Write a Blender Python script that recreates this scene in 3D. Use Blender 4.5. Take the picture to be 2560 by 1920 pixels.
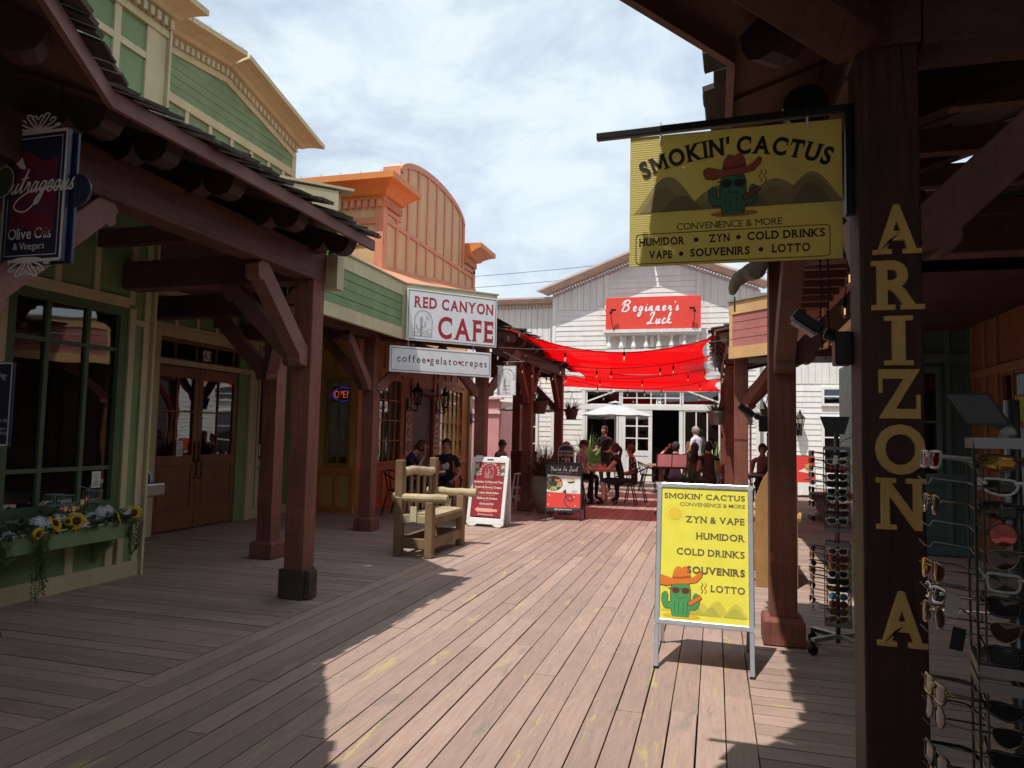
import bpy, bmesh, math, random
from math import sin, cos, pi, radians, atan2, sqrt, floor
from mathutils import Vector, Matrix
random.seed(7)
SC = bpy.context.scene
COL = SC.collection
for o in list(bpy.data.objects): bpy.data.objects.remove(o)

# ------------------------------------------------------------ camera
cam_d = bpy.data.cameras.new('camera'); cam = bpy.data.objects.new('camera', cam_d); COL.objects.link(cam)
YAW, PITCH, ROLL = radians(15.95), radians(3.95), radians(1.2)
fw = Vector((-sin(YAW)*cos(PITCH), cos(YAW)*cos(PITCH), sin(PITCH)))
r0 = Vector((cos(YAW), sin(YAW), 0)); u0 = r0.cross(fw)
rt = cos(ROLL)*r0+sin(ROLL)*u0; up = -sin(ROLL)*r0+cos(ROLL)*u0
M = Matrix.Identity(4)
for i in range(3):
    M[i][0] = rt[i]; M[i][1] = up[i]; M[i][2] = -fw[i]
M.translation = Vector((0, 0, 1.5))
cam.matrix_world = M
cam_d.sensor_width = 36.0; cam_d.lens = 36.0*1780/2560
cam_d.clip_start = 0.05; cam_d.clip_end = 3000
SC.camera = cam

# ------------------------------------------------------------ light
SUN_DIR = Vector((0.157, 0.403, -1.0)).normalized()       # the way the light travels
sd = bpy.data.lights.new('sun', 'SUN'); so = bpy.data.objects.new('sun', sd); COL.objects.link(so)
sd.energy = 3.55; sd.angle = radians(0.55); sd.color = (1.0, 0.95, 0.88)
so.rotation_euler = SUN_DIR.to_track_quat('-Z', 'Y').to_euler(); so.location = (-5, -12, 30)
W = bpy.data.worlds.new('World'); SC.world = W; W.use_nodes = True
nt = W.node_tree; nt.nodes.clear(); N = nt.nodes.new; L = nt.links.new
wo = N('ShaderNodeOutputWorld'); mixw = N('ShaderNodeMixShader')
sky = N('ShaderNodeTexSky'); sky.sky_type = 'NISHITA'; sky.sun_disc = False
sky.sun_elevation = math.asin(-SUN_DIR.z); sky.sun_rotation = atan2(-SUN_DIR.x, -SUN_DIR.y)
b1 = N('ShaderNodeBackground'); b1.inputs[1].default_value = 0.10; L(sky.outputs[0], b1.inputs[0])
b2 = N('ShaderNodeBackground'); b2.inputs[1].default_value = 0.98
tc = N('ShaderNodeTexCoord'); mp = N('ShaderNodeMapping'); L(tc.outputs['Generated'], mp.inputs[0])
mp.inputs['Scale'].default_value = (1.0, 1.0, 2.2); mp.inputs['Location'].default_value = (0.3, 0.9, 0.15)
n1 = N('ShaderNodeTexNoise'); n1.inputs['Scale'].default_value = 2.3; n1.inputs['Detail'].default_value = 9; n1.inputs['Roughness'].default_value = 0.58; n1.inputs['Distortion'].default_value = 0.35
L(mp.outputs[0], n1.inputs['Vector'])
n2 = N('ShaderNodeTexNoise'); n2.inputs['Scale'].default_value = 5.0; n2.inputs['Detail'].default_value = 8; n2.inputs['Roughness'].default_value = 0.6; n2.inputs['Distortion'].default_value = 0.6
L(mp.outputs[0], n2.inputs['Vector'])
rm = N('ShaderNodeValToRGB'); rm.color_ramp.elements[0].position = 0.34; rm.color_ramp.elements[1].position = 0.52
rm.color_ramp.elements[0].color = (0.45, 0.45, 0.45, 1)
L(n1.outputs[0], rm.inputs[0]); L(rm.outputs[0], mixw.inputs[0])
rc = N('ShaderNodeValToRGB'); e = rc.color_ramp.elements
e[0].position = 0.30; e[0].color = (0.44, 0.53, 0.66, 1); e[1].position = 0.58; e[1].color = (0.64, 0.725, 0.775, 1)
L(n2.outputs[0], rc.inputs[0]); L(rc.outputs[0], b2.inputs[0])
L(b1.outputs[0], mixw.inputs[1]); L(b2.outputs[0], mixw.inputs[2]); L(mixw.outputs[0], wo.inputs[0])
SC.view_settings.view_transform = 'Standard'; SC.view_settings.look = 'None'
SC.view_settings.exposure = 0.42; SC.view_settings.gamma = 1.0
SC.render.engine = 'CYCLES'
SC.cycles.max_bounces = 10; SC.cycles.diffuse_bounces = 5; SC.cycles.transparent_max_bounces = 16
SC.cycles.use_denoising = True; SC.cycles.sample_clamp_indirect = 6.0

# ------------------------------------------------------------ materials
MATS = {}
def _new(name):
    m = bpy.data.materials.new(name); m.use_nodes = True
    t = m.node_tree; t.nodes.clear()
    out = t.nodes.new('ShaderNodeOutputMaterial'); b = t.nodes.new('ShaderNodeBsdfPrincipled')
    t.links.new(b.outputs[0], out.inputs[0]); MATS[name] = m
    return m, t, b, out
def _ramp(t, src, p0, p1, c0, c1):
    r = t.nodes.new('ShaderNodeValToRGB'); e = r.color_ramp.elements
    e[0].position = p0; e[1].position = p1; e[0].color = (*c0, 1) if len(c0) == 3 else c0; e[1].color = (*c1, 1) if len(c1) == 3 else c1
    t.links.new(src, r.inputs[0]); return r.outputs[0]
def _noise(t, scale, stretch=(1, 1, 1), detail=5, rough=0.55, dist=0.0, off=0.0):
    c = t.nodes.new('ShaderNodeTexCoord'); m = t.nodes.new('ShaderNodeMapping'); m.inputs['Scale'].default_value = stretch
    m.inputs['Location'].default_value = (off, off*1.7, off*.6)
    t.links.new(c.outputs['Object'], m.inputs[0])
    n = t.nodes.new('ShaderNodeTexNoise'); n.inputs['Scale'].default_value = scale; n.inputs['Detail'].default_value = detail
    n.inputs['Roughness'].default_value = rough; n.inputs['Distortion'].default_value = dist
    t.links.new(m.outputs[0], n.inputs['Vector']); return n.outputs[0]
def _mix(t, fac, a, b, mode='MIX'):
    m = t.nodes.new('ShaderNodeMix'); m.data_type = 'RGBA'; m.blend_type = mode
    for k, s in ((0, fac), (6, a), (7, b)):
        if hasattr(s, 'links') or hasattr(s, 'is_linked'): t.links.new(s, m.inputs[k])
        elif k == 0: m.inputs[0].default_value = s
        else: m.inputs[k].default_value = (*s, 1)
    return m.outputs[2]
def _bump(t, b, h, strength=.3, dist=.01):
    n = t.nodes.new('ShaderNodeBump'); n.inputs['Strength'].default_value = strength; n.inputs['Distance'].default_value = dist
    t.links.new(h, n.inputs['Height']); t.links.new(n.outputs[0], b.inputs['Normal'])
def paint(name, col, rough=.62, var=.16, scale=3.0, bump=.18, stretch=(1, 1, 1), wear=None, wamt=.63, grain=None, spec=.35, metal=0.0):
    """paint over a board: broad tone changes, fine grain, optional worn patches"""
    if name in MATS: return MATS[name]
    m, t, b, out = _new(name)
    c = tuple(col)
    lo = tuple(x*(1-var) for x in c); hi = tuple(min(1, x*(1+var)) for x in c)
    n = _noise(t, scale, stretch, 6); cc = _ramp(t, n, .3, .7, lo, hi)
    g = _noise(t, 14, grain or (4, 4, .5), 8, .65, off=3.1)
    gc = _ramp(t, g, .3, .7, (.80, .80, .80), (1.1, 1.1, 1.1)); cc = _mix(t, min(1, var*4), cc, gc, 'MULTIPLY')
    sk = _noise(t, 1.7, (3.2, 3.2, .35), 7, .7, .2, off=11.3); cc = _mix(t, .55, cc, _ramp(t, sk, .30, .66, (.80, .78, .74), (1.06, 1.06, 1.06)), 'MULTIPLY')
    if wear:
        w = _noise(t, 5.5, grain or (3, 3, .6), 9, .68, .4, off=7.3); wf = _ramp(t, w, wamt, wamt+.05, (0, 0, 0), (1, 1, 1))
        cc = _mix(t, wf, cc, wear)
    t.links.new(cc, b.inputs['Base Color']); b.inputs['Roughness'].default_value = rough
    b.inputs['Specular IOR Level'].default_value = spec; b.inputs['Metallic'].default_value = metal
    if bump: _bump(t, b, g, bump, .008)
    return m
def timber(name, col, axis='z', rough=.6, bare=(.30, .17, .115)):
    """stained sawn timber: saw marks, long cracks, knots and rubbed patches along the grain"""
    if name in MATS: return MATS[name]
    m, t, b, out = _new(name); st = {'z': (9, 9, .45), 'x': (.45, 9, 9), 'y': (9, .45, 9)}[axis]; ac = {'z': (.8, .8, 16), 'x': (16, .8, .8), 'y': (.8, 16, .8)}[axis]
    c = _ramp(t, _noise(t, 1.3, (1, 1, 1), 5, .6), .3, .7, tuple(x*.72 for x in col), tuple(x*1.25 for x in col))
    g = _noise(t, 5, st, 9, .7, .3); c = _mix(t, .9, c, _ramp(t, g, .3, .68, (.62, .60, .60), (1.22, 1.2, 1.18)), 'MULTIPLY')
    s = _noise(t, 2.2, ac, 6, .7, .2, off=5.5); c = _mix(t, .5, c, _ramp(t, s, .35, .65, (.78, .76, .75), (1.16, 1.15, 1.14)), 'MULTIPLY')
    w = _noise(t, 2.4, tuple(x*.5 for x in st), 9, .7, .6, off=8.1); c = _mix(t, _ramp(t, w, .60, .68, (0, 0, 0), (.6, .6, .6)), c, bare)
    k = _noise(t, 3.3, st, 4, .5, .8, off=2.9); c = _mix(t, _ramp(t, k, .30, .335, (.85, .85, .85), (0, 0, 0)), c, tuple(x*.22 for x in col))
    t.links.new(c, b.inputs['Base Color']); b.inputs['Roughness'].default_value = rough; b.inputs['Specular IOR Level'].default_value = .3
    _bump(t, b, g, .55, .008); return m
def plain(name, col, rough=.5, metal=0.0, spec=.5, emit=None, es=0.0, var=.06):
    if name in MATS: return MATS[name]
    m, t, b, out = _new(name)
    n = _noise(t, 9, (1, 1, 1), 4)
    cc = _ramp(t, n, .3, .7, tuple(x*(1-var) for x in col), tuple(min(1, x*(1+var)) for x in col))
    t.links.new(cc, b.inputs['Base Color']); b.inputs['Roughness'].default_value = rough; b.inputs['Metallic'].default_value = metal
    b.inputs['Specular IOR Level'].default_value = spec
    if emit: b.inputs['Emission Color'].default_value = (*emit, 1); b.inputs['Emission Strength'].default_value = es
    return m
def glass(name, tint=(.55, .6, .6), refl=1.0, rough=.02):
    if name in MATS: return MATS[name]
    m, t, b, out = _new(name); t.nodes.remove(b)
    tr = t.nodes.new('ShaderNodeBsdfTransparent'); tr.inputs[0].default_value = (*tint, 1)
    gl = t.nodes.new('ShaderNodeBsdfGlossy'); gl.inputs[0].default_value = (refl, refl, refl, 1); gl.inputs['Roughness'].default_value = rough
    fr = t.nodes.new('ShaderNodeFresnel'); fr.inputs[0].default_value = 2.1
    n = _noise(t, 1.1, (1, 1, 1), 2); bp = t.nodes.new('ShaderNodeBump'); bp.inputs['Strength'].default_value = .06; bp.inputs['Distance'].default_value = .05
    t.links.new(n, bp.inputs['Height']); t.links.new(bp.outputs[0], gl.inputs['Normal'])
    geo = t.nodes.new('ShaderNodeNewGeometry'); inv = t.nodes.new('ShaderNodeMath'); inv.operation = 'SUBTRACT'; inv.inputs[0].default_value = 1; t.links.new(geo.outputs['Backfacing'], inv.inputs[1])
    ml = t.nodes.new('ShaderNodeMath'); ml.operation = 'MULTIPLY'; t.links.new(fr.outputs[0], ml.inputs[0]); t.links.new(inv.outputs[0], ml.inputs[1])
    mx = t.nodes.new('ShaderNodeMixShader'); t.links.new(ml.outputs[0], mx.inputs[0]); t.links.new(tr.outputs[0], mx.inputs[1]); t.links.new(gl.outputs[0], mx.inputs[2])
    t.links.new(mx.outputs[0], out.inputs[0]); return m
def cloth(name, col, trans=(.8, .03, .03), tf=.5):
    """woven shade cloth: light comes through it in its own colour"""
    if name in MATS: return MATS[name]
    m, t, b, out = _new(name); t.nodes.remove(b)
    n = _noise(t, 2.5, (1, 4, 1), 5); cc = _ramp(t, n, .3, .7, tuple(x*.85 for x in col), col)
    d = t.nodes.new('ShaderNodeBsdfDiffuse'); t.links.new(cc, d.inputs[0])
    s = t.nodes.new('ShaderNodeBsdfTranslucent'); s.inputs[0].default_value = (*trans, 1)
    p = t.nodes.new('ShaderNodeBsdfTransparent'); p.inputs[0].default_value = (1, .18, .16, 1)
    mx = t.nodes.new('ShaderNodeMixShader'); mx.inputs[0].default_value = tf; t.links.new(d.outputs[0], mx.inputs[1]); t.links.new(s.outputs[0], mx.inputs[2])
    m2 = t.nodes.new('ShaderNodeMixShader'); m2.inputs[0].default_value = .12; t.links.new(mx.outputs[0], m2.inputs[1]); t.links.new(p.outputs[0], m2.inputs[2])
    t.links.new(m2.outputs[0], out.inputs[0]); return m
def deckmat(name, axis):
    """worn painted boards; axis = the way the boards run"""
    m, t, b, out = _new(name)
    st = (7, .55, 1) if axis == 'Y' else (.55, 7, 1)
    geo = t.nodes.new('ShaderNodeNewGeometry')
    r = geo.outputs['Random Per Island']
    base = _ramp(t, r, 0, 1, (.315, .220, .184), (.425, .300, .250))
    big = _noise(t, .7, (1, 1, 1), 5, .6); base = _mix(t, .55, base, _ramp(t, big, .3, .72, (.78, .78, .8), (1.14, 1.12, 1.08)), 'MULTIPLY')
    g = _noise(t, 7, st, 9, .7, .25); base = _mix(t, .8, base, _ramp(t, g, .3, .68, (.74, .73, .73), (1.1, 1.1, 1.09)), 'MULTIPLY')
    st2 = (3.0, .5, 1) if axis == 'Y' else (.5, 3.0, 1)
    w = _noise(t, 2.6, st2, 8, .66, .5, off=4.4); g2 = _noise(t, 16, st, 6, .7, off=2.2)
    add = t.nodes.new('ShaderNodeMath'); add.operation = 'MULTIPLY_ADD'; t.links.new(g2, add.inputs[0]); add.inputs[1].default_value = .25; t.links.new(w, add.inputs[2])
    base = _mix(t, _ramp(t, add.outputs[0], .735, .77, (0, 0, 0), (.9, .9, .9)), base, (.42, .33, .16))
    gw = _noise(t, 3.1, st2, 8, .66, .5, off=9.7)
    add2 = t.nodes.new('ShaderNodeMath'); add2.operation = 'MULTIPLY_ADD'; t.links.new(g2, add2.inputs[0]); add2.inputs[1].default_value = .3; t.links.new(gw, add2.inputs[2])
    base = _mix(t, _ramp(t, add2.outputs[0], .735, .79, (0, 0, 0), (.7, .7, .7)), base, (.23, .19, .16))
    dk = _noise(t, 1.5, (1.3, 1, 1), 6, .62, .3, off=15.2); base = _mix(t, _ramp(t, dk, .60, .74, (0, 0, 0), (.5, .5, .5)), base, (.16, .155, .16))
    sp = _noise(t, 42, (1, 1, 1), 3, .5, off=1.2); base = _mix(t, _ramp(t, sp, .73, .76, (0, 0, 0), (.6, .6, .6)), base, (.12, .09, .08))
    t.links.new(base, b.inputs['Base Color']); b.inputs['Roughness'].default_value = .72; b.inputs['Specular IOR Level'].default_value = .25
    _bump(t, b, g, .35, .006)
    return m

# ------------------------------------------------------------ mesh builder
def base_of(o):
    p = Vector((0, 0, 0))
    while o is not None: p += o.location; o = o.parent
    return p
class MB:
    def __init__(s): s.v = []; s.f = []; s.m = []; s.br = []
    def face(s, pts, m=0):
        i = len(s.v); s.v += [Vector(p) for p in pts]; s.f.append(tuple(range(i, i+len(pts)))); s.m.append(m)
    def raw(s, v, f, m=0):
        i = len(s.v); s.v += [Vector(p) for p in v]
        for q in f: s.f.append(tuple(i+k for k in q)); s.m.append(m)
    def box(s, x0, x1, y0, y1, z0, z1, m=0):
        if x0 > x1: x0, x1 = x1, x0
        if y0 > y1: y0, y1 = y1, y0
        if z0 > z1: z0, z1 = z1, z0
        v = [(x, y, z) for z in (z0, z1) for y in (y0, y1) for x in (x0, x1)]
        s.raw(v, [(0, 2, 3, 1), (4, 5, 7, 6), (0, 1, 5, 4), (2, 6, 7, 3), (0, 4, 6, 2), (1, 3, 7, 5)], m)
    def obox(s, c, a, b, d, m=0):
        c, a, b, d = Vector(c), Vector(a), Vector(b), Vector(d)
        v = [c+i*a+j*b+k*d for k in (-1, 1) for j in (-1, 1) for i in (-1, 1)]
        f = [(0, 2, 3, 1), (4, 5, 7, 6), (0, 1, 5, 4), (2, 6, 7, 3), (0, 4, 6, 2), (1, 3, 7, 5)]
        if a.cross(b).dot(d) < 0: f = [q[::-1] for q in f]
        s.raw(v, f, m)
    def bar(s, p, q, w, h, upv=(0, 0, 1), m=0):
        p, q = Vector(p), Vector(q); d = q-p; n = d.normalized(); u = Vector(upv)
        if abs(n.dot(u)) > .98: u = Vector((1, 0, 0))
        sx = n.cross(u).normalized(); uu = sx.cross(n)
        s.obox((p+q)/2, d/2, sx*w/2, uu*h/2, m)
    def tube(s, pts, r, n=8, m=0, cap=True, closed=False):
        pts = [Vector(p) for p in pts]; k = len(pts)
        rs = r if isinstance(r, (list, tuple)) else [r]*k
        i0 = len(s.v); prev = None
        for i, p in enumerate(pts):
            if closed: d = pts[(i+1) % k]-pts[i-1]
            else: d = pts[min(i+1, k-1)]-pts[max(i-1, 0)]
            d = d.normalized() if d.length > 1e-9 else Vector((0, 0, 1))
            if prev is None:
                a = Vector((0, 0, 1)) if abs(d.z) < .9 else Vector((1, 0, 0)); x = d.cross(a).normalized()
            else:
                x = prev-d*prev.dot(d); x = x.normalized() if x.length > 1e-6 else d.orthogonal().normalized()
            prev = x; y = d.cross(x)
            for j in range(n):
                a = 2*pi*j/n; s.v.append(p+(x*cos(a)+y*sin(a))*rs[i])
        for i in range(k if closed else k-1):
            for j in range(n):
                a = i0+i*n+j; b = i0+i*n+(j+1) % n; c = i0+((i+1) % k)*n+(j+1) % n; d = i0+((i+1) % k)*n+j
                s.f.append((a, b, c, d)); s.m.append(m)
        if cap and not closed:
            s.f.append(tuple(i0+j for j in range(n))[::-1]); s.m.append(m)
            s.f.append(tuple(i0+(k-1)*n+j for j in range(n))); s.m.append(m)
    def prism(s, p2, o, u, v, n, m=0):
        """polygon p2 in the u,v frame at o, pushed along vector n (its thickness)"""
        o, u, v, n = Vector(o), Vector(u), Vector(v), Vector(n)
        area = sum(p2[i][0]*p2[(i+1) % len(p2)][1]-p2[(i+1) % len(p2)][0]*p2[i][1] for i in range(len(p2)))
        if (area > 0) != (u.cross(v).dot(n) > 0): p2 = p2[::-1]
        k = len(p2); a = [o+u*x+v*y for x, y in p2]; b = [p+n for p in a]; i = len(s.v); s.v += a+b
        s.f.append(tuple(range(i, i+k))[::-1]); s.m.append(m); s.f.append(tuple(range(i+k, i+2*k))); s.m.append(m)
        for j in range(k):
            q = (j+1) % k; s.f.append((i+j, i+q, i+k+q, i+k+j)); s.m.append(m)
    def lathe(s, prof, c=(0, 0, 0), n=16, m=0, sx=1, sy=1):
        c = Vector(c); i0 = len(s.v); k = len(prof)
        for r, z in prof:
            for j in range(n):
                a = 2*pi*j/n; s.v.append(c+Vector((r*cos(a)*sx, r*sin(a)*sy, z)))
        for i in range(k-1):
            for j in range(n):
                s.f.append((i0+i*n+j, i0+i*n+(j+1) % n, i0+(i+1)*n+(j+1) % n, i0+(i+1)*n+j)); s.m.append(m)
        s.f.append(tuple(i0+j for j in range(n))[::-1]); s.m.append(m)
        s.f.append(tuple(i0+(k-1)*n+j for j in range(n))); s.m.append(m)
    def ball(s, c, r, n=12, k=8, m=0):
        if not isinstance(r, (tuple, list)): r = (r, r, r)
        c = Vector(c); i0 = len(s.v)
        for i in range(k+1):
            t = pi*i/k
            for j in range(n):
                a = 2*pi*j/n; s.v.append(c+Vector((r[0]*sin(t)*cos(a), r[1]*sin(t)*sin(a), -r[2]*cos(t))))
        for i in range(k):
            for j in range(n):
                s.f.append((i0+i*n+j, i0+i*n+(j+1) % n, i0+(i+1)*n+(j+1) % n, i0+(i+1)*n+j)); s.m.append(m)
    def ribbon(s, pts, w, o, u, v, lift, m=0, rise=0.0):
        """flat stroke through 2-D points in the u,v frame, w wide"""
        o, u, v, lift = Vector(o), Vector(u), Vector(v), Vector(lift); k = len(pts); i0 = len(s.v)
        for i in range(k):
            a = pts[max(i-1, 0)]; b = pts[min(i+1, k-1)]; d = Vector((b[0]-a[0], b[1]-a[1]))
            d = d.normalized() if d.length > 1e-9 else Vector((1, 0)); ww = w[i] if isinstance(w, list) else w
            for q in (-1, 1):
                s.v.append(o+u*(pts[i][0]-d.y*q*ww/2)+v*(pts[i][1]+d.x*q*ww/2)+lift+lift.normalized()*(rise*i))
        for i in range(k-1):
            s.f.append((i0+2*i, i0+2*i+2, i0+2*i+3, i0+2*i+1)[::-1]); s.m.append(m)
    def build(s, name, mats, parent=None, world=True, smooth=False, bevel=0, mods=None):
        br = [b for b in s.br if 0 < b < len(s.f)]
        if name == 'lettering' and br:          # one object per line of writing
            first = None
            for a, b in zip([0]+br, br+[len(s.f)]):
                if b <= a: continue
                q = MB(); ids = {}
                for f, mi in zip(s.f[a:b], s.m[a:b]):
                    for i in f:
                        if i not in ids: ids[i] = len(q.v); q.v.append(s.v[i])
                    q.f.append(tuple(ids[i] for i in f)); q.m.append(mi)
                o = q.build(name, mats, parent, world, smooth, bevel); first = first or o
            return first
        me = bpy.data.meshes.new(name)
        off = base_of(parent) if (parent is not None and world) else Vector((0, 0, 0))
        me.from_pydata([tuple(p-off) for p in s.v], [], s.f)
        if not isinstance(mats, (list, tuple)): mats = [mats]
        for x in mats: me.materials.append(x)
        if len(mats) > 1: me.polygons.foreach_set('material_index', s.m)
        if smooth: me.polygons.foreach_set('use_smooth', [True]*len(s.f))
        me.update()
        o = bpy.data.objects.new(name, me); COL.objects.link(o)
        if parent is not None: o.parent = parent
        if bevel:
            b = o.modifiers.new('bevel', 'BEVEL'); b.width = bevel; b.segments = 2; b.limit_method = 'ANGLE'; b.angle_limit = radians(40)
        return o
def thing(name, label, cat, loc=(0, 0, 0), rz=0, group=None):
    o = bpy.data.objects.new(name, None); COL.objects.link(o); o.location = loc; o.rotation_euler = (0, 0, rz)
    o.empty_display_size = .1
    o['label'] = label; o['category'] = cat
    if group: o['group'] = group
    return o
def tag(o, label, cat, group=None):
    o['label'] = label; o['category'] = cat
    if group: o['group'] = group
    return o
def dup(root, loc, rz=None, label=None, group=None, scale=None):
    r = root.copy(); COL.objects.link(r); r.location = loc
    if rz is not None: r.rotation_euler = (0, 0, rz)
    if scale: r.scale = (scale,)*3
    if label: r['label'] = label
    if group: r['group'] = group
    for ch in list(root.children):
        c = ch.copy(); COL.objects.link(c); c.parent = r
        for g in list(ch.children):
            d = g.copy(); COL.objects.link(d); d.parent = c
    return r
def struct(o): o['kind'] = 'structure'; return o
def catmull(p, k=6, closed=False):
    out = []; n = len(p)
    for i in range(n if closed else n-1):
        a, b, c, d = (p[(i-1) % n], p[i], p[(i+1) % n], p[(i+2) % n]) if closed else (p[max(i-1, 0)], p[i], p[i+1], p[min(i+2, n-1)])
        for j in range(k):
            t = j/k
            out.append(tuple(.5*((2*b[q])+(-a[q]+c[q])*t+(2*a[q]-5*b[q]+4*c[q]-d[q])*t*t+(-a[q]+3*b[q]-3*c[q]+d[q])*t**3) for q in range(len(b))))
    if not closed: out.append(tuple(p[-1]))
    return out

# ------------------------------------------------------------ lettering
_G = {}
def glyph(ch, bold):
    key = (ch, round(bold, 3))
    if key in _G: return _G[key]
    if ch == 'M' and bold > .004:
        s = .085+2*bold; w = .80; v = [(0, 0), (s, 0), (s, .47), (w/2-s*.30, .10), (w/2+s*.30, .10), (w-s, .47), (w-s, 0), (w, 0), (w, .69), (w-s*1.05, .69), (w/2, .30), (s*1.05, .69), (0, .69)]
        _G[key] = (v, [tuple(range(len(v)))], 0, w); return _G[key]
    cu = bpy.data.curves.new('g', 'FONT'); cu.body = ch; cu.size = 1; cu.offset = bold; cu.resolution_u = 4
    ob = bpy.data.objects.new('g', cu); COL.objects.link(ob)
    dg = bpy.context.evaluated_depsgraph_get(); me = bpy.data.meshes.new_from_object(ob.evaluated_get(dg))
    v = [(q.co.x, q.co.y) for q in me.vertices]; f = [tuple(p.vertices) for p in me.polygons]
    bpy.data.objects.remove(ob); bpy.data.curves.remove(cu); bpy.data.meshes.remove(me)
    x0 = min((q[0] for q in v), default=0); x1 = max((q[0] for q in v), default=.25)
    _G[key] = (v, f, x0, x1); return _G[key]
SER = {'A': 'lb rb', 'B': 'lt lb', 'D': 'lt lb', 'E': 'lt lb', 'F': 'lt lb', 'H': 'lt lb rt rb', 'I': 'ct cb', 'K': 'lt lb rt rb', 'L': 'lt lb',
       'M': 'lt lb rt rb', 'N': 'lt lb rt', 'P': 'lt lb', 'R': 'lt lb rb', 'T': 'cb', 'U': 'lt rt', 'V': 'lt rt', 'Y': 'lt rt cb', 'X': 'lt lb rt rb',
       'f': 'cb', 'l': 'ct cb', 'r': 'lb', 'p': 'lb', 't': '', 'i': 'cb', 'n': 'lb rb', 'm': 'lb rb', 'h': 'lb rb'}
TICK = {'T': 'lT rT', 'E': 'rT rB', 'F': 'rT', 'L': 'rB', 'Z': 'lT rB', 'C': 'rC', 'S': '', 'G': ''}
def letter_polys(ch, bold, serif, sw):
    """2-D pieces of one letter, cap height about .73"""
    v, f, x0, x1 = glyph(ch, bold); rects = []
    if serif and ch in SER or serif and ch in TICK:
        ys = [q[1] for q in v]; y0, y1 = min(ys), max(ys)
        hw = sw*.92; th = sw*.40
        for s_ in SER.get(ch, '').split():
            cx = {'l': x0+sw*.5, 'r': x1-sw*.5, 'c': (x0+x1)/2}[s_[0]]
            if ch in 'AVY' and s_[0] != 'c': cx += (sw*.08 if s_[0] == 'l' else -sw*.08)
            yy = y0 if s_[1] == 'b' else y1-th
            rects.append((cx-hw, cx+hw, yy, yy+th))
        for s_ in TICK.get(ch, '').split():
            if s_[1] == 'C': rects.append((x1-th, x1, y1-sw*2.2, y1-sw*.3)); continue
            cx = x0 if s_[0] == 'l' else x1-th
            rects.append((cx, cx+th, y1-sw*1.9, y1) if s_[1] == 'T' else (cx, cx+th, y0, y0+sw*1.9))
    return v, f, x0, x1, rects
def text_width(s, bold=0, serif=False, gap=.09, sp=.28, sw=.1):
    w = 0
    for ch in s:
        if ch == ' ': w += sp; continue
        _, _, a, b = glyph(ch, bold); w += b-a+gap
    return w-gap
def text(mb, s, o, u, v, cap, align='c', bold=0.0, serif=False, gap=.09, sp=.28, sw=.1, lift=.0006, m=0, depth=0, arc=None, squash=1.0, shear=0.0, fit=None):
    """letters in the u,v frame; cap = capital height in metres; arc=(radius) bends the line upward"""
    mb.br.append(len(mb.f)); k = cap/.73; u, v, o = Vector(u).normalized(), Vector(v).normalized(), Vector(o); n = u.cross(v)
    if fit: squash = fit/(text_width(s, bold, serif, gap, sp)*k)
    tw = text_width(s, bold, serif, gap, sp)*k*squash; x = {'c': -tw/2, 'l': 0, 'r': -tw}[align]
    for ci, ch in enumerate(s):
        if ch == ' ': x += sp*k*squash; continue
        gv, gf, a, b, rects = letter_polys(ch, bold, serif, sw)
        w = (b-a)*k*squash
        if arc:
            t = (x+w/2)/arc; oo = o+u*(arc*sin(t))+v*(arc*cos(t)-arc); uu = u*cos(t)-v*sin(t); vv = v*cos(t)+u*sin(t); xo = -w/2
        else: oo, uu, vv, xo = o, u, v, x
        P = lambda p, z: oo+uu*(xo+((p[0]-a)+shear*p[1])*k*squash)+vv*(p[1]*k)+n*z
        if depth:
            nv = len(gv); ed = {}
            for q in gf:
                for i in range(len(q)):
                    e_ = (q[i], q[(i+1) % len(q)]); ed[e_] = 1
            mb.raw([P(p, 0) for p in gv]+[P(p, depth) for p in gv], [tuple(i+nv for i in q) for q in gf]+[(i, j, j+nv, i+nv) for (i, j) in ed if (j, i) not in ed], m)
        else:
            mb.raw([P(p, lift) for p in gv], gf, m)
        for ri, (xa, xb, ya, yb) in enumerate(rects):
            if depth:
                c = (P((xa, ya), 0)+P((xb, yb), 0))/2; e1 = (P((xb, ya), 0)-P((xa, ya), 0))/2; e2 = (P((xa, yb), 0)-P((xa, ya), 0))/2
                mb.obox(c+n*(depth*.5-.0004*(ri+1)), e1, e2, n*(depth*.5), m)
            else:
                z = lift+.00012+.00006*ri; mb.raw([P((xa, ya), z), P((xb, ya), z), P((xb, yb), z), P((xa, yb), z)], [(0, 1, 2, 3)], m)
        x += w+gap*k*squash
    return tw
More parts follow.
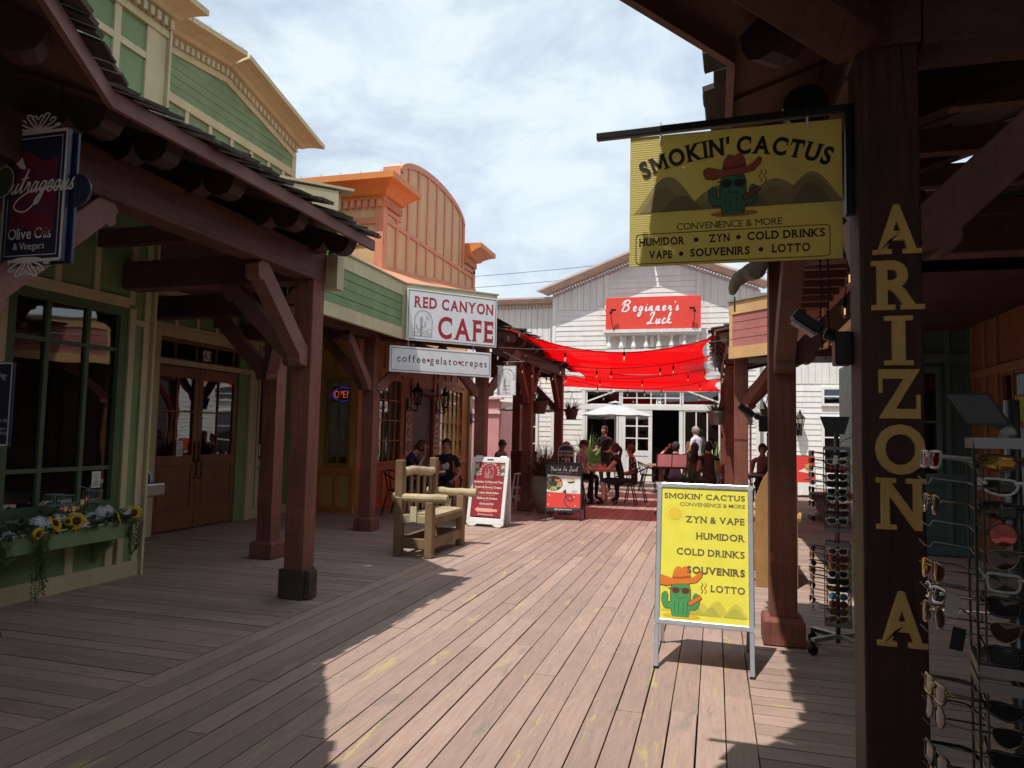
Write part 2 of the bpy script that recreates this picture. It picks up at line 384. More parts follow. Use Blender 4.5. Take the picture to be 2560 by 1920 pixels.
SCR = {  # one-stroke brush letters: list of strokes, width
 'B': ([[(.05, .62), (.2, .92), (.5, 1.04), (.72, .9), (.6, .68), (.3, .56)], [(.3, .56), (.62, .5), (.66, .24), (.42, .02), (.08, .02)], [(.36, .98), (.24, .5), (.08, .02)]], .72),
 'e': ([[(0, .12), (.16, .2), (.27, .36), (.18, .45), (.06, .3), (.08, .08), (.2, .02), (.36, .14)]], .34),
 'g': ([[(.3, .4), (.16, .44), (.04, .24), (.1, .06), (.24, .14), (.32, .42), (.22, -.2), (.1, -.45), (-.02, -.34), (.14, -.06), (.4, .12)]], .38),
 'i': ([[(0, .12), (.1, .42), (.06, .12), (.12, .02), (.24, .14)], [(.13, .58), (.15, .64)]], .22),
 'n': ([[(0, .12), (.09, .42), (.03, .02), (.12, .28), (.24, .43), (.27, .3), (.24, .08), (.3, .02), (.42, .14)]], .4),
 'r': ([[(0, .12), (.12, .46), (.1, .36), (.22, .4), (.2, .12), (.26, .02), (.36, .14)]], .34),
 "'": ([[(.08, .86), (.04, .66)]], .12),
 's': ([[(0, .12), (.16, .46), (.1, .32), (.2, .12), (.1, .02), (0, .08)]], .3),
 'L': ([[(.14, .72), (.22, .92), (.40, 1.02), (.46, .90), (.34, .56), (.20, .14), (.04, .0), (-.02, .07), (.10, .11), (.28, .03), (.58, .04)]], .52),
 'u': ([[(0, .12), (.1, .42), (.05, .12), (.12, .02), (.24, .16), (.32, .42), (.27, .12), (.33, .02), (.44, .14)]], .42),
 'c': ([[(.28, .36), (.2, .45), (.06, .28), (.08, .06), (.2, .02), (.34, .14)]], .32),
 'k': ([[(0, .12), (.22, .7), (.26, .95), (.16, .7), (.04, .02)], [(.07, .18), (.28, .42), (.1, .22), (.28, .03), (.42, .12)]], .4),
 'Y': ([[(.02, .8), (.12, .98), (.2, .7), (.3, .5), (.5, .8), (.56, .98)], [(.56, .98), (.4, .3), (.2, -.1)]], .52),
 'o': ([[(.2, .44), (.06, .3), (.08, .06), (.22, .06), (.27, .3), (.18, .44), (.38, .36)]], .36),
 'I': ([[(.02, .8), (.22, .98), (.2, .9), (.1, .3), (.02, .0)], [(-.04, .0), (.2, .06)]], .34),
 't': ([[(0, .12), (.24, .98), (.12, .3), (.12, .04), (.24, .12)], [(-.04, .58), (.34, .64)]], .28),
 'a': ([[(.28, .4), (.14, .44), (.03, .22), (.08, .04), (.22, .16), (.3, .42), (.26, .12), (.32, .02), (.42, .14)]], .4),
}
def script(mb, s, o, u, v, cap, width=.09, lift=.0008, m=0, slant=.18, align='c', sp=.35, adv=1.0):
    u, v, o = Vector(u).normalized(), Vector(v).normalized(), Vector(o); n = u.cross(v)
    tw = sum(SCR[c][1]*adv if c != ' ' else sp for c in s)*cap; x = -tw/2 if align == 'c' else 0; q = 0
    for c in s:
        if c == ' ': x += sp*cap; continue
        for st in SCR[c][0]:
            p = catmull(st, 7) if len(st) > 2 else st
            pts = [(x+(a+slant*b)*cap, b*cap) for a, b in p]; k = len(pts)
            w = [width*cap*(.72+.45*sin(pi*i/max(1, k-1))) for i in range(k)]
            mb.ribbon(pts, w, o, u, v, n*(lift+.0006*q*cap), m, .00035*cap); q += 1
        x += SCR[c][1]*adv*cap
    return tw
# ------------------------------------------------------------ shared materials
TIMBER = timber('stained_timber', (.225, .082, .060), 'z')
TIMBERX = timber('stained_timber_beam', (.135, .057, .046), 'y', bare=(.22, .12, .085))
RAFTER = timber('shaded_eave_timber', (.060, .026, .021), 'y', bare=(.10, .055, .04))  # timber darkened in its colour for the shade under eaves and ceilings
TIMBERL = paint('stained_timber_brace', (.22, .10, .08), .6, .2, 2.2, .3, grain=(4, 4, 2))
SOFFIT = paint('soffit_board', (.15, .07, .052), .7, .18, 2, .2, grain=(3, .6, 3))
SHINGLE = paint('cedar_shingle', (.085, .07, .058), .85, .4, 6, .5, wear=(.24, .21, .18), wamt=.63)
GREEN = paint('green_paint', (.19, .275, .125), .6, .14, 2.0, .25, grain=(5, 5, .5), wear=(.30, .42, .27), wamt=.66)
GREENH = paint('green_paint_siding', (.19, .275, .125), .6, .16, 2.0, .3, grain=(.5, .5, 6), wear=(.32, .43, .29), wamt=.63)
DGREEN = paint('green_sash_paint', (.085, .13, .06), .5, .15, 3, .15)
CREAM = paint('cream_trim_paint', (.56, .48, .29), .6, .1, 2.5, .15, wear=(.42, .36, .24), wamt=.70)
SALMON = paint('salmon_trim_paint', (.66, .27, .155), .55, .1, 2.5, .15)
TAN = paint('tan_panel_paint', (.66, .43, .23), .65, .08, 1.6, .12, wear=(.5, .32, .18), wamt=.72)
ORANGE = paint('orange_cornice_paint', (.68, .24, .065), .5, .08, 2, .1)
BURNT = paint('burnt_orange_paint', (.50, .17, .05), .55, .14, 2, .15)
OCHRE = paint('ochre_panel_paint', (.52, .31, .10), .6, .12, 2, .15)
WHITE = paint('white_siding_paint', (.74, .73, .70), .65, .06, 1.8, .15, grain=(.6, 3, 5), wear=(.52, .50, .47), wamt=.70)
WHITEV = paint('white_board_paint', (.74, .72, .69), .65, .06, 1.8, .15, grain=(6, 3, .5), wear=(.55, .52, .48), wamt=.70)
PINKTRIM = paint('dusty_cornice_paint', (.60, .48, .42), .6, .1, 2, .15)
ROSE = paint('rose_siding_paint', (.50, .19, .17), .6, .15, 2, .25, grain=(.6, .6, 6), wear=(.58, .28, .25), wamt=.64)
PEACH = paint('peach_trim_paint', (.70, .43, .20), .6, .12, 2, .2, grain=(.6, .6, 6))
TEAL = paint('teal_wall_paint', (.075, .12, .12), .6, .14, 2, .15)
TERRA = paint('terracotta_wall_paint', (.24, .105, .062), .6, .14, 2, .15)
DOORW = paint('varnished_door_wood', (.20, .085, .036), .38, .25, 2.5, .12, grain=(6, 6, .5), spec=.5)
GLASS = glass('window_glass')
GLASSD = glass('dark_window_glass', (.25, .27, .28), .9)
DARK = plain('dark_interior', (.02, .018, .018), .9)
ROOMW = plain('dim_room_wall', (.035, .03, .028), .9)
BLACKM = plain('black_metal', (.02, .02, .022), .4, .6)
STEEL = plain('brushed_steel', (.42, .42, .42), .38, .95)
ALU = plain('aluminium_profile', (.62, .63, .64), .35, .8)
WPLAS = plain('white_plastic', (.78, .78, .77), .4)
INK = plain('dark_ink', (.035, .022, .022), .6)
GREYD = plain('grey_brown_ink', (.12, .085, .045), .6)

# ------------------------------------------------------------ ground and deck
mb = MB(); mb.face([(-400, -400, -.07), (400, -400, -.07), (400, 900, -.07), (-400, 900, -.07)])
struct(mb.build('ground', paint('dry_ground', (.12, .10, .085), .9, .2, .5, .2)))
rnd = random.Random(3)
def boards(mb, a0, a1, w, b0, b1, axis, lo, hi):
    n = round((a1-a0)/w); w = (a1-a0)/n
    for i in range(n):
        p = a0+i*w; y = b0-rnd.random()*lo
        while y < b1:
            l = rnd.uniform(lo, hi); e0 = max(y, b0); e1 = min(y+l, b1); y += l
            if e1-e0 < .1: continue
            g = rnd.choice((.004, .006, .007, .009, .011)); z = rnd.uniform(-.003, .0005)
            if axis == 'Y': mb.box(p+g/2, p+w-g/2, e0+.002, e1-.002, -.035, z)
            else: mb.box(e0+.002, e1-.002, p+g/2, p+w-g/2, -.035, z)
mb = MB(); boards(mb, -3.25, .2, .1437, -3, 23.5, 'Y', 2.0, 4.9)
struct(mb.build('deck', deckmat('deck_boards', 'Y')))
mb = MB(); boards(mb, -3, 23.5, .142, -13, -3.253, 'X', 2.4, 4.9); boards(mb, -3, 23.5, .142, .203, 9, 'X', 2.4, 4.9)
struct(mb.build('porch_deck', deckmat('porch_deck_boards', 'X')))
mb = MB(); mb.box(-13, 9, 23.5, 24.5, -.06, -.004)
struct(mb.build('threshold_pavement', paint('pavement', (.33, .27, .24), .8)))

# ------------------------------------------------------------ building helpers
def dentils(mb, p, q, n, size, out, drop, m=0):
    """a row of n little blocks from p to q; out = outward unit vector"""
    p, q, out = Vector(p), Vector(q), Vector(out); d = (q-p)
    for i in range(n):
        c = p+d*((i+.5)/n); mb.obox(c+out*size*.5-Vector((0, 0, drop/2)), d.normalized()*(d.length/n*.27), out*size*.5, Vector((0, 0, drop/2)), m)
def cornice(mb, p, q, out, h, reach, m=0, e0=0, e1=0):
    """moulded cornice section swept from p to q (its lower inner edge), leaning out"""
    p, q, out = Vector(p), Vector(q), Vector(out); d = (q-p).normalized(); upv = out.cross(d); upv = upv if upv.z > 0 else -upv
    prof = [(0, 0), (.10, 0), (.14, .12), (.30, .18), (.42, .36), (.72, .58), (.95, .68), (1, .70), (1, 1), (0, 1)]
    a = [p-d*e0*x+out*(x*reach)+upv*(y*h) for x, y in prof]; b = [q+d*e1*x+out*(x*reach)+upv*(y*h) for x, y in prof]
    k = len(prof); i = len(mb.v); mb.v += a+b
    flip = (d.cross(upv)).dot(out) > 0
    def F(t): mb.f.append(t[::-1] if flip else t); mb.m.append(m)
    F(tuple(range(i, i+k))); F(tuple(range(i+k, i+2*k))[::-1])
    for j in range(k):
        t = (j+1) % k; F((i+j, i+k+j, i+k+t, i+t))
def spikes(mb, p, q, n, m=0):
    p, q = Vector(p), Vector(q)
    for i in range(n):
        c = p+(q-p)*((i+.5)/n)
        for dx, dy in ((.02, .01), (-.02, .01), (0, -.02)): mb.bar(c, c+Vector((dx, dy, .06)), .004, .004, (1, 0, 0), m)
def wall_frame(mb, X, ys, zs, t, m=0):
    """battens lying on a wall of constant X: ys/zs = lists of (centre,width,lo,hi)"""
    for c, w, lo, hi in ys: mb.box(X, X+t, c-w/2, c+w/2, lo, hi, m)
    for c, w, lo, hi in zs: mb.box(X, X+t*1.12, lo, hi, c-w/2, c+w/2, m)

# ------------------------------------------------------------ green shop (left)
G = thing('green_shop', 'two storey green shop front with cream trim behind the left timber porch', 'building', (-6.5, 6, 0))
X = -5.62
mb = MB()
for y0, y1, z0, z1 in ((-9, 5.99, 0, .70), (-9, 5.99, 2.66, 6.2), (-9, 4.45, .70, 2.66), (5.69, 5.99, .70, 2.66)): mb.box(X-.12, X, y0, y1, z0, z1)
mb.box(-7.4, X-.121, 5.87, 5.99, 0, 6.2)
mb.build('bay_wall', GREEN, G)
mb = MB()
mb.box(X+.001, X+.03, .5, 5.985, 0, .15)
for y in (4.2, 5.18, 5.62): mb.box(X, X+.022, y-.04, y+.04, .152, .62)
mb.box(X, X+.022, 5.90, 5.985, .152, 6.0); mb.box(X, X+.022, 5.70, 5.765, 2.7, 3.3)
mb.box(X, X+.03, 4.0, 5.69, 2.66, 2.76); mb.box(X, X+.03, 5.71, 5.78, .152, 2.66)
mb.box(X, X+.03, 4.36, 4.44, .152, 2.66)
for y in (4.48, 4.89, 5.3): mb.box(X, X+.022, y-.03, y+.03, 2.762, 3.5)
mb.box(X, X+.024, 4.0, 5.9, 3.05, 3.09) if False else None
mb.box(X, X+.024, 5.78, 5.9, 2.5, 2.56)
for y in (4.93, 5.35): mb.box(X, X+.025, y-.04, y+.04, 3.9, 5.6)
mb.box(X, X+.025, 5.72, 5.899, 3.9, 5.6)
for a, b in ((4.0, 4.889), (4.971, 5.309), (5.391, 5.719)): mb.box(X, X+.022, a, b, 5.24, 5.31)
mb.box(-5.65, -5.56, 5.992, 6.02, 0, 6.0)
mb.build('trim', CREAM, G)
mb = MB(); mb.box(X-.001, X+.045, 3.6, 6.0, 5.60, 5.68); mb.box(X, X+.03, 3.6, 5.99, 5.681, 5.78)
dentils(mb, (X+.03, 3.6, 5.78), (X+.03, 6.02, 5.78), 26, .07, (1, 0, 0), .09)
cornice(mb, (X, 3.6, 5.785), (X, 6.0, 5.785), (1, 0, 0), .22, .34, 0, 0, .22); spikes(mb, (X+.32, 4, 6.0), (X+.32, 6.1, 6.0), 4)
mb.build('tower_cornice', CREAM, G)
# shop window
w = MB(); 
for y0, y1, z0, z1 in ((4.45, 4.53, .70, 2.66), (5.61, 5.69, .70, 2.66), (4.53, 5.61, .70, .78), (4.53, 5.61, 2.58, 2.66)): w.box(X-.09, X+.01, y0, y1, z0, z1)
for y in (4.855, 5.27): w.box(X-.06, X-.012, y-.02, y+.02, .78, 2.58)
for z in (1.09, 2.235):
    for a, b in ((4.53, 4.835), (4.875, 5.25), (5.29, 5.61)): w.box(X-.057, X-.014, a, b, z-.018, z+.018)
win = w.build('window', DGREEN, G)
mb = MB(); mb.box(X-.046, X-.040, 4.53, 5.61, .78, 2.58); mb.build('pane', GLASS, win)
mb = MB()
mb.box(-7.38, -7.30, 2.5, 5.86, .01, 2.9); mb.box(-7.3, -5.75, 2.5, 2.6, .01, 2.9); mb.box(-7.3, -5.75, 2.6, 5.86, 2.85, 2.9); mb.box(-7.3, -5.75, 2.6, 5.86, .01, .03)
mb.box(-7.25, -7.0, 4.6, 5.5, 1.9, 1.94); mb.box(-7.25, -7.0, 4.6, 5.5, 1.4, 1.44)
mb.build('shop_room', ROOMW, G)
# recessed door wall and gable
X2 = -7.4
PEAK = [(6.0, 6.60), (7.94, 6.89), (9.14, 7.03), (11.08, 6.55)]
mb = MB()
for y0, y1, z0, z1 in ((5.99, 8.07, 0, 2.9), (9.84, 10.40, 0, 2.9), (10.95, 11.4, 0, 2.9), (10.40, 10.95, 0, .98), (10.40, 10.95, 2.75, 2.9), (5.99, 11.4, 2.9, 5.9)): mb.box(X2-.12, X2, y0, y1, z0, z1)
mb.build('door_wall', GREEN, G)
mb = MB(); mb.box(X2-4, X2-.121, 6.1, 11.05, .0, 6.3); mb.box(X2-4.0, X2-1.2, .5, 5.8, 3.2, 5.6); mb.build('rear_block', DARK, G)
mb = MB()
nb = 9; z0 = 5.9
def gz(y):
    for (a, za), (b, zb) in zip(PEAK, PEAK[1:]):
        if a <= y <= b: return za+(zb-za)*(y-a)/(b-a)
    return PEAK[-1][1]
zz = 6.20
while zz < 7.1:            # horizontal siding boards clipped under the gable line
    ys = [y for y in [6.0+i*.05 for i in range(102)] if gz(y)-.06 > zz]
    if ys:
        for a, b in ((ys[0], ys[-1]),):
            top = min(zz+.118, 7.2)
            pts = [(a, zz), (b, zz)]; 
            ys2 = [y for y in ys if gz(y)-.02 > top]
            if ys2: pts += [(ys2[-1], top), (ys2[0], top)]
            else: pts += [((a+b)/2, min(top, gz((a+b)/2)))]
            mb.prism(pts, (X2, 0, 0), (0, 1, 0), (0, 0, 1), (.018+.004*((int(zz*100)) % 2), 0, 0))
    zz += .125
mb.box(X2-.1, X2+.001, 6.0, 11.1, 5.9, 6.5)
mb.build('gable_siding', GREENH, G)
mb = MB(); mb.prism([(6.0, 5.9), (11.1, 5.9)]+[(y, z) for y, z in PEAK[::-1]], (X2-.12, 0, 0), (0, 1, 0), (0, 0, 1), (.11, 0, 0)); mb.build('gable_backing', GREENH, G)
mb = MB()
mb.box(X2, X2+.035, 6.0, 11.08, 6.06, 6.19)
for y in (7.85, 8.35, 8.85, 9.35, 9.85, 10.32, 10.75): mb.box(X2, X2+.025, y-.035, y+.035, 4.2, 6.058)
mb.box(X2, X2+.03, 11.0, 11.12, 3.6, 6.5)
for (a, za), (b, zb) in zip(PEAK, PEAK[1:]):
    mb.bar((X2+.02, a, za-.10), (X2+.02, b, zb-.10), .05, .10, (0, 0, 1))
    dentils(mb, (X2+.02, a, za+.045), (X2+.02, b, zb+.045), int((b-a)/.105), .075, (1, 0, 0), .095)
mb.build('gable_trim', CREAM, G)
mb = MB()
for i, ((a, za), (b, zb)) in enumerate(zip(PEAK, PEAK[1:])):
    cornice(mb, (X2, a, za+.05), (X2, b, zb+.05), (1, 0, 0), .26, .40, 0, 0, .34 if i == 2 else .02); spikes(mb, (X2+.38, a, za+.3), (X2+.38, b, zb+.3), 5)
mb.build('gable_cornice', CREAM, G)
# door surround, doors, transom, side window
mb = MB()
mb.box(X2, X2+.05, 7.95, 8.065, 0, 2.75); mb.box(X2, X2+.05, 10.065, 10.2, 0, 2.75); mb.box(X2, X2+.055, 7.95, 10.2, 2.75, 2.88)
mb.box(X2, X2+.04, 8.067, 10.063, 2.37, 2.445); mb.box(X2, X2+.03, 5.99, 11.4, 2.882, 2.94); mb.box(X2, X2+.03, 7.9, 11.4, 3.33, 3.42)
for y in (7.93, 8.36, 8.80, 9.22, 9.64, 10.06): mb.box(X2, X2+.026, y-.03, y+.03, 2.942, 3.328)
for y in (10.27, 10.36): mb.box(X2, X2+.025, y-.025, y+.025, .15, 2.88)
for y in (10.40, 10.52, 10.64, 10.76): mb.box(X2, X2+.024, y-.02, y+.02, .16, .80)
mb.box(X2, X2+.03, 10.38, 10.97, .85, .98); mb.box(X2, X2+.028, 10.2, 11.4, 0, .15); mb.box(X2, X2+.04, 10.4, 10.95, 2.70, 2.78); mb.box(X2, X2+.03, 10.9, 10.97, .98, 2.7)
mb.build('door_surround', CREAM, G)
mb = MB(); mb.box(X2-.1, X2-.02, 9.845, 10.06, 0, 2.36); mb.build('side_panel', DGREEN, G)
def door_leaf(y0, y1, hand):
    d = MB(); xa, xb = X2-.07, X2-.02
    d.box(xa, xb, y0, y0+.09, .02, 2.36); d.box(xa, xb, y1-.09, y1, .02, 2.36)
    d.box(xa, xb, y0+.09, y1-.09, .02, .30); d.box(xa, xb, y0+.09, y1-.09, .93, 1.08); d.box(xa, xb, y0+.09, y1-.09, 2.20, 2.36)
    d.box(xa+.012, xb-.014, y0+.09, y1-.09, .30, .93); d.box(xb-.013, xb-.004, y0+.14, y1-.14, .36, .87)
    ym = (y0+y1)/2; d.box(xa+.01, xb-.005, ym-.012, ym+.012, 1.08, 2.20); d.box(xa+.012, xb-.007, y0+.09, ym-.012, 1.70, 1.724); d.box(xa+.012, xb-.007, ym+.012, y1-.09, 1.70, 1.724)
    o = d.build('door', DOORW, G, bevel=.006)
    g = MB(); g.box(xa+.02, xa+.026, y0+.09, y1-.09, 1.08, 2.20); g.build('pane', GLASS, o)
    h = MB(); yh = y0+.045 if hand else y1-.045
    h.box(xb, xb+.008, yh-.02, yh+.02, .98, 1.28); h.tube(catmull([(xb+.005, yh, 1.0), (xb+.055, yh, .98), (xb+.06, yh, .88), (xb+.05, yh, .76), (xb+.005, yh, .73)], 5), .009, 8); h.ball((xb+.012, yh, 1.2), (.012, .02, .02), 10, 6)
    h.build('handle', plain('dark_bronze', (.03, .022, .016), .4, .7), o)
door_leaf(8.07, 8.945, False); door_leaf(8.955, 9.84, True)
mb = MB()
for y0, y1, z0, z1 in ((8.066, 10.064, 2.446, 2.47), (8.066, 10.064, 2.70, 2.749), (8.066, 8.09, 2.47, 2.70), (10.04, 10.064, 2.47, 2.70)): mb.box(X2-.06, X2-.01, y0, y1, z0, z1)
for y in (8.42, 8.85, 9.28, 9.70): mb.box(X2-.06, X2-.012, y-.015, y+.015, 2.47, 2.70)
tr = mb.build('transom', DOORW, G)
mb = MB(); mb.box(X2-.045, X2-.04, 8.09, 10.04, 2.47, 2.70); mb.build('pane', GLASS, tr)
mb = MB(); text(mb, 'A3', (X2-.008, 9.07, 2.51), (0, 1, 0), (0, 0, 1), .115, 'c', .01, lift=.001); mb.box(X2-.012, X2-.009, 8.98, 9.16, 2.49, 2.645, 1)
mb.build('unit_number', [INK, plain('number_card', (.62, .6, .54), .6)], tr)
mb = MB(); mb.box(X2-.06, X2-.052, 10.4, 10.9, .98, 2.70); mb.build('side_pane', GLASSD, G)
mb = MB(); mb.box(-9.5, -9.4, 8, 11, 0, 2.9); mb.box(-9.4, -7.6, 7.9, 8.0, 0, 2.9); mb.box(-9.0, -8.7, 8.3, 8.9, 0, 1.9); mb.box(-8.9, -8.6, 9.5, 9.9, 0, 1.6); mb.build('hall', ROOMW, G)

# ------------------------------------------------------------ timber porches
def brace(mb, p, q, w=.13, h=.15, upv=(0, 0, 1)):
    """knee brace with a rounded nose at each end"""
    p, q = Vector(p), Vector(q); d = (q-p).normalized(); l = (q-p).length; sx = d.cross(Vector(upv)).normalized(); v = sx.cross(d).normalized(); r = h*.30
    P = [(-.04, -h/2+.02)]+[(.05-r*cos(pi*i/8), -h/2-r*.75*sin(pi*i/8)) for i in range(9)]+[(l-.05-r*cos(pi*i/8), -h/2-r*.75*sin(pi*i/8)) for i in range(9)]+[(l+.04, -h/2+.02), (l+.04, h/2), (-.04, h/2)]
    mb.prism(P, p-sx*w/2, d, v, sx*w)
def rafter_tail(mb, inner, tip, w=.13, h=.20):
    """rafter end sawn into two scallops"""
    inner, tip = Vector(inner), Vector(tip); d = tip-inner; l = d.length; u = d.normalized(); n = u.cross(Vector((0, 0, 1))).normalized(); v = n.cross(u)
    P = [(0, 0), (l, 0), (l, -.05)]
    for i in range(7): a = pi*i/6; P.append((l-.12+.12*cos(a), -.07-.10*sin(a)))
    for i in range(1, 8): a = pi*i/7; P.append((l-.39+.15*cos(a), -.10-.12*sin(a)))
    P += [(l-.56, -.13), (l-.62, -h), (0, -h)]
    mb.prism(P, inner-n*w/2, u, v, n*w)
def post(parent, x, y, top, w=.19, plinth=True, name='post', mat=None):
    mb = MB(); mb.box(x-w/2, x+w/2, y-w/2, y+w/2, 0, top)
    o = mb.build(name, mat or TIMBER, parent, bevel=.008)
    if plinth:
        q = MB(); k = w/2+.05; q.lathe([(k*1.4142, .005), (k*1.4142, .17), (k*1.4142-.02, .195), (w*.7071+.004, .20)], (x, y, 0), 4)
        c, s = cos(pi/4), sin(pi/4)
        q.v = [Vector((x+(p.x-x)*c-(p.y-y)*s, y+(p.x-x)*s+(p.y-y)*c, p.z)) for p in q.v]
        q.build('plinth', TIMBER, o, bevel=.008)
    return o
def shingle_roof(parent, eave, ridge, name='roof', seed=1):
    """slab from an eave polyline to a ridge polyline (same count), ragged shingle courses on top"""
    r = random.Random(seed); mb = MB(); sm = MB(); ed = MB()
    for (a, b), (c, d) in zip(zip(eave, eave[1:]), zip(ridge, ridge[1:])):
        a, b, c, d = Vector(a), Vector(b), Vector(c), Vector(d); n = (b-a).cross(c-a); n = n.normalized() if n.z > 0 else -n.normalized()
        mb.raw([a, b, d, c, a+n*.03, b+n*.03, d+n*.03, c+n*.03], [(0, 1, 2, 3), (7, 6, 5, 4), (0, 4, 5, 1), (1, 5, 6, 2), (2, 6, 7, 3), (3, 7, 4, 0)])
        L_ = (b-a).length; rows = max(3, int(((c-a).length)/.16))
        for k in range(rows):
            t = k/rows; p0 = a.lerp(c, t); p1 = b.lerp(d, t); ll = (p1-p0).length; x = 0
            while x < ll-.02:
                w_ = min(r.uniform(.08, .19), ll-x); e = (p1-p0).normalized(); dn = ((c-a).normalized())
                o_ = p0+e*x-dn*(r.uniform(.03, .10) if k == 0 else r.uniform(-.02, .03)); lift = r.uniform(0, .02)+(.03 if r.random() < .10 else 0)
                q0 = o_+n*(.045+lift); q1 = o_+e*(w_-.006)+n*(.045+r.uniform(0, .02)+lift); s0 = q0+dn*.24-n*(lift+.01); s1 = q1+dn*.24-n*(lift+.01)
                tt = n*r.uniform(.012, .028); sm.raw([q0, q1, s1, s0, q0+tt, q1+tt, s1+tt, s0+tt], [(3, 2, 1, 0), (4, 5, 6, 7), (0, 1, 5, 4), (1, 2, 6, 5), (2, 3, 7, 6), (3, 0, 4, 7)])
                x += w_
        ed.bar(a-Vector((0, 0, .025)), b-Vector((0, 0, .025)), .03, .085)
    o = mb.build(name, SOFFIT, parent); sm.build('shingle_course', SHINGLE, o); ed.build('fascia_board', TIMBERL, parent)
    return o
def joist(parent, p, q, w=.09, h=.16):
    mb = MB(); mb.bar(p, q, w, h); return mb.build('joist', TIMBERX, parent)
# --- left near porch
PL = thing('timber_porch', 'brown timber porch with ragged shingle roof along the green shop on the left', 'porch', (-3.6, 5.7, 0))
post(PL, -3.575, 5.70, 2.85, plinth=False)
mb = MB(); mb.box(-3.575-.104, -3.575+.104, 5.70-.104, 5.70+.104, .001, .26); mb.build('post_foot', paint('bare_post_foot', (.07, .052, .042), .7, .25, 4, .3, grain=(8, 8, 1)), PL, bevel=.006)
mb = MB()
for s in (-1, 1): mb = MB(); mb.box(-3.575+s*.105, -3.575+s*.16, 5.70-.07, 5.70+.05, .01, .25); mb.tube([(-3.575+s*.135, 5.70, .19), (-3.575+s*.15, 5.70, .19)], .018, 8); mb.tube([(-3.575+s*.135, 5.70, .08), (-3.575+s*.15, 5.70, .08)], .018, 8); mb.build('anchor_bracket', plain('rusty_bracket', (.09, .07, .05), .6, .5, var=.4), PL, bevel=.004)
0 and mb.build('anchor_bracket', plain('rusty_bracket', (.09, .07, .05), .6, .5, var=.4), PL, bevel=.004)
post(PL, -3.575, 2.55, 2.85); post(PL, -5.0, 7.30, 2.85)
for p, q in (((-3.575, 1.2, 2.985), (-3.575, 5.80, 2.985)), ((-3.67, 5.70, 2.97), (-5.6, 5.70, 2.97)), ((-3.64, 5.77, 2.965), (-4.95, 7.24, 2.965)), ((-5.0, 7.30, 2.97), (-7.3, 7.30, 2.97))):
    mb = MB(); mb.bar(p, q, .20, .27); mb.build('beam', TIMBERX, PL, bevel=.008)
for p, q in (((-3.575, 5.60, 2.12), (-3.575, 4.90, 2.82)), ((-3.67, 5.70, 2.12), (-4.40, 5.70, 2.82)), ((-3.575, 2.65, 2.12), (-3.575, 3.38, 2.82)), ((-5.0, 7.2, 2.12), (-4.42, 6.62, 2.82)), ((-5.1, 7.30, 2.12), (-5.8, 7.30, 2.82))):
    mb = MB(); brace(mb, p, q); mb.build('brace', TIMBERL, PL, bevel=.006)
EZ = 3.20
shingle_roof(PL, [(-1.66, .65, EZ), (-2.55, 2.1, EZ), (-3.0, 2.85, EZ), (-3.0, 5.80, EZ)], [(-4.2, -.9, 4.15), (-5.0, .4, 4.15), (-5.6, 1.5, 4.15), (-5.6, 5.80, 4.15)], seed=2)
for y in (2.98, 3.42, 4.02, 4.80, 5.58):
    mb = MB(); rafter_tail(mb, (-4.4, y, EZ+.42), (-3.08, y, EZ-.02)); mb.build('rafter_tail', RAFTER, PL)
for p, q in (((-3.6, .75, EZ+.42), (-2.42, 1.70, EZ-.02)), ((-4.0, 1.3, EZ+.42), (-2.76, 2.30, EZ-.02))):
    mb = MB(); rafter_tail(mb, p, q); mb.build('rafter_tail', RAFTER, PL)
for y in (3.0, 4.2, 5.3): joist(PL, (-5.58, y, 3.25), (-3.7, y, 3.25))
mb = MB(); mb.prism([(-3.46, 5.88), (-4.63, 7.05), (-4.63, 9.93), (-7.35, 9.93), (-7.35, 6.0), (-5.6, 6.0), (-5.6, 5.88)], (0, 0, 3.55), (1, 0, 0), (0, 1, 0), (0, 0, .03)); mb.box(-7.4, -5.1, 6.0, 11.4, 3.43, 3.47); mb.box(-5.1, -4.66, 7.3, 9.9, 3.43, 3.47); mb.build('ceiling', SOFFIT, PL)
# ------------------------------------------------------------ flat fascia porches at the alley corners
def fascia_porch(name, label, run, z0, z1, ctop, cside, cbot, cat='porch', lid=True):
    """boarded fascia along a plan polyline: bottom trim, four siding boards, top trim, metal lid"""
    t = thing(name, label, cat, (run[len(run)//2][0], run[len(run)//2][1], 0))
    cm = MB(); sd_ = MB()
    for i, (a, b) in enumerate(zip(run, run[1:])):
        a, b = Vector((*a, 0)), Vector((*b, 0)); d = (b-a).normalized(); out = Vector((d.y, -d.x, 0))
        h = z1-z0; zb = z0+h*.20; zt = z1-h*.22; bh = (zt-zb)/4
        for k in range(4):
            za = zb+k*bh
            sd_.obox((a+b)/2+Vector((0, 0, za+bh/2))-out*(.02-.003*(k % 2)), (b-a)/2, out*.02, (0, 0, bh/2-.004))
        cm.obox((a+b)/2+Vector((0, 0, (z0+zb)/2))-out*.012, (b-a)/2+d*.012, out*.03, (0, 0, (zb-z0)/2))
        cm.obox((a+b)/2+Vector((0, 0, (z1+zt)/2))-out*.012, (b-a)/2+d*.012, out*.03, (0, 0, (z1-zt)/2))
        cm.obox(a+d*.03+Vector((0, 0, (zb+zt)/2))-out*.005, d*.03, out*.021, (0, 0, (zt-zb)/2-.002)); cm.obox(b-d*.03+Vector((0, 0, (zb+zt)/2))-out*.005, d*.03, out*.021, (0, 0, (zt-zb)/2-.002))
        if lid: cm.obox((a+b)/2+Vector((0, 0, z1+.014))-out*.03, (b-a)/2+d*.03, out*.07, (0, 0, .012), 1)
    sd_.build('siding', cside, t); cm.build('trim', [ctop, cbot], t)
    return t
LIDM = paint('painted_flashing', (.30, .31, .22), .5, .15, 3, .1)
